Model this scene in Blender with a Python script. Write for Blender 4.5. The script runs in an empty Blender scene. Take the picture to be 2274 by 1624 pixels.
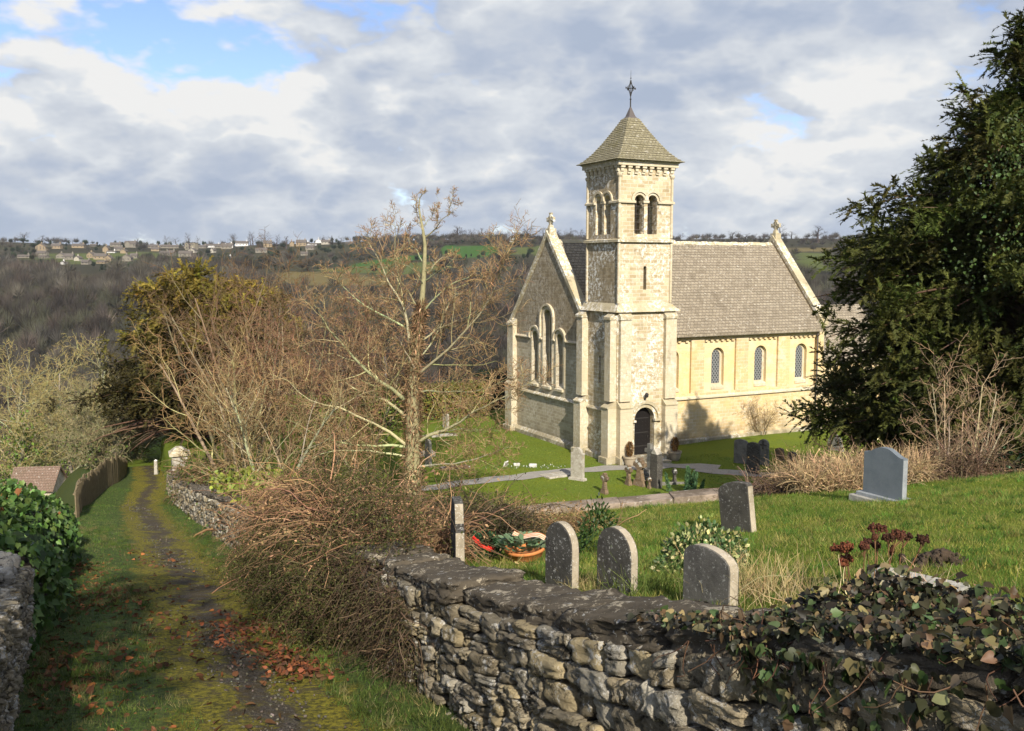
import bpy, bmesh, math, random
import numpy as np
from mathutils import Vector, Matrix
from mathutils.geometry import tessellate_polygon

SC = bpy.context.scene
COL = SC.collection
rad = math.radians
RNG = np.random.default_rng(11)
random.seed(5)

# ------------------------------------------------------------------ camera numbers
F, CX, CY, TH = 2080.6, 1136.5, 812.0, rad(6.0)     # focal length and centre in units of a 2273 wide picture
def ray(u, v):
    x = (u - CX) / F; y = (v - CY) / F
    return (x, math.cos(TH) - y * math.sin(TH), -math.sin(TH) - y * math.cos(TH))
def atY(u, v, Y):
    d = ray(u, v); k = Y / d[1]
    return Vector((d[0] * k, Y, d[2] * k))
def px(n, Y): return n / F * Y

# ------------------------------------------------------------------ terrain
def sm(a, b, x):
    t = np.clip((np.asarray(x, float) - a) / (b - a), 0, 1)
    return t * t * (3 - 2 * t)
def xr(y):
    y = np.asarray(y, float)
    n = 3.5 - .474 * y
    f = -1.35 - .4385 * (np.minimum(y, 58) - 10.24)
    return np.where(y < 10.24, n, f)
def zl(y):
    y = np.asarray(y, float)
    a = -2.46 - .2 * np.minimum(y, 42) - .1 * np.clip(y - 42, 0, 18) - .03 * np.clip(y - 60, 0, 60)
    return a
YE = 20.8
CH_A = rad(62.6)
AX = np.array([math.sin(CH_A), math.cos(CH_A)]); BX = np.array([-math.cos(CH_A), math.sin(CH_A)])
C0 = np.array([5.658, 50.0]); GZ = -10.6
def ch(a, b, z=0.0):
    return Vector((C0[0] + a * AX[0] + b * BX[0], C0[1] + a * AX[1] + b * BX[1], GZ + z))
VY = [60, 80, 110, 150, 220, 280, 330, 400, 450, 520, 600, 700, 850, 1000, 1080, 1180, 1400, 1800, 3200]
VZ = [-19, -22, -30, -40, -52, -56, -52, -36, -24, -15, -8, 0, 10, 22, 28.5, 31, 31, 22, 10]
def fieldnoise(x, y):
    return (np.sin(x / 61 + 1.3) * np.cos(y / 47 + .4) + .6 * np.sin(x / 27 - y / 33) + .4 * np.cos(x / 17 + y / 21 + 2))
def H(x, y):
    x = np.asarray(x, float); y = np.asarray(y, float)
    w = x - xr(y)
    lane = zl(y)
    T = -1.6 + .09 * np.clip(x, -30, 40) - .19 * np.clip(y, -30, YE)
    L = GZ + .0 * x
    drop = L + (T - 1.5 - L) * (1 - sm(0, 13, y - YE))
    right = np.where(y < YE + .1, T, drop)
    wall_t = np.clip((w - .10) / .25, 0, 1)
    lft = lane - 2.2 * sm(4.7, 7.5, -w) * sm(20, 32, y) - 7.5 * sm(0, 24, -w - 4.5)
    near = np.where(w < 0, lft, lane + (right - lane) * wall_t)
    near = near - .16 * np.exp(-((y - YE + .3) / .8) ** 2) * (w > .4) + .035 * np.sin(x * 1.1) * np.cos(y * .9) + .02 * np.sin(x * 2.3 + y * 1.7)
    far = np.interp(y, VY, VZ)
    s = sm(300, 900, y)
    far = far + s * (3.5 * np.sin(x / 190 + .6) + 2.0 * np.sin(x / 83 + y / 120)) - 10 * sm(200, 700, -x - 420) * s * 0 
    t = sm(74, 130, y + .25 * np.clip(-w - 8, 0, 40))
    return near * (1 - t) + far * t
def h(x, y): return float(H(x, y))
def G(u, v, y0=2.0, y1=2500):
    d = ray(u, v); y = y0; st = .25; py = y0
    while y < y1:
        k = y / d[1]
        if d[2] * k < h(d[0] * k, y):
            lo, hi = py, y
            for _ in range(30):
                m = (lo + hi) / 2; k = m / d[1]
                if d[2] * k < h(d[0] * k, m): hi = m
                else: lo = m
            k = hi / d[1]
            return Vector((d[0] * k, hi, d[2] * k))
        py = y; y += max(.25, y * .01)
    return None
def on(x, y, dz=0.0): return Vector((x, y, h(x, y) + dz))
def onY(u, Y, dz=0.0):
    x = (u - CX) / F * Y * 1.0
    # the picture column at ground level (pitch makes a small change)
    z = h(x, Y)
    for _ in range(3):
        fw = Y * math.cos(TH) - z * math.sin(TH); x = (u - CX) / F * fw; z = h(x, Y)
    return Vector((x, Y, z + dz))

# ------------------------------------------------------------------ tagging
def tag(o, label=None, cat=None, group=None, kind=None):
    if label: o['label'] = label
    if cat: o['category'] = cat
    if group: o['group'] = group
    if kind: o['kind'] = kind
    return o
def thing(name, loc, label, cat, rz=0.0, group=None):
    o = bpy.data.objects.new(name, None); COL.objects.link(o)
    o.location = loc; o.rotation_euler = (0, 0, rz); o.empty_display_size = .2
    return tag(o, label, cat, group)
def copy_tree(o, parent=None):
    c = o.copy(); COL.objects.link(c)
    if parent: c.parent = parent
    for k in list(o.children): copy_tree(k, c)
    return c
ORD = ('first second third fourth fifth sixth seventh eighth ninth tenth eleventh twelfth thirteenth fourteenth fifteenth sixteenth '
       'seventeenth eighteenth nineteenth twentieth').split()
def nth(i):
    if i < 20: return ORD[i]
    tens = {2: 'twenty', 3: 'thirty', 4: 'forty', 5: 'fifty', 6: 'sixty'}
    n = i + 1
    if n % 10 == 0: return {30: 'thirtieth', 40: 'fortieth', 50: 'fiftieth', 60: 'sixtieth'}[n]
    return tens[n // 10] + '-' + ORD[n % 10 - 1]

# ------------------------------------------------------------------ mesh builders
def link_mesh(name, me, mat, parent=None, loc=None):
    for m in (mat if isinstance(mat, (list, tuple)) else [mat]): me.materials.append(m)
    o = bpy.data.objects.new(name, me); COL.objects.link(o)
    if parent: o.parent = parent
    if loc is not None: o.location = loc
    return o
def np_mesh(name, V, Fa, mat, parent=None, loc=None, col=None, smooth=False):
    """V (n,3); Fa an (m,k) index array or a list of such arrays; col (n,3) optional."""
    V = np.asarray(V, np.float32)
    if not isinstance(Fa, list): Fa = [Fa]
    Fa = [np.asarray(f, np.int32) for f in Fa if len(f)]
    me = bpy.data.meshes.new(name)
    me.vertices.add(len(V)); me.vertices.foreach_set('co', V.ravel())
    idx = np.concatenate([f.ravel() for f in Fa])
    cnt = np.concatenate([np.full(len(f), f.shape[1], np.int32) for f in Fa])
    st = np.concatenate([[0], np.cumsum(cnt)[:-1]]).astype(np.int32)
    me.loops.add(len(idx)); me.loops.foreach_set('vertex_index', idx)
    me.polygons.add(len(cnt)); me.polygons.foreach_set('loop_start', st)
    if smooth: me.polygons.foreach_set('use_smooth', np.ones(len(cnt), bool))
    if col is not None:
        c = np.ones((len(V), 4), np.float32); c[:, :3] = col
        at = me.attributes.new('Col', 'FLOAT_COLOR', 'POINT'); at.data.foreach_set('color', c.ravel())
    me.update(calc_edges=True)
    return link_mesh(name, me, mat, parent, loc)
class MB:
    def __init__(s): s.v = []; s.f = []; s.m = []
    def add(s, vs, fs, mi=0):
        n = len(s.v); s.v += [tuple(p) for p in vs]
        for f in fs: s.f.append(tuple(n + i for i in f)); s.m.append(mi)
    def box(s, x0, x1, y0, y1, z0, z1, mi=0, top=None):
        """top=(x0,x1,y0,y1) makes a frustum."""
        t = top or (x0, x1, y0, y1)
        s.add([(x0,y0,z0),(x1,y0,z0),(x1,y1,z0),(x0,y1,z0),(t[0],t[2],z1),(t[1],t[2],z1),(t[1],t[3],z1),(t[0],t[3],z1)],
              [(0,3,2,1),(4,5,6,7),(0,1,5,4),(1,2,6,5),(2,3,7,6),(3,0,4,7)], mi)
    def prism(s, pts, fn, d0, d1, mi=0, holes=(), back=True):
        """outline (and holes) in a plane: fn(u,v,d)->xyz; front at d0, back at d1"""
        polys = [list(pts)] + [list(q) for q in holes]
        flat = [p for q in polys for p in q]
        tris = tessellate_polygon([[Vector((p[0], p[1], 0)) for p in q] for q in polys])
        n = len(flat)
        A = [fn(p[0], p[1], d0) for p in flat]; B = [fn(p[0], p[1], d1) for p in flat]
        ti = [tuple(t) for t in tris]
        fs = ti + ([tuple(n + i for i in reversed(t)) for t in ti] if back else [])
        o = 0
        for q in polys:
            k = len(q)
            for i in range(k):
                j = (i + 1) % k
                fs.append((o + i, n + o + i, n + o + j, o + j))
            o += k
        s.add(A + B, fs, mi)
    def tube(s, pts, rs, sides=8, mi=0, cap=True):
        pts = [Vector(p) for p in pts]
        if not isinstance(rs, (list, tuple)): rs = [rs] * len(pts)
        vs = []; fs = []
        for i, p in enumerate(pts):
            t = (pts[min(i + 1, len(pts) - 1)] - pts[max(i - 1, 0)]).normalized()
            r = Vector((0, 0, 1)) if abs(t.z) < .9 else Vector((1, 0, 0))
            e = t.cross(r).normalized(); g = t.cross(e)
            for k in range(sides):
                a = 2 * math.pi * k / sides
                vs.append(p + (e * math.cos(a) + g * math.sin(a)) * rs[i])
        for i in range(len(pts) - 1):
            for k in range(sides):
                k2 = (k + 1) % sides
                fs.append((i*sides+k, i*sides+k2, (i+1)*sides+k2, (i+1)*sides+k))
        if cap:
            fs.append(tuple(reversed(range(sides)))); fs.append(tuple((len(pts)-1)*sides + k for k in range(sides)))
        s.add(vs, fs, mi)
    def lathe(s, prof, c=(0,0,0), sides=20, mi=0):
        vs = []; fs = []; n = len(prof)
        for r, z in prof:
            for k in range(sides):
                a = 2*math.pi*k/sides; vs.append((c[0]+r*math.cos(a), c[1]+r*math.sin(a), c[2]+z))
        for i in range(n-1):
            for k in range(sides):
                k2=(k+1)%sides; fs.append((i*sides+k,i*sides+k2,(i+1)*sides+k2,(i+1)*sides+k))
        s.add(vs, fs, mi)
    def build(s, name, mat, parent=None, loc=None, bevel=0, smooth=False, recalc=True, sub=0, jit=0):
        me = bpy.data.meshes.new(name)
        me.from_pydata(s.v, [], s.f)
        me.polygons.foreach_set('material_index', np.array(s.m, np.int32))
        bm = bmesh.new(); bm.from_mesh(me)
        if recalc: bmesh.ops.recalc_face_normals(bm, faces=bm.faces)
        if bevel:
            bmesh.ops.remove_doubles(bm, verts=bm.verts, dist=1e-5)
            es = [e for e in bm.edges if len(e.link_faces) == 2 and e.calc_face_angle(0) > .5]
            bmesh.ops.bevel(bm, geom=es, offset=bevel, segments=2, affect='EDGES', profile=.5, clamp_overlap=True)
        if jit:
            for v in bm.verts: v.co += Vector((random.gauss(0,jit),random.gauss(0,jit),random.gauss(0,jit)))
        if smooth:
            for f in bm.faces: f.smooth = True
        bm.to_mesh(me); bm.free(); me.update()
        return link_mesh(name, me, mat, parent, loc)

def vnorm(a): return a / np.maximum(np.linalg.norm(a, axis=-1, keepdims=True), 1e-9)
# leaf templates: (verts kx3, tris)
BLADE = (np.array([[-.5,0,0],[.5,0,0],[0,1,.0]]), np.array([[0,1,2]]))
DIAM = (np.array([[0,0,0],[.5,.45,.04],[0,1,0],[-.5,.45,.04]]), np.array([[0,1,2],[0,2,3]]))
OVAL = (np.array([[0,0,0],[.36,.25,.06],[.42,.6,.08],[0,1,0],[-.42,.6,.08],[-.36,.25,.06],[0,.5,-.02]]),
        np.array([[0,1,6],[1,2,6],[2,3,6],[3,4,6],[4,5,6],[5,0,6]]))
_h = [(0,.05),(.18,-.05),(.36,-.02),(.49,.12),(.50,.30),(.42,.50),(.26,.74),(0,1.0),(-.26,.74),(-.42,.50),(-.50,.30),(-.49,.12),(-.36,-.02),(-.18,-.05)]
HEART = (np.array([[x, y, .36*abs(x)**1.3 - .30*max(y-.4,0)**1.4] for x, y in _h] + [[0,.38,-.03]]), np.array([[i,(i+1)%14,14] for i in range(14)]))
_iv = [(0,.06),(.26,-.05),(.46,.12),(.42,.30),(.52,.50),(.28,.64),(.0,1.0),(-.28,.64),(-.52,.50),(-.42,.30),(-.46,.12),(-.26,-.05)]
IVY = (np.array([[x, y, .30*abs(x) - .22*max(y-.45,0)] for x, y in _iv] + [[0,.35,-.03]]),
       np.array([[i,(i+1)%12,12] for i in range(12)]))
def leaf_arrays(P, D, N, S, tmpl, C, asp=.5):
    """P positions, D leaf axis, N approx normal, S length, C colours per leaf -> V,F,C"""
    T, Fi = tmpl
    D = vnorm(D); B = vnorm(np.cross(D, N)); N = np.cross(B, D)
    S = np.broadcast_to(np.asarray(S, float), (len(P),))[:, None, None]
    V = P[:, None, :] + S * (T[None, :, 0:1] * asp * B[:, None, :] + T[None, :, 1:2] * D[:, None, :] + T[None, :, 2:3] * N[:, None, :])
    k = len(T)
    Fa = (Fi[None] + (np.arange(len(P)) * k)[:, None, None]).reshape(-1, 3)
    return V.reshape(-1, 3), Fa, np.repeat(C, k, axis=0)
def join_arrays(L):
    V = []; Fa = {}; C = []; n = 0
    for v, f, c in L:
        V.append(v); C.append(c)
        for ff in (f if isinstance(f, list) else [f]):
            if len(ff): Fa.setdefault(ff.shape[1], []).append(ff + n)
        n += len(v)
    return np.concatenate(V), [np.concatenate(x) for x in Fa.values()], np.concatenate(C)
def rdir(n, rng=RNG): return vnorm(rng.normal(size=(n, 3)))
def tint(base, n, j=.15, rng=RNG, hue=.06):
    b = np.asarray(base, float)
    k = np.exp(rng.normal(0, j, (n, 1))); q = np.exp(rng.normal(0, hue, (n, 3)))
    return np.clip(b * k * q, 0, 1)
def tube_arrays(polys, sides, colf):
    """polys: list of (pts (k,3), radii (k,)); batched by k. colf(n)-> colours"""
    by = {}
    for p, r in polys: by.setdefault(len(p), []).append((p, r))
    out = []
    for k, L in by.items():
        P = np.array([a for a, _ in L]); Rr = np.array([b for _, b in L])
        t = np.empty_like(P); t[:, 1:-1] = P[:, 2:] - P[:, :-2]; t[:, 0] = P[:, 1] - P[:, 0]; t[:, -1] = P[:, -1] - P[:, -2]
        t = vnorm(t)
        ref = np.where(np.abs(t[:, :1, 2:3]) > .8, np.array([1., .1, 0]), np.array([.05, .1, 1.]))
        e = vnorm(np.cross(t, np.broadcast_to(ref, t.shape))); g = np.cross(t, e)
        an = 2 * math.pi * np.arange(sides) / sides
        V = P[:, :, None, :] + Rr[:, :, None, None] * (np.cos(an)[None, None, :, None] * e[:, :, None, :] + np.sin(an)[None, None, :, None] * g[:, :, None, :])
        n = len(L); base = (np.arange(n) * k * sides)[:, None, None]
        i = np.arange(k - 1)[None, :, None] * sides; j = np.arange(sides)[None, None, :]; j2 = (j + 1) % sides
        q = np.stack([base + i + j, base + i + j2, base + i + sides + j2, base + i + sides + j], -1).reshape(-1, 4)
        out.append((V.reshape(-1, 3), q, np.repeat(colf(n), k * sides, axis=0)))
    return out
# ------------------------------------------------------------------ materials
class NT:
    def __init__(s, name, rough=.9, spec=.2):
        s.m = bpy.data.materials.new(name); s.m.use_nodes = True
        s.t = s.m.node_tree; s.t.nodes.clear()
        s.out = s.n('ShaderNodeOutputMaterial'); s.b = s.n('ShaderNodeBsdfPrincipled')
        s.b.inputs['Roughness'].default_value = rough; s.b.inputs['Specular IOR Level'].default_value = spec
        s.l(s.b.outputs[0], s.out.inputs[0]); s._tc = None
    def n(s, t): return s.t.nodes.new(t)
    def l(s, a, b): s.t.links.new(a, b)
    def put(s, sock, val):
        if isinstance(val, bpy.types.NodeSocket): s.l(val, sock)
        elif isinstance(val, (tuple, list)) and sock.type == 'RGBA': sock.default_value = (*val, 1) if len(val) == 3 else val
        else: sock.default_value = val
    def tc(s, k='Object'):
        if s._tc is None: s._tc = s.n('ShaderNodeTexCoord')
        return s._tc.outputs[k]
    def pos(s): return s.n('ShaderNodeNewGeometry').outputs['Position']
    def math(s, op, a, b=0.0, c=0.0):
        x = s.n('ShaderNodeMath'); x.operation = op; s.put(x.inputs[0], a); s.put(x.inputs[1], b); s.put(x.inputs[2], c); return x.outputs[0]
    def sep(s, v): x = s.n('ShaderNodeSeparateXYZ'); s.l(v, x.inputs[0]); return x.outputs
    def comb(s, x, y, z=0.0):
        c = s.n('ShaderNodeCombineXYZ'); s.put(c.inputs[0], x); s.put(c.inputs[1], y); s.put(c.inputs[2], z); return c.outputs[0]
    def scl(s, v, k):
        x = s.n('ShaderNodeMapping'); s.l(v, x.inputs[0]); x.inputs['Scale'].default_value = k if isinstance(k, (tuple, list)) else (k, k, k); return x.outputs[0]
    def noise(s, v, scale, det=4, rough=.6, dist=0.0, col=False):
        x = s.n('ShaderNodeTexNoise'); s.l(v, x.inputs['Vector']); x.inputs['Scale'].default_value = scale
        x.inputs['Detail'].default_value = det; x.inputs['Roughness'].default_value = rough; x.inputs['Distortion'].default_value = dist
        return x.outputs['Color' if col else 'Fac']
    def vor(s, v, scale, feat='F1', out='Distance'):
        x = s.n('ShaderNodeTexVoronoi'); x.feature = feat; s.l(v, x.inputs['Vector']); x.inputs['Scale'].default_value = scale; return x.outputs[out]
    def step(s, v, a, b):
        x = s.n('ShaderNodeMapRange'); x.interpolation_type = 'SMOOTHSTEP'; s.put(x.inputs[0], v); x.inputs[1].default_value = a; x.inputs[2].default_value = b
        return x.outputs[0]
    def mix(s, f, a, b, mode='MIX'):
        x = s.n('ShaderNodeMix'); x.data_type = 'RGBA'; x.blend_type = mode; s.put(x.inputs[0], f); s.put(x.inputs[6], a); s.put(x.inputs[7], b); return x.outputs[2]
    def ramp(s, f, stops):
        x = s.n('ShaderNodeValToRGB'); s.put(x.inputs[0], f); e = x.color_ramp.elements
        while len(e) < len(stops): e.new(.5)
        for k, (p, c) in zip(e, stops): k.position = p; k.color = (*c, 1)
        return x.outputs[0]
    def attr(s, name='Col'):
        x = s.n('ShaderNodeAttribute'); x.attribute_name = name; return x.outputs['Color']
    def rnd(s): return s.n('ShaderNodeObjectInfo').outputs['Random']
    def bump(s, hgt, st, dist=.02, prev=None):
        x = s.n('ShaderNodeBump'); x.inputs['Strength'].default_value = st; x.inputs['Distance'].default_value = dist
        s.l(hgt, x.inputs['Height'])
        if prev: s.l(prev, x.inputs['Normal'])
        s.l(x.outputs[0], s.b.inputs['Normal']); return x.outputs[0]
    def done(s, col): s.put(s.b.inputs['Base Color'], col); return s.m
def walluv(k):
    """u along a vertical wall, v up, for church parts built in one frame"""
    o = k.sep(k.tc('Object')); nn = k.sep(k.tc('Normal'))
    side = k.math('GREATER_THAN', k.math('ABSOLUTE', nn[0]), k.math('ABSOLUTE', nn[1]))
    u = k.math('ADD', k.math('MULTIPLY', o[1], side), k.math('MULTIPLY', o[0], k.math('SUBTRACT', 1.0, side)))
    return u, o[2], nn
def ashlar(name, c1, c2, mort, white=.5, dark=.5, west=0.0, bw=.46, rh=.20, yel=.3, golden=None):
    k = NT(name, .92, .15); u, v, nn = walluv(k)
    P = k.tc('Object')
    wob = k.math('MULTIPLY', k.math('SUBTRACT', k.noise(P, 3.0, 2), .5), .02)
    uv = k.comb(k.math('ADD', u, wob), k.math('ADD', v, wob))
    br = k.n('ShaderNodeTexBrick'); k.l(uv, br.inputs['Vector'])
    for nm, val in (('Color1', c1), ('Color2', c2), ('Mortar', mort)): k.put(br.inputs[nm], val)
    br.inputs['Scale'].default_value = 1; br.inputs['Brick Width'].default_value = bw; br.inputs['Row Height'].default_value = rh
    br.inputs['Mortar Size'].default_value = .02; br.inputs['Mortar Smooth'].default_value = .35; br.inputs['Bias'].default_value = -.1
    col = br.outputs['Color']
    col = k.mix(.38, col, k.mix(k.noise(P, 3.0, 6, .72), tuple(x * .62 for x in c1), tuple(min(1, x * 1.3) for x in c2)))
    big = k.noise(k.scl(P, (1, 1, .55)), .9, 6, .7)
    col = k.mix(k.math('MULTIPLY', k.step(big, .52, .72), dark), col, (.10, .085, .06))
    if golden: col = k.mix(k.math('MULTIPLY', k.step(k.noise(P, .8, 3), .4, .65), .75), col, golden)
    if west:   # the weather side: dark lichen all over, pale specks in it
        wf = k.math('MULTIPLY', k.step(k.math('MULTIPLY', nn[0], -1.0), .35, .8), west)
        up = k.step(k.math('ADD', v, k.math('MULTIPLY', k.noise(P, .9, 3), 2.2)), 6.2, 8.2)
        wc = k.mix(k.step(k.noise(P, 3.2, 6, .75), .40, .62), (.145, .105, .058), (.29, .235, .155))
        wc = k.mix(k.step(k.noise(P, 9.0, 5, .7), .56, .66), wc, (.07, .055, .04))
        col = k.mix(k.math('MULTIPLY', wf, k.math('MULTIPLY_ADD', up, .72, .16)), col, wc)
    wh = k.noise(P, 5.0, 8, .80)
    wh = k.math('MULTIPLY', k.step(wh, .50, .56), k.step(k.noise(P, .5, 3), .40, .56))
    dk = k.math('MULTIPLY', k.step(k.noise(P, 6.5, 7, .78), .55, .64), dark)
    col = k.mix(k.math('MULTIPLY', dk, .55), col, (.17, .13, .08))
    col = k.mix(k.math('MULTIPLY', wh, white), col, (.80, .78, .72))
    ys = k.step(k.noise(P, 4.5, 5, .7), .60, .68)
    col = k.mix(k.math('MULTIPLY', ys, yel), col, (.42, .28, .07))
    rise = k.math('SUBTRACT', 1.0, k.step(v, .0, 1.3))
    col = k.mix(k.math('MULTIPLY', k.math('MULTIPLY', rise, k.step(k.noise(P, 1.3, 5), .35, .6)), .6), col, (.13, .11, .07))
    hb = k.math('ADD', k.math('MULTIPLY', br.outputs['Fac'], -.6), k.math('MULTIPLY', k.noise(P, 14, 4, .7), .8))
    k.bump(hb, .55, .02)
    return k.done(col)
def roof_tiles(name, c1, c2, moss, rh=.16, bw=.26, dirt=.4):
    k = NT(name, .9, .2); o = k.sep(k.tc('Object')); nn = k.sep(k.tc('Normal')); P = k.tc('Object')
    side = k.math('GREATER_THAN', k.math('ABSOLUTE', nn[0]), k.math('ABSOLUTE', nn[1]))
    u = k.math('ADD', k.math('MULTIPLY', o[1], side), k.math('MULTIPLY', o[0], k.math('SUBTRACT', 1.0, side)))
    uv = k.comb(u, o[2])
    br = k.n('ShaderNodeTexBrick'); k.l(uv, br.inputs['Vector'])
    k.put(br.inputs['Color1'], c1); k.put(br.inputs['Color2'], c2); k.put(br.inputs['Mortar'], tuple(x * .3 for x in c1))
    br.inputs['Scale'].default_value = 1; br.inputs['Brick Width'].default_value = bw; br.inputs['Row Height'].default_value = rh
    br.inputs['Mortar Size'].default_value = .02; br.inputs['Mortar Smooth'].default_value = .3
    col = k.mix(.35, br.outputs['Color'], k.mix(k.noise(P, 6, 5, .7), tuple(x * .6 for x in c1), tuple(x * 1.35 for x in c2)))
    col = k.mix(k.math('MULTIPLY', k.step(k.noise(P, .9, 5, .65), .5, .72), dirt), col, moss)
    sp = k.math('MULTIPLY', k.step(k.noise(k.scl(P, (1, 1, 1.4)), 5.5, 5, .75), .59, .65), .75)
    col = k.mix(sp, col, (.55, .52, .45))
    saw = k.math('FRACT', k.math('DIVIDE', o[2], rh))
    k.bump(k.math('ADD', k.math('MULTIPLY', saw, -1.0), k.math('MULTIPLY', k.noise(P, 12, 3), .7)), .8, .03)
    return k.done(col)
def speckled(name, base, dark, pale, amt=.5, scale=14, rough=.9, bumpst=.4, big=.5, yel=0.0):
    k = NT(name, rough, .2); P = k.tc('Object')
    col = k.mix(k.step(k.noise(P, 2.6, 6, .7), .38, .64), base, dark)
    col = k.mix(k.math('MULTIPLY', k.step(k.noise(P, scale, 5, .72), .57, .66), amt), col, pale)
    col = k.mix(k.math('MULTIPLY', k.step(k.noise(P, scale * .25, 5, .72), .60, .68), big), col, pale)
    if yel: col = k.mix(k.math('MULTIPLY', k.step(k.noise(P, scale * .4, 4, .7), .6, .66), yel), col, (.40, .26, .05))
    k.bump(k.noise(P, scale * 1.6, 5, .75), bumpst, .02)
    return k.done(col)
def vcol(name, rough=.8, spec=.25, nz=.0, scale=9.0, trans=0.0, bumpst=0):
    k = NT(name, rough, spec); c = k.attr()
    if nz: c = k.mix(1.0, c, k.mix(k.noise(k.tc('Object'), scale, 4, .65), (1 - nz,) * 3, (1 + nz,) * 3), 'MULTIPLY')
    if bumpst: k.bump(k.noise(k.tc('Object'), scale, 5, .7), bumpst, .03)
    m = k.done(c)
    if trans:
        tr = k.n('ShaderNodeBsdfTranslucent'); k.put(tr.inputs[0], c)
        mx = k.n('ShaderNodeMixShader'); mx.inputs[0].default_value = trans
        k.l(k.b.outputs[0], mx.inputs[1]); k.l(tr.outputs[0], mx.inputs[2]); k.l(mx.outputs[0], k.out.inputs[0])
    return m
def plain(name, col, rough=.7, spec=.3, metal=0.0, nz=.15, scale=20):
    k = NT(name, rough, spec); k.b.inputs['Metallic'].default_value = metal
    c = k.mix(k.noise(k.tc('Object'), scale, 4, .65), tuple(x * (1 - nz) for x in col), tuple(min(1, x * (1 + nz)) for x in col))
    return k.done(c)

M = {}
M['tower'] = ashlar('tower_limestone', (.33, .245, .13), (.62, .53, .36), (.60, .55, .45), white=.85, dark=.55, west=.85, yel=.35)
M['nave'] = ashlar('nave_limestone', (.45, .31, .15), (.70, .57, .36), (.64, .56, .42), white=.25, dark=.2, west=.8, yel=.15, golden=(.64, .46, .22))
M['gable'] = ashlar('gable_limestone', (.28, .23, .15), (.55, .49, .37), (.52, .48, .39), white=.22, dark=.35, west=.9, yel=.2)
M['dress'] = ashlar('dressed_limestone', (.52, .44, .30), (.57, .50, .36), (.53, .46, .33), white=.35, dark=.5, west=.5, bw=.8, rh=.35, yel=.3)
M['ledge'] = ashlar('lichened_ledge_stone', (.40, .34, .22), (.46, .40, .27), (.4, .35, .25), white=.8, dark=.7, west=.2, bw=.9, rh=.4, yel=.75)
M['panel'] = ashlar('golden_panel_stone', (.64, .49, .27), (.74, .61, .39), (.68, .56, .36), white=.15, dark=.1, west=0, bw=.7, rh=.3, yel=.1, golden=(.68, .50, .24))
M['slate'] = roof_tiles('stone_slates', (.20, .165, .12), (.33, .28, .21), (.13, .105, .075), rh=.17, bw=.27, dirt=.45)
M['pyramid'] = roof_tiles('mossy_tower_slates', (.205, .18, .115), (.29, .26, .17), (.15, .135, .055), rh=.15, bw=.24, dirt=.6)
k = NT('leaded_glass', .25, .5)
u_, v_, nn_ = walluv(k)
A = k.math('FRACT', k.math('MULTIPLY', k.math('ADD', u_, k.math('MULTIPLY', v_, .8)), 4.6)); B_ = k.math('FRACT', k.math('MULTIPLY', k.math('SUBTRACT', u_, k.math('MULTIPLY', v_, .8)), 4.6))
ln = k.math('MAXIMUM', k.math('GREATER_THAN', k.math('ABSOLUTE', k.math('SUBTRACT', A, .5)), .27), k.math('GREATER_THAN', k.math('ABSOLUTE', k.math('SUBTRACT', B_, .5)), .27))
M['lattice'] = k.done(k.mix(ln, (.02, .022, .028), (.19, .195, .20)))
M['glass'] = plain('dark_church_glass', (.018, .018, .02), .3, .5)
k = NT('studded_oak_door', .6, .3); u_, v_, nn_ = walluv(k)
pl = k.math('GREATER_THAN', k.math('FRACT', k.math('MULTIPLY', u_, 6.0)), .92)
M['door'] = k.done(k.mix(pl, k.mix(k.noise(k.scl(k.tc('Object'), (9, 9, 1)), 3, 4), (.005, .004, .004), (.012, .009, .008)), (.004, .004, .004)))
M['iron'] = plain('wrought_iron', (.025, .022, .02), .6, .4)
M['lead'] = plain('lead_sheet', (.10, .085, .08), .6, .4)
M['pot'] = plain('stone_planter', (.34, .28, .20), .9, .2, nz=.3)
M['terra'] = plain('terracotta', (.52, .19, .06), .75, .3, nz=.25, scale=12)
M['grave_dark'] = speckled('dark_weathered_headstone', (.085, .078, .066), (.05, .045, .04), (.36, .35, .32), .7, 22, big=.16)
M['grave_pale'] = speckled('white_lichened_headstone', (.42, .39, .33), (.28, .25, .20), (.66, .64, .58), .7, 9, big=.6, yel=.4)
M['grave_brown'] = speckled('brown_lichened_headstone', (.21, .15, .095), (.12, .085, .055), (.60, .58, .52), .35, 9, big=.85, yel=.3)
M['grave_grey'] = speckled('grey_sandstone_headstone', (.20, .19, .17), (.12, .115, .10), (.36, .35, .32), .4, 16, big=.25)
M['grave_tip'] = speckled('near_headstone_stone', (.075, .07, .06), (.042, .038, .034), (.42, .41, .38), .95, 30, big=.16, bumpst=.6)
M['grave_low'] = speckled('streaked_grey_headstone', (.135, .125, .11), (.075, .07, .062), (.38, .37, .34), .8, 30, big=.2, bumpst=.5)
M['grave_edge'] = speckled('pale_lichened_edge', (.42, .36, .27), (.25, .21, .15), (.62, .60, .54), .6, 40, big=.5)
M['white_lichen'] = speckled('white_lichen_cap', (.62, .61, .57), (.42, .41, .38), (.8, .8, .77), .7, 20)
M['granite'] = speckled('blue_grey_granite', (.155, .175, .195), (.125, .145, .165), (.27, .295, .32), .6, 120, .55, .08, big=0)
M['granite_edge'] = speckled('rough_pale_granite', (.27, .285, .30), (.20, .215, .23), (.42, .44, .455), .7, 60, .7, .3, big=.1)
M['leaf'] = vcol('broad_leaves', .5, .3, trans=.22)
M['needle'] = vcol('yew_needles', .7, .15, trans=.12)
M['twig'] = vcol('bare_twigs', .9, .1)
M['bark'] = vcol('lichened_bark', .95, .1, nz=.55, scale=7, bumpst=.6)
M['blade'] = vcol('grass_blades', .7, .15, trans=.3)
M['pebble'] = vcol('track_pebbles', .9, .1)
M['dry'] = vcol('dry_stems', .9, .1, trans=.15)
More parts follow.
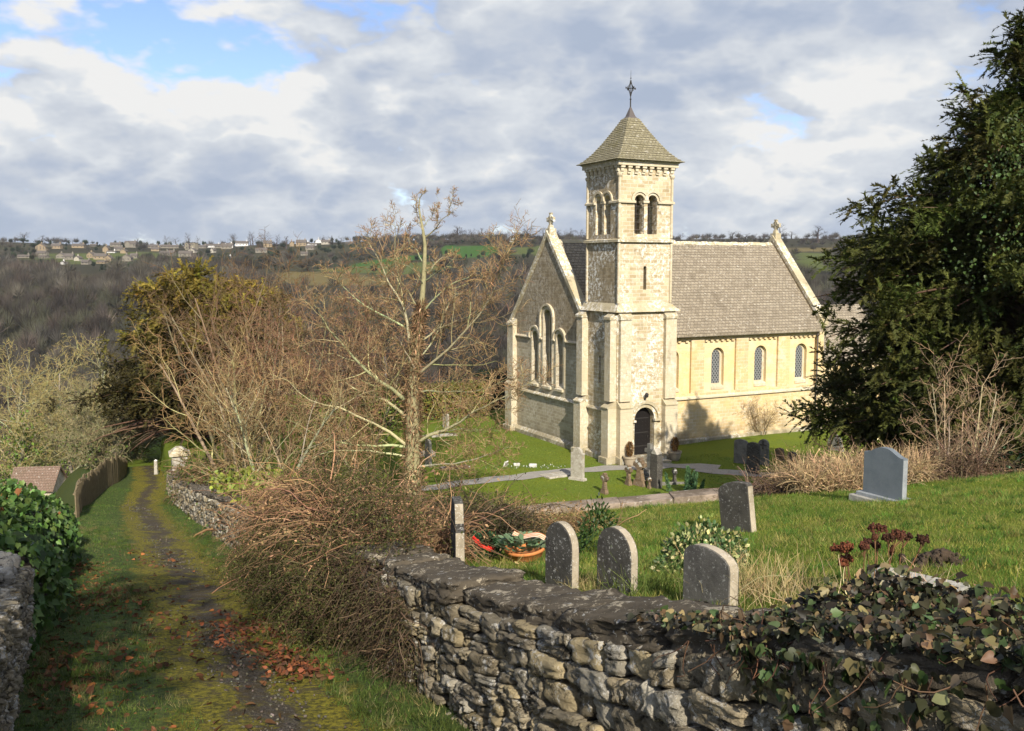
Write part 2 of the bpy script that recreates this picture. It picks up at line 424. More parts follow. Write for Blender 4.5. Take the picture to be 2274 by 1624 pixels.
M['wood'] = vcol('distant_wood', .95, .05)
M['petal'] = plain('red_ribbon', (.75, .03, .02), .5, .3)
M['flower'] = vcol('flower_heads', .9, .1, nz=.3, scale=60)
M['white_paint'] = plain('white_stone', (.72, .71, .68), .8, .2, nz=.1)
M['soil'] = speckled('dug_soil', (.085, .06, .04), (.045, .032, .022), (.2, .15, .1), .4, 30, bumpst=1)
M['concrete'] = speckled('pale_concrete', (.36, .34, .30), (.24, .23, .20), (.55, .54, .5), .5, 24)
M['oldwood'] = plain('weathered_boards', (.19, .15, .09), .95, .1, nz=.45, scale=6)
M['slatewin'] = plain('dark_window_pane', (.03, .035, .045), .2, .5)
# rubble stones of the lane walls: colour per stone, lichen and stain on top
k = NT('rubble_limestone', .95, .1); P = k.tc('Object')
c = k.mix(.38, k.attr(), k.mix(k.noise(P, 9, 6, .78), (.05, .042, .032), (.50, .42, .28)))
c = k.mix(k.math('MULTIPLY', k.step(k.noise(P, 6.0, 7, .8), .52, .60), .85), c, (.035, .03, .024))
c = k.mix(k.math('MULTIPLY', k.step(k.noise(P, 8, 7, .8), .55, .60), .85), c, (.58, .56, .51))
c = k.mix(k.math('MULTIPLY', k.step(k.noise(P, 16, 4, .7), .62, .68), .5), c, (.40, .25, .06))
k.bump(k.math('ADD', k.noise(P, 26, 6, .75), k.math('MULTIPLY', k.noise(k.scl(P, (1, 1, 2.5)), 9, 4, .7), 1.2)), 1.0, .03)
M['rubble'] = k.done(c)
k = NT('coping_limestone', .95, .1); P = k.tc('Object'); nz_ = k.sep(k.n('ShaderNodeNewGeometry').outputs['Normal'])[2]
c = k.mix(k.noise(P, 4, 6, .75), (.035, .03, .025), (.17, .14, .10))
c = k.mix(k.math('MULTIPLY', k.step(k.noise(P, 5, 7, .8), .54, .60), .85), c, (.44, .38, .28))
c = k.mix(k.math('MULTIPLY', k.step(k.noise(P, 13, 5, .75), .60, .66), .8), c, (.55, .54, .50))
k.bump(k.noise(P, 20, 6, .78), 1.0, .03)
M['coping'] = k.done(c)
M['core'] = plain('wall_core_earth', (.03, .025, .02), .95, .05, nz=.4)
k = NT('churchyard_wall_top', .95, .1); P = k.tc('Object')
c = k.mix(k.step(k.noise(P, 1.2, 6, .7), .4, .62), (.34, .27, .21), (.14, .11, .08))
c = k.mix(k.math('MULTIPLY', k.step(k.noise(P, 5, 5, .7), .58, .66), .7), c, (.50, .46, .40))
k.bump(k.noise(P, 9, 5, .7), .7, .03)
M['lowwall'] = k.done(c)
# ground: colours per vertex, broken by noise
k = NT('ground_turf', .95, .05); P = k.pos(); c = k.attr()
c = k.mix(k.math('MULTIPLY', k.step(k.noise(P, .45, 5, .65), .45, .7), .45), c, k.mix(1.0, c, (1.35, 1.12, .65), 'MULTIPLY'))
c = k.mix(1.0, c, k.mix(k.noise(P, 7, 5, .75), (.55, .58, .5), (1.4, 1.4, 1.35)), 'MULTIPLY')
c = k.mix(1.0, c, k.mix(k.noise(P, .035, 5, .6), (.72, .74, .72), (1.25, 1.2, 1.2)), 'MULTIPLY')
k.bump(k.noise(P, 11, 5, .75), .5, .05)
M['ground'] = k.done(c)
# the lane: across = attribute red channel 0..1
k = NT('lane_surface', .9, .2); P = k.pos(); ac = k.sep(k.attr())
wv = k.math('ADD', ac[0], k.math('MULTIPLY', k.math('SUBTRACT', k.noise(P, .9, 5, .7), .5), .34))
grav = k.mix(k.step(k.noise(P, 38, 4, .8), .42, .66), (.035, .028, .02), (.135, .115, .09))
grav = k.mix(k.step(k.noise(P, 4, 6, .75), .42, .62), grav, (.062, .045, .018))
moss = k.mix(k.step(k.noise(P, 16, 6, .8), .38, .62), (.045, .042, .008), (.25, .215, .02))
moss = k.mix(k.step(k.noise(P, 5, 6, .75), .5, .66), moss, (.075, .06, .03))
gr = k.mix(k.step(k.noise(P, 11, 6, .8), .36, .64), (.018, .032, .008), (.085, .12, .024))
mid = k.math('ABSOLUTE', k.math('SUBTRACT', wv, .60))
rag = k.math('MULTIPLY', k.math('SUBTRACT', k.noise(P, 6, 6, .8), .5), .16)
c = k.mix(k.step(k.math('ADD', k.math('ADD', mid, rag), k.math('MULTIPLY', k.math('SUBTRACT', k.noise(P, 1.6, 5, .75), .5), .30)), .02, .09), grav, moss)
c = k.mix(k.step(k.math('ADD', mid, k.math('MULTIPLY', rag, .7)), .17, .23), c, gr)
k.bump(k.math('ADD', k.noise(P, 30, 5, .8), k.noise(P, 7, 4, .7)), 1.0, .03)
M['lane'] = k.done(c)
k = NT('tarmac_path', .9, .2); P = k.pos()
c = k.mix(k.noise(P, 2.2, 5, .7), (.20, .185, .165), (.33, .31, .28))
c = k.mix(k.step(k.noise(P, 9, 4, .7), .6, .7), c, (.48, .42, .33))
M['path'] = k.done(c)
# ------------------------------------------------------------------ the church
church = thing('church', (C0[0], C0[1], GZ), 'pale limestone church with a square bell tower and steep slate roof', 'church', math.atan2(AX[1], AX[0]))
def arch(c, w, z0, zs, n=12):
    r = w / 2
    return [(c - r, z0), (c + r, z0)] + [(c + r * math.cos(math.pi * i / n), zs + r * math.sin(math.pi * i / n)) for i in range(n + 1)]
def planeW(a):   # west face: u = local y, outward = -x
    return lambda u, v, d: (a + d, u, v)
def planeS(b):   # south face: u = local x, outward = -y
    return lambda u, v, d: (u, b + d, v)
def planeE(a): return lambda u, v, d: (a - d, u, v)
def planeN(b): return lambda u, v, d: (u, b - d, v)
def hood(mb, fn, c, zs, r1, r2, d0, d1, drop=0.0, n=14, mi=0):
    """moulding following a round arch, section r1..r2 wide and d0..d1 deep"""
    st = [(c + math.cos(a) , a) for a in (0,)]
    pts = []
    if drop: pts.append((1, 0, -drop))
    pts += [(math.cos(math.pi * i / n), math.sin(math.pi * i / n), 0) for i in range(n + 1)]
    if drop: pts.append((-1, 0, -drop))
    vs = []; fs = []
    for x, s, dz in pts:
        for r, d in ((r1, d0), (r2, d0), (r2, d1), (r1, d1)):
            vs.append(fn(c + x * r, zs + s * r + dz, d))
    for i in range(len(pts) - 1):
        for k in range(4):
            fs.append((i*4+k, i*4+(k+1) % 4, (i+1)*4+(k+1) % 4, (i+1)*4+k))
    fs += [(0, 1, 2, 3), tuple((len(pts)-1)*4 + q for q in (3, 2, 1, 0))]
    mb.add(vs, fs, mi)
def bar(mb, fn, u0, u1, z0, z1, d0, d1, mi=0, slope=0.0):
    """a block on a wall plane; slope cuts its outer top edge down"""
    p = [fn(u0, z0, d0), fn(u1, z0, d0), fn(u1, z0, d1), fn(u0, z0, d1), fn(u0, z1 - slope, d0), fn(u1, z1 - slope, d0), fn(u1, z1, d1), fn(u0, z1, d1)]
    mb.add(p, [(0,1,2,3),(4,7,6,5),(0,4,5,1),(1,5,6,2),(2,6,7,3),(3,7,4,0)], mi)
def glazing(name, fn, outline, d, mat, parent):
    mb = MB(); mb.prism(outline, fn, d, d + .04); return mb.build(name, mat, parent)

LX = 18.2                                     # nave length
NB0, NB1, RIDGE_B, RIDGE_Z = 3.1, 12.14, 7.62, 12.2
SL = (RIDGE_Z - 6.6) / (RIDGE_B - 2.78)
# --- nave: south wall with recessed panels, north wall, plinth
mb = MB(); fs_ = planeS(NB0)
pil = [(3.9, 4.0), (7.4, 8.38), (10.86, 11.84), (14.29, 15.27), (17.6, 18.2)]
wc = [6.1, 9.55, 12.97, 16.4]
holes = [arch(c, .98, 3.3, 5.2) for c in wc]
mb.prism([(3.4, 3.0), (18.1, 3.0), (18.1, 6.3), (3.4, 6.3)], fs_, .16, .55, 1, holes)     # recessed panels with their openings
mb.prism([(3.4, -.6), (18.1, -.6), (18.1, 2.999), (3.4, 2.999)], fs_, .002, .55)
mb.prism([(3.4, 6.301), (18.1, 6.301), (18.1, 6.95), (3.4, 6.95)], fs_, .002, .55, 0)
for a0, a1 in pil: bar(mb, fs_, a0, a1, 3.0, 6.3, .0, .158)
mb.box(17.75, LX, NB0 - .004, NB1, -.6, 6.9); mb.box(0.5, LX, NB1 - .5, NB1, -.6, 6.9)
bar(mb, fs_, 3.86, LX, -.6, .24, -.16, 0.001, 2, .06)
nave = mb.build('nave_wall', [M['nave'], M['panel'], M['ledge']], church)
mb = MB()
bar(mb, fs_, 3.86, LX + .05, 2.66, 2.84, -.13, .0, 0, .1)
mb.build('string_course', M['dress'], nave)
for i in range(4):                            # corbel table over each panel
    a0 = pil[i][1]; a1 = pil[i + 1][0]; mb = MB(); n = 6
    bar(mb, fs_, a0 + .005, a1 - .005, 6.2, 6.297, .02, .156)
    for q in range(n):
        c = a0 + (a1 - a0) * (q + .5) / n; bar(mb, fs_, c - .1, c + .1, 6.08, 6.198, .04, .155)
    mb.build('corbel_table', M['nave'], nave)
for c in wc:
    mb = MB(); mb.prism(arch(c, .76, 3.42, 5.2), fs_, .40, .44, 0)
    mb.prism(arch(c, 1.0, 3.29, 5.2), fs_, .385, .45, 1, [arch(c, .66, 3.47, 5.2)])
    p = [fs_(c - .5, 3.27, .10), fs_(c + .5, 3.27, .10), fs_(c + .46, 3.42, .384), fs_(c - .46, 3.42, .384)]
    q = [fs_(c - .5, 3.12, .10), fs_(c + .5, 3.12, .10), fs_(c + .46, 3.12, .384), fs_(c - .46, 3.12, .384)]
    mb.add(p + q, [(0,1,2,3),(4,7,6,5),(0,4,5,1),(1,5,6,2),(2,6,7,3),(3,7,4,0)], 1)
    mb.build('window', [M['lattice'], M['dress']], nave)
# --- nave roof
mb = MB()
for sgn in (-1, 1):
    e = RIDGE_B + sgn * 4.84; ez = 6.6
    dn = .16
    V = [(.35, RIDGE_B, RIDGE_Z), (17.75, RIDGE_B, RIDGE_Z), (17.75, e, ez), (.35, e, ez)]
    W = [(x, y, z - dn) for x, y, z in V]
    mb.add(V + W, [(0,1,2,3),(7,6,5,4),(0,4,5,1),(1,5,6,2),(2,6,7,3),(3,7,4,0)])
roof = mb.build('nave_roof', M['slate'], church)
mb = MB()
n = 34
for i in range(n):
    x0 = .5 + 17.1 * i / n; z = RIDGE_Z + random.uniform(-.015, .02)
    mb.add([(x0, RIDGE_B - .2, z - .16), (x0 + .495, RIDGE_B - .2, z - .16), (x0 + .495, RIDGE_B, z + .06), (x0, RIDGE_B, z + .06), (x0, RIDGE_B + .2, z - .16), (x0 + .495, RIDGE_B + .2, z - .16)],
           [(0,1,2,3),(3,2,5,4),(0,3,4),(1,5,2)])
mb.build('ridge_tile', M['ledge'], roof)
# courses of slates standing proud at the south slope, so the roof has real steps
mb = MB(); rows = 40; u = Vector((0, RIDGE_B - 2.78, RIDGE_Z - 6.6)).normalized()
for i in range(rows):
    t0 = i / rows; t1 = (i + 1.15) / rows
    x = .36
    b0, z0 = 2.78 + 4.84 * t0, 6.6 + 5.6 * t0; b1, z1 = 2.78 + 4.84 * min(t1, .995), 6.6 + 5.6 * min(t1, .995)
    while x < 17.7:
        w = random.uniform(.22, .46) * (1.25 - .5 * t0); x1 = min(x + w, 17.72)
        if not (x1 < 4.0 and b0 < 3.2):
            k = random.uniform(.028, .055); s_ = random.uniform(-.02, .02)
            mb.add([(x + .004, b0 + s_ - .0, z0 + s_ + k + .01), (x1 - .004, b0 + s_, z0 + s_ + k + .01), (x1 - .004, b1, z1 + .012), (x + .004, b1, z1 + .012),
                    (x + .004, b0 + s_, z0 + s_ - .02), (x1 - .004, b0 + s_, z0 + s_ - .02)], [(0,1,2,3),(0,4,5,1),(0,3,4),(1,5,2)])
        x = x1
mb.build('slate_course', M['slate'], roof, recalc=False)
# --- gables
def gable(aw, ae, west):
    mb = MB(); fn = planeW(aw) if west else planeE(ae)
    out = [(3.3 if west else NB0, -.6), (NB1, -.6), (NB1, 7.15), (RIDGE_B, 7.15 + SL * (NB1 - RIDGE_B)), (3.3 if west else NB0, 7.15 + (SL * .18 if west else 0))]
    hs = []
    if west:
        hs = [arch(7.6, .96, 3.45, 7.55), arch(9.12, .78, 3.45, 6.25), arch(6.08, .78, 3.45, 6.25)]
    mb.prism(out, fn, 0, .5, 0, hs)
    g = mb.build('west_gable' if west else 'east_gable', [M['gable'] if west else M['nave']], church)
    # coping: two raking slabs with kneelers
    for sgn in (-1, 1):
        mb = MB()
        zt = 7.55; hb = (NB1 - RIDGE_B) + .16
        top = Vector((0, RIDGE_B, zt + SL * (NB1 - RIDGE_B))); low = Vector((0, RIDGE_B + sgn * hb, zt - SL * .16))
        x0, x1 = (aw - .12, aw + .52) if west else (ae - .52, ae + .12)
        th = .34
        V = [(x0, top.y, top.z), (x1, top.y, top.z), (x1, low.y, low.z), (x0, low.y, low.z)]
        W = [(x, y, z - th) for x, y, z in V]
        mb.add(V + W, [(0,1,2,3),(7,6,5,4),(0,4,5,1),(1,5,6,2),(2,6,7,3),(3,7,4,0)])
        y0 = RIDGE_B + sgn * (hb - .25); y1 = RIDGE_B + sgn * (hb + .06)
        mb.box(x0 - .01, x1 + .01, min(y0, y1), max(y0, y1), low.z - .55, low.z - .02)
        mb.build('coping', M['ledge'], g)
    mb = MB(); xm = (x0 + x1) / 2; z0 = 7.55 + SL * (NB1 - RIDGE_B)
    mb.box(xm - .24, xm + .24, RIDGE_B - .26, RIDGE_B + .26, z0 - .3, z0 + .12)
    mb.box(xm - .15, xm + .15, RIDGE_B - .15, RIDGE_B + .15, z0 + .12, z0 + .34, top=(xm - .1, xm + .1, RIDGE_B - .1, RIDGE_B + .1))
    # wheel cross with flared arms
    fc = lambda u, v, d: (xm + d, RIDGE_B + u, z0 + .66 + v)
    ring = [(.27 * math.cos(2 * math.pi * i / 20), .27 * math.sin(2 * math.pi * i / 20)) for i in range(20)]
    hole = [(.19 * math.cos(2 * math.pi * i / 20), .19 * math.sin(2 * math.pi * i / 20)) for i in range(20)]
    mb.prism(ring, fc, -.055, .055, 0, [hole])
    for q in range(4):
        a = q * math.pi / 2; c, s = math.cos(a), math.sin(a)
        arm = [(-.05, .0), (.05, 0), (.06, .2), (.13, .40), (-.13, .40), (-.06, .2)]
        mb.prism([(x * c - y * s, x * s + y * c) for x, y in arm], fc, -.075, .075)
    mb.build('gable_cross', M['ledge'], g)
    return g
wg = gable(0.0, .5, True); eg = gable(17.7, LX, False)
fw = planeW(0.0)
mb = MB(); bar(mb, fw, 3.6, 12.15, -.6, .42, -.22, .0, 0, .18); mb.build('plinth', M['ledge'], wg)
mb = MB(); bar(mb, fw, 3.6, 12.1, 2.72, 2.9, -.15, .0, 0, .12); mb.build('string_course', M['ledge'], wg)
for u0, u1 in ((3.6, 5.5), (6.62, 6.98), (8.2, 8.56), (9.68, 12.1)): mb = MB(); bar(mb, fw, u0, u1, 6.2, 6.34, -.13, .0, 0, .08); mb.build('string_course', M['dress'], wg)
for c, w, zs in ((7.6, .96, 7.55), (9.12, .78, 6.25), (6.08, .78, 6.25)):
    mb = MB()
    mb.prism(arch(c, w - .26, 3.62, zs), fw, .42, .46, 0)
    mb.prism(arch(c, w - .004, 3.46, zs), fw, .34, .47, 1, [arch(c, w - .34, 3.64, zs)])
    hood(mb, fw, c, zs, w / 2 + .02, w / 2 + .24, -.06, .001, 0, mi=1)
    hood(mb, fw, c, zs, w / 2 + .25, w / 2 + .38, -.15, .0015, (zs - 6.36 if zs > 7 else 0), mi=1)
    for s in (-1, 1): bar(mb, fw, c + s * (w / 2 + .02), c + s * (w / 2 + .2), 3.45, zs, -.035, .001, 1)
    p = [fw(c - w/2 - .05, 3.36, -.14), fw(c + w/2 + .05, 3.36, -.14), fw(c + w/2 - .02, 3.62, .339), fw(c - w/2 + .02, 3.62, .339)]
    q = [(x, y, 3.22) for x, y, z in p]
    mb.add(p + q, [(0,1,2,3),(4,7,6,5),(0,4,5,1),(1,5,6,2),(2,6,7,3),(3,7,4,0)], 1)
    mb.build('lancet_window', [M['glass'], M['dress']], wg)
def buttress(fn, u0, u1, p, top, parent, setoff=3.05, base=.45):
    mb = MB()
    bar(mb, fn, u0, u1, setoff + .35, top - .38, -p, .0)
    bar(mb, fn, u0 - .04, u1 + .04, top - .42, top - .02, -p - .06, .0, 1, .26)
    bar(mb, fn, u0 - .06, u1 + .06, -.6, setoff, -p - .13, .0)
    bar(mb, fn, u0 - .07, u1 + .07, setoff - .02, setoff + .38, -p - .18, .001, 1, .34)
    bar(mb, fn, u0 - .13, u1 + .13, -.6, base, -p - .25, .002, 1, .1)
    return mb.build('buttress', [M['dress'], M['ledge']], parent)
buttress(fw, 11.62, 12.4, .30, 7.3, wg)
# --- tower
tower = None
mb = MB()
# lower stage: W, S, E walls; a doorway and a slit
T0a, T1a, T0b, T1b = -.08, 3.72, -.08, 3.4
fS = planeS(T0b); fW = planeW(T0a); fE = planeE(T1a)
mb.prism([(T0a, -.6), (T1a, -.6), (T1a, 8.2), (T0a, 8.2)], fS, 0, .5, 0, [arch(1.71, 1.32, .3, 2.32)])
mb.prism([(T0b + .002, -.6), (T1b, -.6), (T1b, 8.2), (T0b + .002, 8.2)], fW, .002, .5, 0, [arch(1.62, .2, 4.25, 5.65, 6)])
mb.prism([(T0b + .002, -.6), (T1b, -.6), (T1b, 8.2), (T0b + .002, 8.2)], fE, .002, .5, 0)
mb.box(T0a - .22, T1a + .22, T0b - .22, T1b, 8.2, 8.66, 1, top=(.0, 3.4, .0, T1b))
# upper stage walls with belfry openings on all four sides
U0, U1, V0, V1 = 0.0, 3.4, 0.0, 3.14
def belfry(c): return [arch(c - .42, .62, 12.35, 14.12), arch(c + .42, .62, 12.35, 14.12)]
slit = arch(1.7, .2, 9.38, 10.55, 6)
mb.prism([(U0, 8.6), (U1, 8.6), (U1, 16.1), (U0, 16.1)], planeS(V0), 0, .42, 0, belfry(1.7) + [slit])
mb.prism([(V0 + .42, 8.6), (V1 - .42, 8.6), (V1 - .42, 16.1), (V0 + .42, 16.1)], planeW(U0), 0, .42, 0, belfry(1.57))
mb.prism([(V0 + .42, 8.6), (V1 - .42, 8.6), (V1 - .42, 16.1), (V0 + .42, 16.1)], planeE(U1), 0, .42, 0, belfry(1.57))
mb.prism([(U0, 8.6), (U1, 8.6), (U1, 16.1), (U0, 16.1)], planeN(V1), 0, .42, 0, belfry(1.7))
mb.box(.43, 2.97, .43, 2.71, 11.7, 11.95)
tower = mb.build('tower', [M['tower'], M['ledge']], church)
for x, y in ((-.0, -.0), (3.4, 0.0), (0, 3.14), (3.4, 3.14)):   # corner shafts
    mb = MB(); mb.tube([(x, y, 8.66), (x, y, 12.0)], .085, 10); mb.tube([(x, y, 12.15), (x, y, 15.35)], .085, 10)
    mb.lathe([(.085, 0), (.15, .1), (.15, .2), (.05, .25)], (x, y, 15.3), 10); mb.build('corner_shaft', M['dress'], tower)
def ring_course(z0, z1, p, name, mat, slope=.05, parent=None):
    mb = MB()
    mb.box(U0 - p, U1 + p, V0 - p, V1 + p, z0, z1 - slope); mb.box(U0 - p, U1 + p, V0 - p, V1 + p, z1 - slope, z1, top=(U0 - .02, U1 + .02, V0 - .02, V1 + .02))
    return mb
ring_course(11.92, 12.1, .16, '', 0).build('string_course', M['ledge'], tower)
mb = MB()
for fn, c, e0, e1 in ((planeS(V0), 1.7, U0, U1), (planeN(V1), 1.7, U0, U1), (planeW(U0), 1.57, V0, V1), (planeE(U1), 1.57, V0, V1)):
    for a0, a1 in ((e0 - .12, c - .72), (c + .72, e1 + .12)): bar(mb, fn, a0, a1, 13.98, 14.14, -.13, .0, 0, .06)
    bar(mb, fn, c - .19, c + .19, 14.0, 14.13, -.06, .40, 0)
    for cc in (c - .42, c + .42):
        hood(mb, fn, cc, 14.12, .315, .43, -.02, .001); hood(mb, fn, cc, 14.13, .431, .56 if cc > c else .545, -.09 if cc > c else -.085, .001)
mb.build('arch_moulding', M['dress'], tower)
for fn, c in ((planeS(V0), 1.7), (planeW(U0), 1.57), (planeE(U1), 1.57), (planeN(V1), 1.7)):
    mb = MB(); p = fn(c, 0, .2)
    mb.lathe([(.0, 12.3), (.17, 12.3), (.17, 12.42), (.12, 12.5), (.1, 12.56), (.095, 13.6), (.12, 13.63), (.1, 13.68), (.13, 13.78), (.2, 13.92), (.2, 14.0), (0, 14.0)], (p[0], p[1], 0), 12)
    mb.build('belfry_column', M['dress'], tower)
    mb = MB()
    for zz in (12.6, 13.0, 13.42, 13.85):
        for cc in (c - .42, c + .42): mb.tube([fn(cc - .31, zz, .3), fn(cc + .31, zz, .3)], .013, 6)
    for cc in (c - .42, c + .42): mb.tube([fn(cc, 12.35, .3), fn(cc, 14.4, .3)], .009, 6)
    mb.build('belfry_bar', M['lead'], tower)
# corbel table under the eaves
mb = MB()
for fn, e0, e1 in ((planeS(V0), U0, U1), (planeN(V1), U0, U1), (planeW(U0), V0, V1), (planeE(U1), V0, V1)):
    n = 8
    for i in range(n):
        c = e0 + .09 + (e1 - e0 - .18) * i / (n - 1)
        bar(mb, fn, c - .085, c + .085, 15.62, 15.80, -.14, .0, 0); bar(mb, fn, c - .13, c + .13, 15.80, 15.92, -.20, .0, 0)
        bar(mb, fn, c - .1, c + .1, 15.5, 15.62, -.08, .0, 0)
mb.box(U0 - .24, U1 + .24, V0 - .24, V1 + .24, 15.92, 16.14)
mb.box(U0 - .30, U1 + .30, V0 - .30, V1 + .30, 16.14, 16.24)
mb.build('corbel_table', M['dress'], tower)
# bell-cast pyramid roof with stepped slate courses
mb = MB(); prof = [(1.0, 16.2), (.86, 16.42), (.70, 16.78), (.52, 17.32), (.33, 17.98), (.145, 18.68), (.03, 19.05)]
ca, cb = 1.7, 1.57; HA, HB = 2.2, 2.07
def pw(z): return np.interp(z, [p[1] for p in prof], [p[0] for p in prof])
zs_ = np.linspace(16.22, 18.66, 23)
for i in range(len(zs_) - 1):
    k0, k1 = pw(zs_[i]), pw(zs_[i + 1] + .02); lip = .03
    mb.box(ca - HA*k0 - lip*.4, ca + HA*k0 + lip*.4, cb - HB*k0 - lip*.4, cb + HB*k0 + lip*.4, zs_[i] - .02, zs_[i] + .012)
    mb.box(ca - HA*k0 - lip*.4, ca + HA*k0 + lip*.4, cb - HB*k0 - lip*.4, cb + HB*k0 + lip*.4, zs_[i] + .012, zs_[i + 1] - .021, top=(ca - HA*k1, ca + HA*k1, cb - HB*k1, cb + HB*k1))
troof = mb.build('tower_roof', M['pyramid'], tower)
mb = MB(); mb.box(ca - .32, ca + .32, cb - .3, cb + .3, 18.6, 18.75, top=(ca - .2, ca + .2, cb - .19, cb + .19)); mb.box(ca - .2, ca + .2, cb - .19, cb + .19, 18.75, 19.25, top=(ca - .03, ca + .03, cb - .03, cb + .03))
mb.build('lead_cap', M['lead'], troof)
mb = MB()
mb.tube([(ca, cb, 19.2), (ca, cb, 19.7)], .035, 8); mb.tube([(ca, cb, 19.7), (ca, cb, 21.2)], [.026, .006], 8)
mb.lathe([(0, 0), (.07, .05), (0, .1)], (ca, cb, 19.62), 10); mb.lathe([(0, 0), (.05, .03), (0, .08)], (ca, cb, 20.75), 10)
for d in ((1, 0), (0, 1), (-1, 0), (0, -1)):
    for sz in (1, -1):
        mb.tube([(ca + d[0]*r, cb + d[1]*r, 20.25 + sz*z) for r, z in ((.27, 0), (.13, .12), (.06, .25), (.02, .42))], .018, 6)
        mb.tube([(ca + d[0]*r, cb + d[1]*r, 20.25 + sz*z) for r, z in ((.18, 0), (.1, .10), (.10, .17), (.02, .26))], .012, 6)
    mb.tube([(ca, cb, 20.25), (ca + d[0]*.34, cb + d[1]*.34, 20.25)], .016, 6)
    mb.tube([(ca + d[0]*.31, cb + d[1]*.31, 20.19), (ca + d[0]*.31, cb + d[1]*.31, 20.31)], .02, 6)
mb.build('iron_finial', M['iron'], tower)
# tower buttresses, strings, plinth
buttress(fS, -.02, .68, .24, 8.22, tower); buttress(fS, 2.94, 3.66, .24, 8.22, tower)
buttress(fW, .0, .55, .40, 8.22, tower); buttress(fW, 2.85, 3.45, .40, 8.22, tower)
mb = MB(); bar(mb, fW, .62, 2.78, 2.72, 2.9, -.15, .001, 0, .12); mb.build('string_course', M['ledge'], tower)
mb = MB(); bar(mb, fW, .69, 2.71, -.6, .42, -.22, .001, 0, .14); mb.build('plinth', M['ledge'], tower)
for u0, u1 in ((.82, .98), (2.44, 2.8)): mb = MB(); bar(mb, fS, u0, u1, -.6, .40, -.12, .001, 0, .1); mb.build('plinth', M['ledge'], tower)
mb = MB(); mb.box(T0a + .02, T1a - .02, T0b + .06, T0b + .02, 0, 0)
mb = MB(); mb.prism(arch(1.62, .16, 4.28, 5.65, 6), fW, .3, .34); mb.build('slit_window', M['glass'], tower); mb = MB(); mb.prism(arch(1.7, .18, 9.4, 10.55, 6), planeS(V0), .3, .34); mb.build('slit_window', M['glass'], tower)
# doorway: two orders of arch, imposts, jambs, door
mb = MB()
hood(mb, fS, 1.71, 2.32, .66, .86, -.07, .002, 0); hood(mb, fS, 1.71, 2.32, .861, 1.04, -.16, .003, 0)
for s in (-1, 1):
    bar(mb, fS, 1.71 + s * .66, 1.71 + s * .86, -.4, 2.2, -.07, .002)
    bar(mb, fS, 1.71 + s * .62, 1.71 + s * 1.06, 2.2, 2.319, -.2, .003)
mb.box(.8, 2.62, -.75, -.09, -.3, .28); mb.box(.6, 2.8, -1.2, -.74, -.4, .12)
mb.build('door_arch', M['ledge'], tower)
mb = MB(); mb.prism(arch(1.71, 1.3, .3, 2.32), fS, .3, .36)
for zz in (.75, 1.5, 2.3): bar(mb, fS, 1.1, 2.2, zz, zz + .06, .285, .3, 1)
for i in range(6):
    for j in range(10): bar(mb, fS, 1.18 + i * .21, 1.21 + i * .21, .5 + j * .2, .53 + j * .2, .29, .3, 1)
door = mb.build('door', [M['door'], M['iron']], tower)
mb = MB(); mb.tube([fS(2.15, 1.22, .27), fS(2.15, 1.36, .27)], .025, 8); mb.build('door_handle', M['iron'], door)
mb = MB(); mb.tube([fS(1.71, 3.4, -.02), fS(1.71, 3.55, -.18), fS(1.71, 3.75, -.22)], [.02, .02, .02], 6); mb.lathe([(0, 0), (.09, .04), (.11, .2), (.05, .27), (0, .3)], fS(1.71, 3.52, -.24), 8)
mb.build('door_lantern', M['iron'], tower)
# drainpipe on the nave, and the lower chancel behind the yew
mb = MB(); mb.tube([(17.55, NB0 - .1, .1), (17.55, NB0 - .1, 6.4)], .05, 8); mb.build('drainpipe', M['lead'], nave)
mb = MB(); mb.box(18.2, 26, 4.3, 10.9, -.6, 4.4); bar(mb, planeS(4.3), 18.2, 26, 2.4, 2.55, -.1, .0)
chn = mb.build('chancel', M['nave'], church)
mb = MB()
for sgn in (-1, 1):
    e = 7.62 + sgn * 3.6
    V = [(18.2, 7.62, 7.9), (26.2, 7.62, 7.9), (26.2, e, 4.3), (18.2, e, 4.3)]; W = [(x, y, z - .15) for x, y, z in V]
    mb.add(V + W, [(0,1,2,3),(7,6,5,4),(0,4,5,1),(1,5,6,2),(2,6,7,3),(3,7,4,0)])
mb.add([(25.9, 4.3, 4.4), (25.9, 10.9, 4.4), (25.9, 7.62, 7.7)], [(0, 1, 2)])
mb.build('chancel_roof', M['slate'], chn)
# ------------------------------------------------------------------ ground sheet
def ground_color(x, y):
    w = x - xr(y); n = len(x)
    c = np.tile(np.array([.115, .155, .025]), (n, 1))                       # churchyard lawn
    terr = (w > .1) & (y < YE + .3)
    c[terr] = (.10, .15, .022)
    bank = (w > .1) & (y >= YE + .2) & (y < 35); c[bank] = (.05, .055, .02)
    edge = (w > .1) & (y > 19.6) & (y < 22.5) & (x > 6.5); c[edge] = (.12, .085, .05)
    lf = (w < -3.8) & (y < 75); c[lf] = (.06, .075, .025)
    md = (w < -6) & (y > 60) & (y < 120); c[md] = (.12, .125, .04)
    # far side of the valley: pasture, stubble and rough grass
    f = sm(75, 130, y)[:, None]
    fn = fieldnoise(x, y)
    far = np.where(fn[:, None] > .2, np.array([.052, .050, .030]), np.array([.040, .038, .026]))
    g = field_mask(x, y)
    far = np.where((g == 1)[:, None], np.array([.045, .105, .022]), far)
    far = np.where((g == 2)[:, None], np.array([.135, .110, .050]), far)
    far = np.where((g == 3)[:, None], np.array([.085, .105, .035]), far)
    return c * (1 - f) + far * f
def uv_of(x, y, z):
    c, s = math.cos(TH), math.sin(TH); fw = y * c - z * s; up = y * s + z * c
    return CX + F * x / fw, CY - F * up / fw
FIELDS = [  # pasture and stubble across the valley: kind, corner points on the hillside (x, y)
]
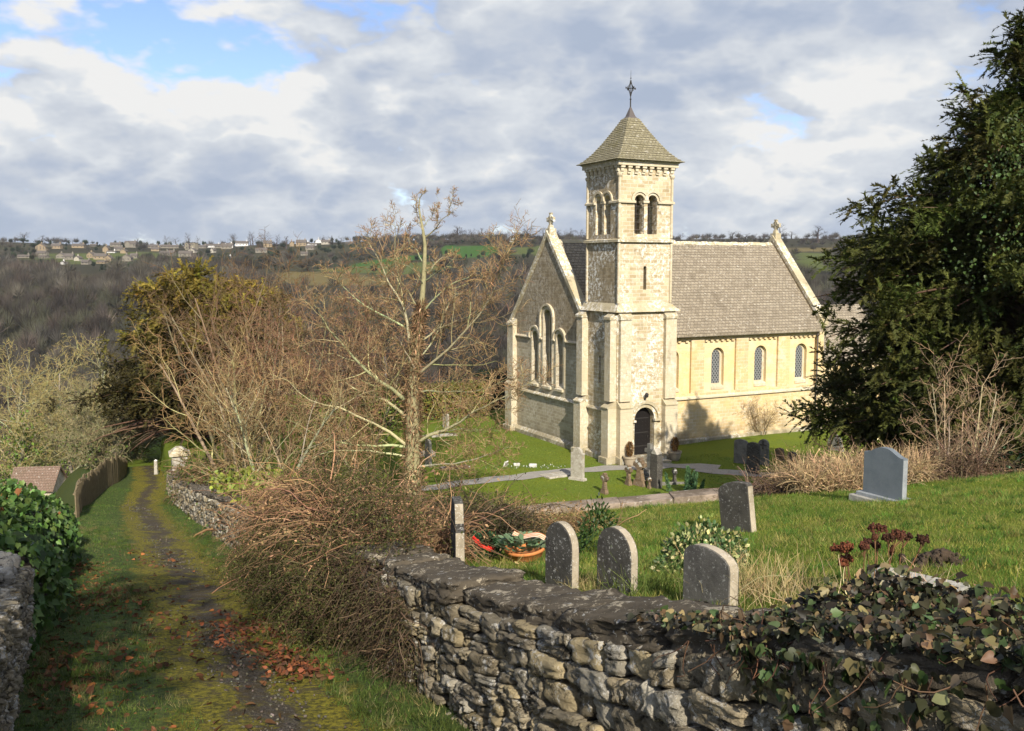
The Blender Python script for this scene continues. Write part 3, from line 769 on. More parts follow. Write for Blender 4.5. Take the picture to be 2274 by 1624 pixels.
def fieldpoly(kind, pts):
    P = [G(u, v, 300) for u, v in pts]
    FIELDS.append((kind, [(p.x, p.y) for p in P if p is not None]))
def inpoly(x, y, poly):
    r = np.zeros(len(x), bool); j = len(poly) - 1
    for i in range(len(poly)):
        xi, yi = poly[i]; xj, yj = poly[j]
        if yi != yj: r ^= ((yi > y) != (yj > y)) & (x < (xj - xi) * (y - yi) / (yj - yi) + xi)
        j = i
    return r
def field_mask(x, y):
    g = np.zeros(len(x), int)
    for k, p in FIELDS: g[inpoly(x, y, p)] = k
    return g
fieldpoly(1, [(975, 556), (990, 546), (1080, 546), (1110, 549), (1105, 568), (1060, 574), (985, 570)])
fieldpoly(1, [(770, 590), (830, 578), (925, 566), (960, 570), (900, 582), (800, 594)])
fieldpoly(3, [(700, 598), (900, 583), (1010, 580), (1000, 600), (900, 612), (720, 604)])
fieldpoly(2, [(595, 606), (690, 604), (830, 614), (880, 622), (870, 634), (760, 634), (600, 630)])
fieldpoly(3, [(1060, 592), (1200, 594), (1200, 610), (1100, 602)])
fieldpoly(3, [(1120, 552), (1230, 546), (1230, 566), (1130, 566)])
fieldpoly(1, [(1560, 560), (1700, 552), (1780, 556), (1700, 568)])
fieldpoly(2, [(1740, 552), (1850, 550), (1850, 558), (1750, 560)])
fieldpoly(3, [(1760, 562), (1850, 562), (1850, 600), (1770, 590)])
fieldpoly(3, [(90, 565), (330, 560), (420, 568), (300, 578), (120, 590)])
fieldpoly(2, [(310, 652), (420, 640), (420, 646), (330, 660)])

ys = np.concatenate([np.arange(-40, 0, 2), np.arange(0, 20.5, .5), [20.75, 20.92], np.arange(21.25, 60, .75), np.arange(60, 130, 2.5), np.geomspace(130, 3200, 150)])
def axis_w():
    neg = -np.geomspace(7, 1700, 75)[::-1]
    mid = np.concatenate([np.arange(-6.5, 0, .5), [-.02, .09, .22, .36], np.arange(.5, 26, .5)])
    pos = np.geomspace(26.5, 1900, 75)
    return np.concatenate([neg, mid, pos])
ws = axis_w()
W_, Y_ = np.meshgrid(ws, ys); X_ = W_ + xr(Y_)
Z_ = H(X_, Y_)
nx, ny = len(ws), len(ys)
ii = np.arange((ny - 1) * nx).reshape(ny - 1, nx)[:, :-1].ravel()
Fq = np.stack([ii, ii + 1, ii + nx + 1, ii + nx], 1)
Vg = np.stack([X_.ravel(), Y_.ravel(), Z_.ravel()], 1)
tag(np_mesh('ground', Vg, Fq, M['ground'], col=ground_color(Vg[:, 0], Vg[:, 1]), smooth=True), kind='structure')
# ------------------------------------------------------------------ lane strip (gravel, moss, verge) and the churchyard path
ly = np.concatenate([np.arange(-6, 58, .4)]); lw = np.linspace(-4.7, .06, 25)
WW, YY = np.meshgrid(lw, ly); XX = WW + xr(YY)
ZZ = np.maximum(H(XX, YY), zl(YY) - .25 - 0 * XX) + .012 - .05 * np.exp(-((WW + 1.6) / .8) ** 2) + .05
tt = np.broadcast_to((WW + 4.7) / 4.76, WW.shape)
bend = sm(40, 52, YY) * .22
ac = np.stack([np.clip(tt - bend - .02, 0, 1).ravel(), np.zeros(tt.size), np.zeros(tt.size)], 1)
nx, ny = len(lw), len(ly)
ii = np.arange((ny - 1) * nx).reshape(ny - 1, nx)[:, :-1].ravel()
LANE_V = np.stack([XX.ravel(), YY.ravel(), ZZ.ravel()], 1)
tag(np_mesh('lane', LANE_V, np.stack([ii, ii + 1, ii + nx + 1, ii + nx], 1), M['lane'], col=ac, smooth=True), kind='structure')
def ribbon(name, pts, width, mat, dz=.02):
    P = [Vector((p.x, p.y, 0)) for p in pts]; V = []; Q = []
    dense = []
    for a, b in zip(P[:-1], P[1:]):
        n = max(2, int((b - a).length / .5))
        dense += [a.lerp(b, i / n) for i in range(n)]
    dense.append(P[-1])
    for i, p in enumerate(dense):
        t = (dense[min(i + 1, len(dense) - 1)] - dense[max(i - 1, 0)]).normalized(); nrm = Vector((-t.y, t.x, 0))
        for s in (-.5, -.25, 0, .25, .5):
            q = p + nrm * width * s; V.append((q.x, q.y, h(q.x, q.y) + dz))
    for i in range(len(dense) - 1):
        for j in range(4): Q.append((i*5+j, i*5+j+1, i*5+j+6, i*5+j+5))
    return tag(np_mesh(name, V, np.array(Q), mat, smooth=True), kind='structure')
pth = [G(900, 1090), G(1000, 1077), G(1130, 1062), G(1250, 1048), G(1345, 1040), ch(.9, -1.9), ch(2.2, -1.7)]
ribbon('path', pth, 1.15, M['path'])
ribbon('path', [ch(1.9, -1.0), ch(2.3, -1.9), ch(4.2, -2.9), G(1560, 1047), G(1680, 1054), G(1800, 1056)], 1.1, M['path'], .026)

# ------------------------------------------------------------------ dry stone walls
def cubesphere(n=4):
    """rounded block template on [-1,1]^3"""
    bm = bmesh.new(); bmesh.ops.create_cube(bm, size=2)
    bmesh.ops.subdivide_edges(bm, edges=bm.edges, cuts=n, use_grid_fill=True)
    V = np.array([v.co[:] for v in bm.verts]); Fq = np.array([[v.index for v in f.verts] for f in bm.faces]); bm.free()
    r = (np.abs(V) ** 10).sum(1) ** (1 / 10)
    return V / r[:, None], Fq
CS = cubesphere(6); CS2 = cubesphere(2)
def stones(cen, ax, half, cols, tmpl, jit=.12, rng=RNG):
    """cen (n,3); ax (n,3,3) rows= local axes; half (n,3)"""
    T, Fq = tmpl; n = len(cen); k = len(T)
    ph = rng.uniform(0, 40, (n, 1, 3)); fr = rng.uniform(1.2, 2.6, (n, 1, 3))
    L = T[None] * np.ones((n, 1, 1))
    d = (np.sin(fr[..., 0:1] * L[..., [0]] * 1.6 + ph[..., 0:1]) + np.sin(fr[..., 1:2] * L[..., [1]] * 2.1 + ph[..., 1:2]) + np.sin(fr[..., 2:3] * L[..., [2]] * 2.4 + 1.7 * L[..., [0]] + ph[..., 2:3])) / 3
    L = L * (1 + jit * d) + rng.normal(0, jit * .30, (n, k, 3))
    skew = rng.normal(0, .16, (n, 1, 1)); L[..., 2:3] += skew * L[..., 0:1]
    tp = rng.normal(0, .14, (n, 1, 1)); L[..., 2:3] *= 1 + tp * L[..., 0:1]
    L = L * half[:, None, :]
    V = cen[:, None, :] + np.einsum('nki,nij->nkj', L, ax)
    Fa = (Fq[None] + (np.arange(n) * k)[:, None, None]).reshape(-1, 4)
    return V.reshape(-1, 3), Fa, np.repeat(cols, k, axis=0)
def wall_line(y0, y1, step=.05):
    yy = np.arange(y0, y1, step); xx = xr(yy); p = np.stack([xx, yy], 1)
    s = np.concatenate([[0], np.cumsum(np.linalg.norm(np.diff(p, axis=0), axis=1))]); return s, p
STONE_COL = np.array([[.25, .205, .135], [.33, .28, .19], [.20, .175, .13], [.36, .335, .28], [.15, .13, .10], [.37, .295, .165]])
def rise(y): return .40 * np.clip((7.4 - np.asarray(y, float)) / 3.7, 0, 1.35)
def rubble(y0, y1, hgt, thick, offx, name_mat, parent, fine=True, lmin=.12, lmax=.48, hmin=.07, hmax=.19, face=-1, seed=3, rubsag=0.0):
    """courses of rough stones on the lane face of a wall that follows the lane edge (shifted by offx)"""
    rng = np.random.default_rng(seed)
    s, p = wall_line(y0, y1); S = s[-1]
    cen = []; ax = []; half = []; cols = []
    z = -.12
    while z < hgt - .02:
        ch_ = rng.uniform(hmin, hmax); u = rng.uniform(-.3, 0)
        while u < S:
            L = rng.uniform(lmin, lmax) * (1.1 if ch_ > .13 else .85); uc = u + L / 2
            nsplit = 2 if (ch_ > .14 and rng.random() < .28) else 1
            for q in range(nsplit):
                hh = ch_ / nsplit
                i = np.interp(np.clip(uc, 0, S), s, np.arange(len(s))); x = np.interp(i, np.arange(len(s)), p[:, 0]) + offx; y = np.interp(i, np.arange(len(s)), p[:, 1])
                j = int(min(i, len(s) - 2)); t = p[j + 1] - p[j]; t = t / np.linalg.norm(t)
                slope = -.2 * t[1]
                t3 = np.array([t[0], t[1], slope * 1.0]); t3 /= np.linalg.norm(t3)
                nrm = np.array([-t[1], t[0], 0]); up = np.cross(t3, nrm) * -1
                if up[2] < 0: up = -up
                zz = float(zl(y)) + (z + hh * (q + .5)) * (1 + (float(rise(y)) if offx > -1 else 0) / hgt) + .02 * math.sin(u * 2.1) - rubsag
                out = rng.normal(0, .018); dep = thick * .5
                bat = .06 * (1 - (z / hgt))
                c = np.array([x, y, zz]) + nrm * (-face) * (-(dep * .0) ) * 0
                c = c + nrm * (out + bat) * 1.0
                a1 = rng.normal(0, .05)
                tt_ = t3 * math.cos(a1) + up * math.sin(a1); uu_ = -t3 * math.sin(a1) + up * math.cos(a1)
                cen.append(c); ax.append([tt_, nrm, uu_]); half.append([L / 2 * .975 - .006, .13 + rng.uniform(0, .05), hh / 2 * (.95 + (.8 * float(rise(y)) if offx > -1 else 0)) - .002])
                b = STONE_COL[rng.integers(len(STONE_COL))] * math.exp(rng.normal(0, .28)); cols.append(np.clip(b, .02, .6))
            u += L
        z += ch_
    v, f, c = stones(np.array(cen), np.array(ax), np.array(half), np.array(cols), CS if fine else CS2, .13, rng)
    v = v + rng.normal(0, .0045 if fine else .008, v.shape)
    return np_mesh('stonework', v, f, name_mat, parent, col=c, smooth=not fine)
def wall_core(y0, y1, hgt, x0, x1, parent):
    s, p = wall_line(y0, y1, .4); V = []; Q = []
    for i, (x, y) in enumerate(p):
        zb = float(zl(y)) + (float(rise(y)) if x0 > 0 else 0); V += [(x + x0, y, zb - .5), (x + x1, y, zb - .5), (x + x1, y, zb + hgt), (x + x0, y, zb + hgt)]
    for i in range(len(p) - 1):
        for k in range(4): Q.append((i*4+k, i*4+(k+1) % 4, (i+1)*4+(k+1) % 4, (i+1)*4+k))
    n = (len(p) - 1) * 4; Q += [(0, 1, 2, 3), (n, n + 3, n + 2, n + 1)]
    return np_mesh('wall_core', V, np.array(Q), M['core'], parent)
def coping(y0, y1, hgt, xc, width, parent, lo=.5, hi=1.3, thk=.11, seed=4):
    rng = np.random.default_rng(seed); s, p = wall_line(y0, y1); S = s[-1]; u = 0
    while u < S - .2:
        L = rng.uniform(lo, hi); L = min(L, S - u); uc = u + L / 2
        i = np.interp(uc, s, np.arange(len(s))); x = np.interp(i, np.arange(len(s)), p[:, 0]) + xc; y = np.interp(i, np.arange(len(s)), p[:, 1])
        j = int(min(i, len(s) - 2)); t = p[j + 1] - p[j]; t = t / np.linalg.norm(t)
        t3 = np.array([t[0], t[1], -.2 * t[1] + float(rise(y + .3) - rise(y - .3)) / .6 * t[1]]); t3 /= np.linalg.norm(t3); nrm = np.array([-t[1], t[0], 0]); up = np.cross(t3, nrm); up = up if up[2] > 0 else -up
        th = thk * rng.uniform(.75, 1.25)
        v, f, c = stones(np.array([[x, y, float(zl(y)) + float(rise(y)) + hgt + th * .45 + rng.normal(0, .012)]]) + nrm * rng.normal(0, .03), np.array([[t3, nrm, up]]), np.array([[L / 2 + .01, width / 2 * rng.uniform(.92, 1.1), th / 2 * 1.1]]), np.array([[.2, .18, .14]]), cubesphere(12), .075, rng)
        v = v + rng.normal(0, .008, v.shape) + .012 * np.sin(v * 23 + rng.uniform(0, 6, 3)) * np.sin(v[:, [1, 2, 0]] * 17)
        np_mesh('coping_stone', v, f, M['coping'], parent, col=c, smooth=True)
        u += L
lw1 = thing('stone_wall', (0, 0, 0), 'rough dry stone wall with flat coping slabs in the foreground', 'stone wall')
rubble(.8, 12.6, 1.05, .4, .02, M['rubble'], lw1, lmin=.10, lmax=.50, hmin=.055, hmax=.185)
wall_core(.6, 14, 1.03, .06, .5, lw1)
coping(.9, 12.6, 1.05, .30, .74, lw1, .6, 1.25, .20)
lw2 = thing('stone_wall', (0, 0, 0), 'pale lichened lane wall farther down the hill beyond the brambles', 'stone wall')
rubble(14.5, 47, 1.05, .4, .02, M['rubble'], lw2, False, .16, .5, .1, .2, seed=8)
wall_core(14, 47, 1.03, .06, .5, lw2)
coping(14.5, 47, 1.05, .27, .6, lw2, .7, 1.5, seed=9)
lw3 = thing('stone_wall', (0, 0, 0), 'pale capped end of a dry stone wall at the left edge beside the ivy', 'stone wall')
rubble(3, 10.9, 1.08, .4, -4.27, M['rubble'], lw3, True, seed=12, lmin=.1, lmax=.3, hmin=.06, hmax=.14)
wall_core(3, 10.9, 1.05, -4.75, -4.36, lw3)
# the left wall is topped with small rough stones set on edge
rng = np.random.default_rng(21); s, p = wall_line(3, 10.9); cen = []; ax = []; half = []; cols = []
for q in range(150):
    u = rng.uniform(0, s[-1]); i = np.interp(u, s, np.arange(len(s))); x = np.interp(i, np.arange(len(s)), p[:, 0]) - 4.5 + rng.uniform(-.2, .2); y = np.interp(i, np.arange(len(s)), p[:, 1])
    R3 = np.array(Matrix.Rotation(rng.uniform(0, 6), 3, 'Z') @ Matrix.Rotation(rng.normal(0, .3), 3, 'X'))
    cen.append([x, y, float(zl(y)) + 1.10 + rng.uniform(-.02, .10)]); ax.append(R3); half.append([rng.uniform(.06, .14), rng.uniform(.05, .1), rng.uniform(.04, .09)])
    cols.append(np.array([.46, .43, .37]) * math.exp(rng.normal(0, .3)))
v, f, c = stones(np.array(cen), np.array(ax), np.array(half), np.array(cols), CS, .13, rng)
np_mesh('wall_top', v, f, M['rubble'], lw3, col=c, smooth=True)
# low churchyard wall along the foot of the upper terrace
lw4 = thing('low_wall', (0, 0, 0), 'low flat-topped stone wall between the upper grass and the church lawn', 'low wall')
mb = MB(); rng = np.random.default_rng(31)
xx = -1.5
while xx < 6.4:
    L = rng.uniform(.7, 1.2); x1 = min(xx + L, 6.4); zt = 0
    zt2 = -1.6 + .09 * x1 - .19 * YE + .05; zt1 = -1.6 + .09 * xx - .19 * YE + .05; dz = rng.normal(0, .012)
    mb.add([(xx, YE - .15, zt1 - .3), (x1 - .008, YE - .15, zt2 - .3), (x1 - .008, YE + .55, zt2 - .3), (xx, YE + .55, zt1 - .3), (xx, YE - .15, zt1 + dz), (x1 - .008, YE - .15, zt2 + dz), (x1 - .008, YE + .55, zt2 + dz - .03), (xx, YE + .55, zt1 + dz - .03)],
           [(0,3,2,1),(4,5,6,7),(0,1,5,4),(1,2,6,5),(2,3,7,6),(3,0,4,7)])
    xx = x1
mb.build('coping_stone', M['lowwall'], lw4, bevel=.015)
mb = MB(); 
for i in range(8):
    a = -1.5 + i * 1.0; zt = h(a + .5, YE - .3) - .25
    mb.box(a, a + .99, YE + .02, YE + .42, zt - 1.8, zt)
mb.build('stonework', M['lowwall'], lw4)
# ------------------------------------------------------------------ gravestones
RZ = math.atan2(BX[1], BX[0])          # slabs stand across the church axis, local +y looks west
def top_round(w, hh, n=12):
    r = w / 2; return [(-r, -.15), (r, -.15)] + [(r * math.cos(math.pi * i / n), hh - r + r * math.sin(math.pi * i / n)) for i in range(n + 1)]
def top_arch(w, hh, rise, n=10):
    r = w / 2; return [(-r, -.15), (r, -.15)] + [(r * math.cos(math.pi * i / n), hh - rise + rise * math.sin(math.pi * i / n) ** .8) for i in range(n + 1)]
def top_shoulder(w, hh, n=10):
    r = w * .36; b = hh - r * 1.0
    return [(-w/2, -.15), (w/2, -.15), (w/2, b - .06), (w/2 - .03, b), (r, b)] + [(r * math.cos(math.pi * i / n), b + r * math.sin(math.pi * i / n)) for i in range(1, n)] + [(-r, b), (-w/2 + .03, b), (-w/2, b - .06)]
def top_gothic(w, hh, rise):
    r = w / 2; pts = [(-r, -.15), (r, -.15)]
    for i in range(7): t = i / 6; pts.append((r * (1 - t ** 1.5), hh - rise + rise * t))
    for i in range(5, -1, -1): t = i / 6; pts.append((-r * (1 - t ** 1.5), hh - rise + rise * t))
    return pts
def top_ogee(w, hh, rise=.11, n=16):
    pts = [(-w/2, -.02), (w/2, -.02)]
    for i in range(n + 1):
        x = w/2 - w * i / n; q = abs(x) / (w / 2); pts.append((x, hh - rise * (sm(.12, .95, q)) ))
    return pts
fS0 = lambda u, v, d: (u, d, v)
def slab(root, outline, th, mat, name='slab', bevel=.012, z=0, dx=0, dy=0):
    mb = MB(); mb.prism(outline, lambda u, v, d: (u + dx, d + dy, v + z), -th / 2, th / 2)
    return mb.build(name, mat, root, bevel=bevel)
def tilt(o, rx=0, ry=0):
    o.rotation_euler = (rx, ry, o.rotation_euler[2]); return o
def grave(name, P, label, rz=0.0, cat='gravestone', group=None):
    return thing(name, P, label, cat, RZ + rz, group)
def cross_pts(hh, w, bw, arm_z, bh, foot=None):
    f = foot or bw
    return [(-f/2, -.1), (f/2, -.1), (bw/2, arm_z - bh/2), (w/2, arm_z - bh/2), (w/2, arm_z + bh/2), (bw/2, arm_z + bh/2), (bw/2, hh), (-bw/2, hh), (-bw/2, arm_z + bh/2), (-w/2, arm_z + bh/2), (-w/2, arm_z - bh/2), (-bw/2, arm_z - bh/2)]
def small_cross(P, hh, label, mat, rz=0.0, wheel=True, lean=0.0, slabby=False):
    """a little marker: tapering shaft under a round lobed cross head, patched with white lichen"""
    r = grave('stone_cross', P, label, rz, 'grave marker')
    hr = hh * .20; hz = hh - hr; rg = random.Random(hash(label) % 1000 if False else len(label) * 7 + int(hh * 1000))
    mb = MB(); w0 = hh * (.22 if not slabby else .27)
    mb.box(-w0, w0, -hh*.13, hh*.13, -.15, hh * .22, top=(-w0*.8, w0*.8, -hh*.10, hh*.10))
    mb.box(-w0*.62, w0*.62, -hh*.09, hh*.09, hh*.22, hz - hr*.75, top=(-w0*.36, w0*.36, -hh*.07, hh*.07))
    mb.build('shaft', mat, r, bevel=.014, jit=hh*.006)
    mb = MB(); n = 48; pts = []
    for i in range(n):      # four flared arms with hollows between them
        a = 2 * math.pi * i / n; k = hr * (1.02 + .26 * math.copysign(abs(math.cos(2 * a)) ** .6, math.cos(4 * a)) * (1 if math.cos(4 * a) > 0 else .8)); pts.append((k * math.cos(a) * 1.02, hz + k * math.sin(a)))
    mb.prism(pts, fS0, -hh*.085, hh*.085)
    hd = mb.build('cross_head', mat, r, bevel=.012, jit=hh*.004)
    mb = MB()
    for q in range(3):
        cx_, cz_ = rg.uniform(-hr*.5, hr*.5), hz + rg.uniform(-.1, .75) * hr; m = 9
        mb.prism([(cx_ + hr*.42*rg.uniform(.5, 1.1)*math.cos(6.283*i/m), cz_ + hr*.36*rg.uniform(.5, 1.1)*math.sin(6.283*i/m)) for i in range(m)], fS0, -hh*.088 - .002*q, hh*.088 + .002*q)
    mb.build('lichen_patch', M['white_lichen'], hd)
    tilt(r, 0, lean); return r
# near stones on the upper grass
Y0 = 9.4
def near(u, Y): return onY(u, Y)
g = grave('headstone', near(1016, 11.2), 'tall narrow lichened headstone with stepped shoulders half lost in brambles', -.32)
hh = atY(1010, 1107, 11.2).z - h(*near(1016, 11.2).xy)
w = .62; sh = hh * .70
slab(g, [(-w/2, -.1), (w/2, -.1), (w/2, sh - .05), (w/2 - .05, sh), (w/2 - .05, sh + .05), (w/2 - .12, hh - .02), (w/2 - .2, hh), (-w/2 + .2, hh), (-w/2 + .12, hh - .02), (-w/2 + .05, sh + .05), (-w/2 + .05, sh), (-w/2, sh - .05)], .11, [M['grave_tip']], bevel=.008)
mb = MB(); mb.box(-w/2 - .004, -w/2 + .001, -.052, .052, -.1, sh - .05); mb.build('lichened_edge', M['grave_edge'], g); mb = MB(); mb.add([(-w/2 + .046, -.05, sh + .05), (-w/2 + .046, .05, sh + .05), (-w/2 + .116, .05, hh - .02), (-w/2 + .116, -.05, hh - .02)], [(0, 1, 2, 3)]); mb.build('lichened_edge', M['grave_edge'], g)
def near_round(u, vtop, Y, width, label, rz, mat='grave_tip', lean=0.0, rx=0.0, th=.105, shape='round'):
    P = near(u, Y); hh = atY(u, vtop, Y).z - P.z
    g = grave('headstone', P, label, rz)
    out = top_round(width, hh) if shape == 'round' else top_arch(width, hh, .14)
    slab(g, out, th, M[mat], 'slab', .01)
    mb = MB(); n = len(out)       # the thickness of the slab is crusted with paler lichen
    k = [(x * 1.006, z + .003) for x, z in out]
    for i in range(1, n):
        a, b = k[i], k[(i + 1) % n]
        mb.add([(a[0], -th/2 + .012, a[1]), (a[0], th/2 - .012, a[1]), (b[0], th/2 - .012, b[1]), (b[0], -th/2 + .012, b[1])], [(0, 1, 2, 3)])
    mb.build('lichened_edge', M['grave_edge'], g); tilt(g, rx, lean); return g
near_round(1247, 1160, 9.6, .48, 'dark round-topped headstone beside the terracotta bowl', .08)
near_round(1369, 1171, 9.2, .52, 'dark round-topped headstone in front of the small dark shrub', .12)
near_round(1575, 1215, 7.9, .60, 'low plain grey headstone with a curved top below the variegated bush', .02, 'grave_low', .0, 0, .11, 'arch')
P = G(1640, 1180); g = grave('headstone', P, 'dark weathered headstone leaning back on the upper grass behind the variegated bush', .10)
hh = px(112, P.y) * 1.02; w = .60
slab(g, [(-w/2, -.2), (w/2, -.2), (w/2, hh*.80), (w/2*.86, hh*.88), (w/2*.45, hh*.965), (0, hh), (-w/2*.5, hh), (-w/2*.9, hh*.985), (-w/2, hh*.94)], .12, M['grave_dark'], bevel=.012)
mb = MB(); mb.add([(-w/2 - .003, -.05, -.1), (-w/2 - .003, .05, -.1), (-w/2 - .003, .05, hh*.93), (-w/2 - .003, -.05, hh*.93)], [(0, 1, 2, 3)])
mb.build('lichened_edge', M['grave_edge'], g); tilt(g, -.02, .13)
# modern granite stone
P = G(1962, 1112); g = grave('headstone', P, 'modern blue-grey granite headstone with a swept top standing on a granite base', .02)
s_ = P.y / F; w = .84 * 16.1 / 16.1; hh = 122 * s_
slab(g, top_ogee(w, hh - .09, .13), .12, M['granite'], 'slab', .006, .09)
mb = MB(); mb.box(-w/2 - .09, w/2 + .09, -.26, .14, -.1, .09); mb.build('base', M['granite_edge'], g, bevel=.01)
mb = MB(); mb.box(-w/2 - .18, w/2 + .18, -.34, .22, -.1, .025); mb.build('footing', M['concrete'], g, bevel=.01)
for s_ in (-1, 1): mb = MB(); mb.box(s_*w/2 - .003, s_*w/2 + .003, -.055, .055, .1, hh - .16); mb.build('rough_edge', M['granite_edge'], g)
Pb = P + Vector((.36, .28, .0)); Pb.z = P.z + .09
vs = thing('flower_holder', Pb, 'small cream flower holder standing on the granite base', 'flower holder', RZ)
mb = MB(); mb.box(-.09, .09, -.06, .06, 0, .11, top=(-.07, .07, -.05, .05)); mb.build('block', M['white_paint'], vs, bevel=.01)
mb = MB(); mb.lathe([(0, .11), (.04, .11), (.05, .15), (.0, .155)], sides=10); mb.build('perforated_lid', M['lead'], vs)
# fallen kerb / flat slab behind the ivied wall
P = G(2040, 1312); o = thing('ledger_slab', P + Vector((0, 0, .02)), 'pale concrete grave slab lying just behind the ivy-covered wall', 'grave slab', -.75)
mb = MB(); mb.box(-.38, .38, -.12, .12, -.1, .10); mb.build('slab', M['concrete'], o, bevel=.02); 
# churchyard stones
def yard(u, vb): return G(u, vb, 30)
P = yard(1282, 1066); g = grave('headstone', P, 'white-lichened tall headstone with round shoulders beside the church path', .42)
hh = px(1066 - 991, P.y); slab(g, top_shoulder(.74, hh - .12), .17, M['grave_pale'], z=.12, bevel=.02)
mb = MB(); mb.box(-.50, .50, -.2, .2, -.15, .13, top=(-.44, .44, -.15, .15)); mb.build('plinth', M['grave_pale'], g, bevel=.01)
Pk = P + Vector((-1.05, .9, 0)); Pk.z = h(Pk.x, Pk.y)
o = thing('kerb_stone', Pk, 'flat stone grave kerb beside the white-lichened headstone', 'grave kerb', RZ + .1)
mb = MB(); mb.box(-.45, .45, -.7, .7, -.1, .09); mb.build('kerb', M['grave_pale'], o, bevel=.02)
small_cross(yard(1342, 1096), px(45, 43), 'small white-lichened cross marker alone on the lawn left of the group', M['grave_brown'], .1)
small_cross(yard(1395, 1077), px(43, 45), 'small cross marker capped with white lichen at the left of the group by the door', M['grave_brown'], .0)
small_cross(yard(1420, 1079), px(61, 45), 'ornate brown cross marker with a round pierced head', M['grave_brown'], .25, slabby=True)
small_cross(yard(1441, 1085), px(25, 44.5), 'tiny white-topped cross marker at the foot of the pointed gravestone', M['grave_brown'], .1)
small_cross(yard(1497, 1072), px(31, 46), 'small grey cross marker behind the stone kerb right of the pointed gravestone', M['grave_dark'], -.1)
small_cross(yard(1467, 1072), px(14, 46), 'very small stump marker just behind the pointed gravestone', M['grave_brown'], .3)
P = yard(1442, 1062); g = grave('memorial_cross', P, 'tall plain stone Latin cross on stepped base before the church door', .1, 'memorial cross')
hh = px(79, P.y)
for i, (a, z0, z1) in enumerate(((.42, -.1, .17), (.31, .17, .33), (.22, .33, .47))):
    mb = MB(); mb.box(-a, a, -a, a, z0, z1, top=(-a+.015, a-.015, -a+.015, a-.015)); mb.build('step', M['grave_grey'], g, bevel=.012)
slab(g, cross_pts(hh - .47, .62, .24, hh - .47 - .36, .2, .28), .18, M['grave_pale'] if False else M['grave_grey'], 'cross', z=.47, bevel=.02)
P = yard(1456, 1083); g = grave('headstone', P, 'tall dark pointed gravestone with a white lichened tip before the door', .15)
hh = px(90, P.y); slab(g, top_gothic(.52, hh, .42), .36, M['grave_dark'], bevel=.03)
mb = MB(); q = top_gothic(.53, hh + .012, .42); mb.prism([(x, z) for x, z in q[2:] if z > hh - .30], fS0, -.184, .184); o = mb.build('lichen_cap', M['grave_pale'], g, bevel=.02)
P = yard(1494, 1076); o = thing('kerb_stone', P, 'long low stone kerb right of the pointed gravestone', 'grave kerb', 0.05)
mb = MB(); mb.box(-.85, .8, -.06, .06, -.1, .12); mb.build('kerb', M['grave_grey'], o, bevel=.01)
P = yard(1644, 1029); g = grave('headstone', P, 'grey headstone with a round carved disc head right of the door', .35); hh = px(55, P.y)
slab(g, top_arch(.78, hh, .2), .14, M['grave_grey'], bevel=.02)
mb = MB(); mb.lathe([(0, -.1), (.2, -.1), (.2, -.075), (.16, -.075), (.16, -.085), (0, -.085)], sides=24)
o = mb.build('carved_disc', M['grave_grey'], g); o.rotation_euler = (-math.pi/2, 0, 0); o.location = (0, 0, hh - .32)
P = yard(1671, 1052); g = grave('headstone', P, 'dark slab headstone with a shallow arched top nearest the path', .3); hh = px(72, P.y); slab(g, top_arch(.72, hh, .2), .14, M['grave_dark'], bevel=.02)
P = yard(1694, 1032); g = grave('headstone', P, 'grey headstone whose round head holds a carved cross', .3); hh = px(57, P.y)
n = 20; b = hh - .3
slab(g, [(-.33, -.15), (.33, -.15), (.3, b - .12), (.2, b - .06)] + [(.31 * math.cos(-.5 + (math.pi + 1.0) * i / n), b + .02 + .31 * math.sin(-.5 + (math.pi + 1.0) * i / n)) for i in range(n + 1)] + [(-.2, b - .06), (-.3, b - .12)], .14, M['grave_grey'], bevel=.015)
mb = MB(); c = b + .02; mb.box(-.22, .22, .07, .09, c - .04, c + .04); mb.box(-.04, .04, .07, .092, c - .22, c + .22); mb.build('carved_cross', M['grave_dark'], g)
for u, vb, ht, lab, mt, ln in ((1731, 1022, 28, 'low brown-grey gravestone behind the dead bank, right of the carved-cross headstone', 'grave_brown', .06), (1757, 1026, 24, 'small dark marker stone at the left end of the dead bank', 'grave_dark', -.05)):
    P = yard(u, vb); g = grave('headstone', P, lab, .25); slab(g, top_arch(.5, px(ht, P.y), .16), .15, M[mt], bevel=.02); tilt(g, 0, ln)
P = yard(1856, 1000); g = grave('headstone', P, 'broad dark gravestone leaning over beneath the edge of the yew', .2); slab(g, top_gothic(.9, px(40, P.y), .5), .2, M['grave_grey'], bevel=.03); tilt(g, 0, .2)
# left lawn
P = yard(951, 1036); g = grave('headstone', P, 'tall grey round-topped headstone right of the bare tree trunk', .05); slab(g, top_round(.62, px(63, P.y)), .13, M['grave_grey'], bevel=.02)
P = yard(990, 951); g = grave('headstone', P, 'small pale headstone at the foot of the clipped hedge', .2); slab(g, top_arch(.55, px(33, P.y), .12), .14, M['grave_pale'], bevel=.02)
for u, vb, L, W, lab in ((935, 1012, 1.5, .7, 'long flat pale tomb slab behind the tall grey headstone'), (985, 948 + 20, 1.7, .5, 'low flat pale grave kerb on the lawn near the hedge'), (1010, 1040, 1.6, .6, 'low brown planted grave kerb right of the tall grey headstone')):
    P = yard(u, vb); o = thing('ledger_slab', P, lab, 'grave slab', RZ + math.pi / 2 - .1); mb = MB(); mb.box(-L/2, L/2, -W/2, W/2, -.1, .22 if L == 1.5 else .1)
    mb.build('slab', M['grave_pale' if L != 1.6 else 'grave_brown'], o, bevel=.03)
P = yard(1121, 1036); o = thing('memorial_tablet', P, 'little white tilted memorial tablet with two panels on the left lawn', 'memorial', RZ - 1.0)
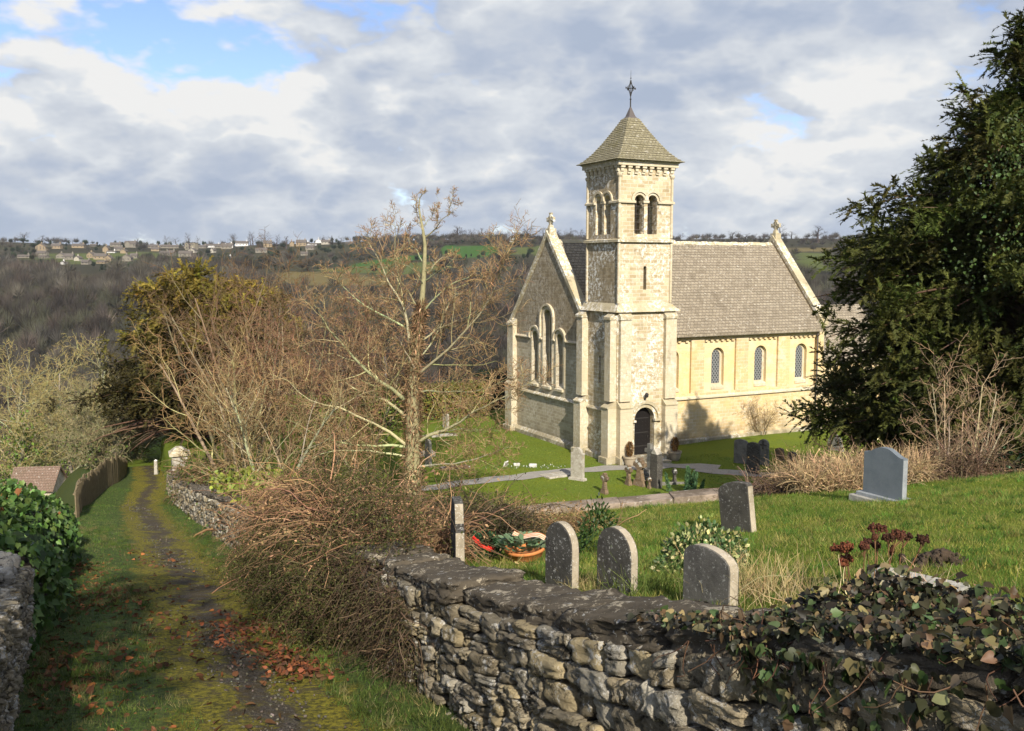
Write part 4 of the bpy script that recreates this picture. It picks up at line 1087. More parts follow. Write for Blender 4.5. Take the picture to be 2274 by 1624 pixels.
mb = MB(); mb.box(-.17, .17, -.03, .03, 0, .3); b_ = mb.build('tablet', M['white_paint'], o, bevel=.01); b_.rotation_euler = (.35, 0, 0)
mb = MB()
for s in (-1, 1): mb.box(s * .08 - .055, s * .08 + .055, .03, .036, .05, .25); 
mb.box(-.055 - .08, .055 - .08, -.036, -.03, .05, .25); mb.box(-.055 + .08, .055 + .08, -.036, -.03, .05, .25)
mb.build('inscription_panel', M['grave_grey'], b_)
for u, vb, s, lab in ((1147, 1034, .13, 'white boulder right of the white memorial tablet'), (1183, 1037, .16, 'low pale stone among white spring flowers on the left lawn')):
    P = yard(u, vb); v, f, c = stones(np.array([[0, 0, s * .4]]), np.eye(3)[None], np.array([[s * 1.3, s * .8, s * .6]]), np.array([[.6, .6, .56]]), cubesphere(5), .12)
    tag(np_mesh('boulder', v, f, M['white_lichen'], None, P, col=c, smooth=True), lab, 'stone')
# potted plants at the door
for u, vb, lab, br in ((1390, 1030, 'stone planter with a browning little conifer left of the church door', 0), (1492, 1018, 'stone planter with a browning little conifer right of the church door', 1)):
    P = ch(.35, -.75, .0) if br == 0 else ch(3.35, -.75, .0)
    o = thing('planter', P, lab, 'plant pot')
    mb = MB(); mb.lathe([(0, 0), (.24, 0), (.28, .1), (.34, .40), (.38, .42), (.38, .52), (.33, .52), (.31, .44), (0, .44)], sides=24); mb.build('pot', M['pot'], o)
    mb = MB(); mb.tube([(0, 0, .42), (.01, 0, .7), (0, 0, 1.15)], [.025, .02, .008], 6); mb.build('stem', M['oldwood'], o)
    n = 900; zz = RNG.uniform(.48, 1.25, n); r = .20 * np.sin(np.clip((zz - .42) / .9, 0, 1) * math.pi) ** .7 * RNG.uniform(.3, 1, n); a = RNG.uniform(0, 6.28, n)
    Pp = np.stack([r * np.cos(a), r * np.sin(a), zz], 1); D = vnorm(np.stack([np.cos(a), np.sin(a), np.full(n, 1.2)], 1) + RNG.normal(0, .4, (n, 3)))
    v, f, c = leaf_arrays(Pp, D, rdir(n), .09, DIAM, tint((.16, .085, .03), n, .35), .4); np_mesh('foliage', v, f, M['needle'], o, col=c)
# terracotta bowl, wreath, molehill on the upper grass
P = G(1168, 1244); o = thing('terracotta_bowl', P + Vector((0, 0, .0)), 'wide terracotta bowl of grey-green plants among the brambles', 'flower bowl', .2)
R_ = px(46, P.y)
mb = MB(); mb.lathe([(0, 0), (R_*.62, 0), (R_*.8, R_*.22), (R_*.96, R_*.55), (R_*1.03, R_*.58), (R_*1.03, R_*.72), (R_*.94, R_*.72), (R_*.9, R_*.55), (0, R_*.5)], sides=32); b_ = mb.build('bowl', M['terra'], o, smooth=True); b_.rotation_euler = (.05, -.1, 0)
n = 130; a = RNG.uniform(0, 6.28, n); r = R_ * np.sqrt(RNG.uniform(0, 1, n)) * 1.05; Pp = np.stack([r * np.cos(a) - .05, r * np.sin(a), R_ * .6 + RNG.uniform(0, .12, n)], 1)
D = np.stack([np.cos(a), np.sin(a), RNG.uniform(.1, .9, n)], 1); v, f, c = leaf_arrays(Pp, D, np.tile([0, 0, 1.], (n, 1)) + RNG.normal(0, .3, (n, 3)), .11, OVAL, tint((.13, .19, .10), n, .25), .8); np_mesh('foliage', v, f, M['leaf'], o, col=c)
pl_ = thing('striped_wrapper', P + Vector((.04, .12, R_ * 1.0)), 'striped orange wrapping lying on the plants in the terracotta bowl', 'wrapping', -.3)
k = NT('striped_wrap', .6, .3); st = k.math('GREATER_THAN', k.math('FRACT', k.math('MULTIPLY', k.sep(k.tc('Object'))[1], 28.0)), .5); sm_ = k.done(k.mix(st, (.62, .22, .09), (.62, .50, .38)))
mb = MB(); nx_ = 10
for i in range(nx_):
    x0, x1 = -.22 + .044 * i, -.22 + .044 * (i + 1); z = lambda x: .035 * math.sin(x * 13) + .02 - x * .12
    mb.add([(x0, -.05, z(x0)), (x1, -.05, z(x1)), (x1, .05, z(x1) + .03), (x0, .05, z(x0) + .03), (x0, -.05, z(x0) - .006), (x1, -.05, z(x1) - .006), (x1, .05, z(x1) + .024), (x0, .05, z(x0) + .024)], [(0,1,2,3),(7,6,5,4),(0,4,5,1),(2,6,7,3)])
mb.build('wrapping', sm_, pl_)
P = G(1075, 1240); o = thing('wreath', P, 'dark green grave wreath with a bright red ribbon leaning by the bramble heap', 'wreath')
n = 420; a = RNG.uniform(0, 6.28, n); Rw = .20; tr = rdir(n) * .05; Pp = np.stack([Rw * np.cos(a), tr[:, 1] + .02, Rw * np.sin(a) * .8 + .17], 1) + tr
v, f, c = leaf_arrays(Pp, rdir(n), rdir(n), .07, DIAM, tint((.03, .07, .03), n, .35), .35); np_mesh('foliage', v, f, M['needle'], o, col=c)
mb = MB()
for p0, p1 in (((-.16, -.08, .34), (-.05, -.1, .22)), ((-.05, -.1, .22), (.12, -.1, .14)), ((-.05, -.1, .22), (-.1, -.11, .3)), ((.05, -.12, .2), (.14, -.1, .16))):
    p0, p1 = Vector(p0), Vector(p1); d = (p1 - p0).cross(Vector((0, 1, 0))).normalized() * .022; m_ = (p0 + p1) / 2 + Vector((0, -.02, 0))
    mb.add([p0 - d, p0 + d, m_ + d, m_ - d, p1 + d, p1 - d], [(0, 1, 2, 3), (3, 2, 4, 5)])
mb.build('ribbon', M['petal'], o)
P = G(2090, 1250); n = 90; cen = np.stack([RNG.normal(0, .11, n), RNG.normal(0, .09, n), np.zeros(n)], 1); cen[:, 2] = .10 * np.exp(-(cen[:, 0]**2 + cen[:, 1]**2) / .018)
v, f, c = stones(cen, np.tile(np.eye(3), (n, 1, 1)), RNG.uniform(.015, .045, (n, 3)), np.tile([.1, .07, .05], (n, 1)), CS2, .2)
tag(np_mesh('molehill', v, f, M['soil'], None, P, col=c, smooth=True), 'fresh dark molehill in the upper grass right of the dead flower heads', 'molehill')
# lane furniture: pale gate pier, white post, board fence
P = onY(400, 46); o = thing('gate_pier', Vector((float(xr(46)) + .45, 46, float(zl(46)))), 'square stone gate pier with a flat cap at the end of the lane', 'gate pier', .4)
ht = atY(400, 1010, 46).z - float(zl(46))
mb = MB(); mb.box(-.38, .38, -.38, .38, -.2, ht); mb.build('shaft', M['grave_pale'], o, bevel=.02)
mb = MB(); mb.box(-.5, .5, -.5, .5, ht, ht + .14); mb.box(-.46, .46, -.46, .46, ht + .14, ht + .42, top=(-.15, .15, -.15, .15)); mb.build('cap', M['ledge'], o, bevel=.01)
P = onY(347, 53.5); o = thing('gate_post', P, 'white-painted gate post in the shade under the golden yew', 'gate post')
mb = MB(); mb.box(-.11, .11, -.1, .1, -.2, .85, top=(-.08, .08, -.08, .08)); mb.build('post', M['grave_pale'], o, bevel=.02); mb = MB(); mb.box(-.08, .08, -.08, .08, 0.85, .93, top=(-.02, .02, -.02, .02)); mb.build('cap', M['white_paint'], o)
o = thing('board_fence', (0, 0, 0), 'weathered upright board fence rising and falling along the left of the lane', 'fence')
mb = MB(); rng = np.random.default_rng(5); yy = 33.0; pr0 = None; tops = []
while yy < 57:
    x = float(xr(yy)) + float(np.interp(yy, [30, 40, 46, 50, 53, 58], [-4.35, -4.4, -3.5, -2.6, -2.2, -2.0])); z = float(zl(yy)); hh = np.interp(yy, [30, 36, 40, 46, 50, 53, 58], [1.0, 1.1, 1.3, 1.5, 1.45, .9, .5]) + rng.normal(0, .07)
    wd = rng.uniform(.14, .24); ln = rng.normal(0, .03)
    mb.add([(x - .02, yy, z - .2), (x + .02, yy, z - .2), (x + .02, yy + wd, z - .2), (x - .02, yy + wd, z - .2), (x - .02, yy + ln, z + hh), (x + .02, yy + ln, z + hh), (x + .02, yy + wd + ln, z + hh + rng.normal(0, .03)), (x - .02, yy + wd + ln, z + hh)],
           [(0,3,2,1),(4,5,6,7),(0,1,5,4),(1,2,6,5),(2,3,7,6),(3,0,4,7)])
    tops.append((x - .05, yy, z + hh - .06)); yy += wd + rng.uniform(.08, .30)
mb.build('boards', M['oldwood'], o)
mb = MB(); mb.tube(tops[::6], .035, 5); mb.tube([(x, y, z - .7) for x, y, z in tops[::6]], .03, 5); mb.build('rail', M['oldwood'], o)
# slender posts beyond the lawn
for u, vt, Y, lab in ((857, 795, 66, 'grey weathered pole standing behind the clipped hedge'),):
    P = onY(u, Y); o = thing('wooden_pole', P, lab, 'pole'); zt = atY(u, vt, Y).z - P.z
    mb = MB(); mb.tube([(0, 0, -.2), (0, 0, zt)], [.13, .11], 8); mb.build('pole', M['grave_grey'], o); mb = MB(); mb.tube([(0, 0, zt), (0, 0, zt + .08)], [.12, .06], 8); mb.build('cap', M['lead'], o)
# barn below the lane on the left
P = G(90, 1088, 60); P = onY(88, 88); o = thing('barn', P, 'low stone barn with a brown tiled roof in the meadow below the lane', 'barn', .12)
zt = atY(88, 1036, 88).z - P.z; ze = atY(88, 1076, 88).z - P.z
mb = MB(); mb.box(-1.9, 1.9, -2, 2, -.5, ze); mb.add([(-1.9, -2, ze), (-1.9, 2, ze), (-1.9, 0, zt - .05), (1.9, -2, ze), (1.9, 2, ze), (1.9, 0, zt - .05)], [(0, 2, 1), (3, 4, 5)]); mb.build('wall', M['gable'], o)
mb = MB()
for s in (-1, 1):
    V = [(-2.1, 0, zt), (2.1, 0, zt), (2.1, s * 2.3, ze - .12), (-2.1, s * 2.3, ze - .12)]; W = [(x, y, z - .12) for x, y, z in V]; mb.add(V + W, [(0,1,2,3),(7,6,5,4),(0,4,5,1),(1,5,6,2),(2,6,7,3),(3,7,4,0)])
mb.build('roof', roof_tiles('brown_barn_tiles', (.17, .115, .085), (.22, .15, .11), (.1, .085, .05), .2, .25), o)
mb = MB(); mb.box(-3.1, -1.92, -1.2, 1.2, -.5, ze - .9); V = [(-3.3, -1.4, ze - .9), (-1.91, -1.4, ze - .5), (-1.91, 1.4, ze - .5), (-3.3, 1.4, ze - .9)]; mb.add(V + [(x, y, z - .06) for x, y, z in V], [(0,1,2,3),(7,6,5,4),(0,4,5,1),(1,5,6,2),(2,6,7,3),(3,7,4,0)]); mb.build('lean_to', M['white_paint'], o)
# ------------------------------------------------------------------ bare trees
def grow(p, d, L, r, lvl, out, P, rng):
    n = P['n'][lvl]; st = L / (n - 1); pts = [p]; dd = d
    for i in range(n - 1):
        q = rng.normal(0, P['wob'][lvl], 3); q[2] += P['up'][lvl]
        dd = dd + q; dd = dd / math.sqrt(dd[0]**2 + dd[1]**2 + dd[2]**2); p = p + dd * st; pts.append(p)
    add_branch(pts, L, r, lvl, out, P, rng)
def add_branch(pts, L, r, lvl, out, P, rng, start=None, nch=None):
    n = len(pts); tip = P['tip'][lvl]
    rr = r * (1 - (1 - tip) * np.linspace(0, 1, n) ** P.get('tp', .8))
    out[lvl].append((np.array(pts), rr))
    if lvl >= P['max']: return
    k = nch if nch is not None else max(1, int(P['nch'][lvl] * rng.uniform(.75, 1.25)))
    s0 = P['start'][lvl] if start is None else start
    az = rng.uniform(0, 6.28)
    for c in range(k):
        t = s0 + (1 - s0) * ((c + rng.uniform(0, 1)) / k); f = t * (n - 1); i = min(int(f), n - 2); u = f - i
        q = pts[i] * (1 - u) + pts[i + 1] * u; ax = pts[i + 1] - pts[i]; ax = ax / np.linalg.norm(ax)
        az += 2.4 + rng.normal(0, .4); an = rad(P['ang'][lvl]) * rng.uniform(.65, 1.3)
        ref = np.array([0, 0, 1.]) if abs(ax[2]) < .9 else np.array([1., 0, 0])
        e = np.cross(ax, ref); e /= np.linalg.norm(e); g = np.cross(ax, e)
        nd = ax * math.cos(an) + (e * math.cos(az) + g * math.sin(az)) * math.sin(an)
        rq = rr[i] * (1 - u) + rr[i + 1] * u
        grow(q, nd, L * P['lr'][lvl] * (1 - P['sh'][lvl] * t) * rng.uniform(.7, 1.25), max(rq * P['rr'][lvl], P['rmin']), lvl + 1, out, P, rng)
def PT(**k):
    d = dict(n=[9, 7, 6, 5, 4], wob=[.05, .10, .14, .18, .22], up=[.02, .05, .04, .02, .02], tip=[.25, .2, .25, .4, .6], nch=[11, 8, 6, 5], start=[.25, .15, .12, .1],
             ang=[52, 48, 46, 44], lr=[.55, .5, .48, .5], sh=[.55, .45, .4, .3], rr=[.55, .6, .6, .7], rmin=.006, max=3)
    d.update(k); return d
def bare_mesh(name, out, parent, mat, cols, sides=(8, 6, 4, 3, 3), lo=0, hi=9, rng=RNG, j=.15):
    arrs = []
    for l, L in enumerate(out):
        if l < lo or l > hi or not L: continue
        arrs += tube_arrays(L, sides[l], lambda n, l=l: tint(cols[min(l, len(cols) - 1)], n, j, rng))
    if not arrs: return None
    v, f, c = join_arrays(arrs); return np_mesh(name, v, f, mat, parent, col=c, smooth=False)
def bare_tree(name, P, hh, label, cols, seed, r=.2, stems=1, spread=.25, parms=None, cat='tree', group=None, trunk_levels=1):
    rng = np.random.default_rng(seed); Q = parms or PT(); t = thing(name, P, label, cat, 0, group); out = [[] for _ in range(6)]
    for s in range(stems):
        a = rng.uniform(0, 6.28); lean = spread * rng.uniform(.3, 1) if stems > 1 else rng.uniform(0, .06)
        d = np.array([math.cos(a) * lean, math.sin(a) * lean, 1.0]); d /= np.linalg.norm(d)
        off = np.array([math.cos(a), math.sin(a), 0]) * (.3 * rng.uniform(0, 1) if stems > 1 else 0) + np.array([0, 0, -.2])
        grow(off, d, hh * rng.uniform(.75, 1.0) if stems > 1 else hh, r * rng.uniform(.7, 1.1), 0, out, Q, rng)
    bare_mesh('trunk', out, t, M['bark'], cols, hi=trunk_levels - 1, rng=rng)
    bare_mesh('crown', out, t, M['twig'], cols, lo=trunk_levels, rng=rng)
    return t, out
def foliage_on(out, lvls, per, spreadr, leafl, tmpl, base, name, parent, mat, rng, asp=.6, keep=1.0, zlim=None, j=.3):
    pts = []
    for l in lvls:
        for p, r in out[l]:
            if rng.random() < keep: pts.append(p[rng.integers(1, len(p), per)])
    if not pts: return
    P = np.concatenate(pts); 
    if zlim: P = P[(P[:, 2] > zlim[0]) & (P[:, 2] < zlim[1])]
    n = len(P); P = P + rng.normal(0, spreadr, (n, 3))
    D = rng.normal(0, .6, (n, 3)); D[:, 2] -= .5
    v, f, c = leaf_arrays(P, D, rdir(n, rng), leafl * rng.uniform(.6, 1.3, n), tmpl, tint(base, n, j, rng), asp)
    return np_mesh(name, v, f, mat, parent, col=c)
# -- the lichened bare tree in front of the gable: trunk and main limbs follow the real ones, the rest grows from them
def z5(x, y, Y): return np.array(atY(627.7 + x / 2.3285, 418.5 + y / 2.3285, Y)[:])
rng = np.random.default_rng(42)
TB = onY(914, 41.5); bt = thing('bare_tree', TB, 'tall bare lichened tree with an ivy-stemmed trunk in front of the church gable', 'tree')
out = [[] for _ in range(6)]; TBv = np.array(TB[:])
Q = PT(n=[12, 9, 6, 5, 4], nch=[0, 18, 9, 5], start=[.3, .22, .12, .1], ang=[50, 50, 50, 48], lr=[.4, .36, .58, .56], sh=[.3, .5, .4, .3], rr=[.5, .45, .6, .75], up=[0, .05, .07, .07, .06], wob=[.05, .1, .15, .2, .24], rmin=.011, max=4)
def limb(pts, r0, r1, dep0, dep1, lvl=1, nch=None, start=.2):
    m = len(pts); P = [z5(x, y, 41.5 + dep0 + (dep1 - dep0) * (i / (m - 1))) - TBv for i, (x, y) in enumerate(pts)]
    P = np.array(P); 
    # smooth resample
    t = np.linspace(0, m - 1, 9); S = np.stack([np.interp(t, np.arange(m), P[:, k]) for k in range(3)], 1); S[1:-1] = (S[:-2] + 2 * S[1:-1] + S[2:]) / 4
    S[1:] += rng.normal(0, .035, S[1:].shape); L = np.linalg.norm(np.diff(S, axis=0), axis=1).sum()
    Q['tip'][lvl] = r1 / r0
    add_branch(list(S), L, r0, lvl, out, Q, rng, .10, max(5, int(L * 3.0)))
def trunk(pts, rs, dep):
    m = len(pts); P = np.array([z5(x, y, 41.5 + d) - TBv for (x, y), d in zip(pts, dep)]); t = np.linspace(0, m - 1, 16)
    S = np.stack([np.interp(t, np.arange(m), P[:, k]) for k in range(3)], 1); R_ = np.interp(t, np.arange(m), rs)
    out[0].append((S, R_)); return S
TR = trunk([(672, 1640), (670, 1440), (672, 1200), (668, 1050), (688, 850), (706, 700), (718, 600), (732, 430), (735, 290), (722, 200), (705, 120), (700, 60), (742, 6)], [.42, .35, .31, .27, .19, .15, .125, .10, .075, .055, .038, .024, .012], [0] * 13)
LIMBS = [
 ([(625,1090),(560,1030),(470,980),(400,920),(330,830),(250,750),(180,640),(165,600)], .19, .03, 0, -2.5), ([(640,1180),(560,1110),(490,1085),(370,1030),(250,955),(130,850),(70,790)], .15, .03, 0, 1.5),
 ([(640,1330),(520,1240),(400,1180),(300,1140),(180,1110),(90,1080),(30,990)], .15, .03, 0, -3), ([(650,1340),(480,1325),(300,1320),(150,1260),(20,1190)], .13, .025, 0, -1.5),
 ([(645,1390),(450,1360),(300,1350),(150,1400)], .11, .02, 0, -3.5), ([(685,760),(600,690),(500,650),(400,590),(330,530),(260,450)], .11, .02, 0, 2.0),
 ([(655,800),(652,640),(600,580),(545,480),(510,390),(470,310),(440,270)], .13, .02, 0, -1.2), ([(716,640),(660,560),(610,480),(570,380),(590,260),(580,170)], .10, .015, 0, 1.5),
 ([(690,970),(780,910),(880,800),(980,700),(1060,620),(1110,480),(1140,380),(1160,290)], .13, .02, 0, -1.8), ([(700,800),(800,720),(900,690),(1000,640),(1060,600)], .09, .015, 0, 2.6),
 ([(725,640),(800,560),(880,480),(960,465),(1000,440)], .08, .015, 0, -1.5), ([(732,450),(800,370),(860,350),(915,345)], .06, .012, 0, 1), ([(735,255),(790,210),(830,160),(870,110),(862,40)], .07, .012, 0, -.6),
 ([(690,1320),(760,1270),(850,1230),(960,1190),(1030,1140),(1090,1100),(1180,1060),(1290,1000)], .16, .025, 0, -3.2), ([(690,1440),(800,1440),(900,1420),(1000,1400),(1080,1370),(1170,1330)], .10, .02, 0, -3),
 ([(680,1060),(800,1040),(900,1050),(1020,1050),(1100,1010),(1200,960)], .08, .015, 0, 2.2), ([(690,1290),(850,1240),(1000,1250),(1120,1255)], .08, .015, 0, 1.5),
 ([(650,1100),(560,1000),(520,900),(480,800),(440,700),(380,640)], .10, .02, 0, 3.2), ([(735,400),(700,330),(650,280),(640,220)], .05, .01, 0, 1), ([(720,200),(760,150),(800,90),(795,40)], .035, .01, 0, .5),
 ([(722,220),(690,150),(692,70),(700,20)], .03, .01, 0, -.4), ([(700,950),(640,850),(560,740),(540,640)], .08, .015, 0, -2.5), ([(690,880),(760,820),(830,690),(850,600),(900,540)], .08, .015, 0, 2), ([(728,500),(690,440),(640,400),(560,360)], .06, .012, 0, -1.5), ([(732,480),(790,440),(830,420),(900,360)], .055, .012, 0, -1.2), ([(668,1060),(655,900),(652,800)], .2, .14, -.1, 0),
]
for L_ in LIMBS: limb(L_[0], L_[1] * .54, L_[2] * .35, L_[3], L_[4])
TC = [(.28, .24, .14), (.34, .325, .195), (.34, .30, .15), (.30, .225, .115), (.27, .17, .09)]
bare_mesh('trunk', out, bt, M['bark'], TC, hi=0, rng=rng, sides=(12, 7, 5, 3, 3))
bare_mesh('crown', out, bt, M['bark'], TC, lo=1, rng=rng, sides=(12, 7, 4, 3, 3), j=.3)
# dead ivy stems clothing the lower trunk
n = 5200; t = RNG.uniform(0, .50, n) ; f = t * 15; i = np.minimum(f.astype(int), 14); u = (f - i)[:, None]; c_ = TR[i] * (1 - u) + TR[i + 1] * u; rr_ = np.interp(f, np.arange(16), out[0][0][1])
a = RNG.uniform(0, 6.28, n); o_ = np.stack([np.cos(a), np.sin(a), np.zeros(n)], 1); Pp = c_ + o_ * (rr_ * RNG.uniform(.97, 1.22, n))[:, None]
v, f, c = leaf_arrays(Pp, np.stack([RNG.normal(0, .35, n), RNG.normal(0, .35, n), RNG.normal(.2, .9, n)], 1) + o_ * .35, o_, RNG.uniform(.10, .42, n), DIAM, tint((.21, .135, .075), n, .5), .11)
np_mesh('ivy_stems', v, f, M['dry'], bt, col=c)

# -- tangle of bare thorn trees along the churchyard edge
QT = PT(n=[7, 6, 5, 4], nch=[10, 8, 6], start=[.18, .12, .1], ang=[42, 46, 48], lr=[.55, .52, .5], sh=[.5, .45, .35], wob=[.09, .14, .2, .24], up=[.03, .05, .05, .03], rmin=.012, max=3)
TANGLE = [(520, 38, 8.0, 4, 'bare yellow-twigged thorn tree spreading over the lane wall beside the golden yew', [(.33,.28,.15),(.36,.30,.15),(.33,.24,.11),(.27,.17,.08)], 3),
          (560, 45, 10.6, 5, 'tangled brown bare tree directly right of the golden yew', [(.22,.175,.11),(.22,.17,.10),(.19,.13,.075),(.17,.11,.06)], 4),
          (650, 42, 10.0, 5, 'reddish brown bare thorn tree in the middle of the tangle', [(.24,.19,.11),(.24,.18,.10),(.22,.13,.075),(.20,.11,.065)], 5),
          (735, 48, 9.4, 4, 'bare thorn tree with pink-brown twigs left of the lichened tree', [(.24,.19,.12),(.24,.17,.11),(.24,.14,.09),(.23,.12,.08)], 6),
          (600, 37, 7.0, 4, 'lower bare tree with pale arching branches in front of the tangle', [(.36,.33,.22),(.37,.33,.2),(.31,.25,.13),(.25,.18,.09)], 7),
          (800, 45, 7.6, 4, 'slim bare thorn tree beside the clipped hedge', [(.28,.24,.15),(.26,.21,.12),(.24,.17,.09),(.2,.13,.07)], 8),
          (500, 50, 10.5, 4, 'dense dark bare tree behind the tangle against the golden yew', [(.16,.125,.08),(.16,.12,.07),(.15,.10,.055),(.14,.09,.05)], 9)]
for u, Y, hh, st, lab, cols, sd_ in TANGLE:
    t, o2 = bare_tree('bare_tree', onY(u, Y), hh, lab, cols, 100 + sd_, .11, st, .34 if u < 540 else .5, QT)
    if sd_ in (4, 9): foliage_on(o2, [1], 5, .22, .13, OVAL, (.05, .08, .02), 'ivy', t, M['leaf'], np.random.default_rng(sd_), .9, .5, (0, 4.5))
# -- pale lichened trees in the meadow, hung with ivy
QP = PT(n=[9, 7, 6, 5, 4], nch=[13, 9, 6, 3], start=[.18, .15, .12, .1], ang=[58, 52, 50, 46], lr=[.60, .52, .5, .5], sh=[.5, .4, .35, .3], wob=[.06, .16, .22, .26, .3], up=[.02, .07, .06, .04, .02], rmin=.024, max=4)
PC = [(.25, .24, .16), (.34, .325, .20), (.36, .325, .16), (.34, .285, .12), (.31, .25, .10)]
for u, Y, hh, lab, sd_, r in ((25, 98, 14.0, 'pale lichened bare tree with ivied limbs at the left edge', 1, .3), (185, 104, 16.8, 'pale lichened bare tree with bright ivy on its trunk left of the golden yew', 2, .34), (110, 114, 14.5, 'pale bare tree standing farther back between two ivied lichened trees', 3, .28)):
    t, o2 = bare_tree('lichened_tree', onY(u, Y), hh, lab, PC, 200 + sd_, r, 2, .28, QP)
    rg = np.random.default_rng(sd_ + 50)
    foliage_on(o2, [0], 700, .85, .30, OVAL, (.11, .17, .025), 'ivy', t, M['leaf'], rg, .9, 1, (0, hh * .68))
    foliage_on(o2, [1], 60, .45, .26, OVAL, (.12, .17, .03), 'ivy', t, M['leaf'], rg, .9, .5, (0, hh * .55))
    foliage_on(o2, [2], 6, .3, .21, OVAL, (.13, .16, .035), 'ivy', t, M['leaf'], rg, .9, .35, (0, hh * .45))
QS = PT(n=[6, 5, 5, 4], nch=[9, 8, 6], start=[.1, .1, .1], ang=[40, 45, 46], lr=[.6, .55, .5], sh=[.4, .4, .3], wob=[.1, .16, .22, .26], up=[.02, .02, .02, .01], rmin=.018, max=3)
for u, Y, hh, st, lab, sd_ in ((255, 60, 5.0, 9, 'rounded pale bare shrub behind the board fence', 1), (300, 62, 4.2, 8, 'bushy bare shrub between the board fence and the golden yew', 2), (60, 104, 5.5, 7, 'pale bare shrub behind the barn roof', 3), (222, 57, 3.2, 6, 'ivied bare shrub between barn and board fence', 4)):
    t, o2 = bare_tree('shrub', onY(u, Y), hh, lab, [(.24, .22, .14), (.26, .24, .14), (.25, .225, .12), (.22, .195, .10)], 300 + sd_, .07, st, .9, QS, 'shrub')
    if sd_ in (2, 4): foliage_on(o2, [1, 2], 2, .15, .15, OVAL, (.08, .12, .02), 'ivy', t, M['leaf'], np.random.default_rng(sd_), .9, .4, (0, 2.2))
# -- bare shrub against the nave wall, bare shrub and holly under the yew
t, o2 = bare_tree('shrub', G(1688, 966, 40), 2.5, 'fine-twigged bare shrub growing against the sunlit nave wall', [(.26, .2, .12), (.27, .2, .12), (.25, .18, .1), (.23, .16, .09)], 401, .035, 11, .75, PT(n=[6, 5, 5, 4], nch=[8, 6, 4], start=[.15, .1, .1], ang=[35, 40, 42], lr=[.5, .5, .5], sh=[.4, .4, .3], wob=[.08, .12, .16, .2], up=[.03, .03, .03, .03], rmin=.007, max=3), 'shrub')
t, o2 = bare_tree('shrub', onY(2115, 25.5), 4.6, 'tall pale-stemmed bare shrub standing in front of the dark yew', [(.42, .33, .22), (.40, .31, .2), (.34, .25, .15), (.3, .2, .12)], 402, .05, 9, .45, PT(n=[7, 6, 5, 4], nch=[7, 6, 4], start=[.25, .15, .1], ang=[38, 42, 45], lr=[.45, .5, .5], sh=[.4, .4, .3], wob=[.06, .12, .18, .2], up=[.02, .03, .03, .03], rmin=.008, max=3), 'shrub')

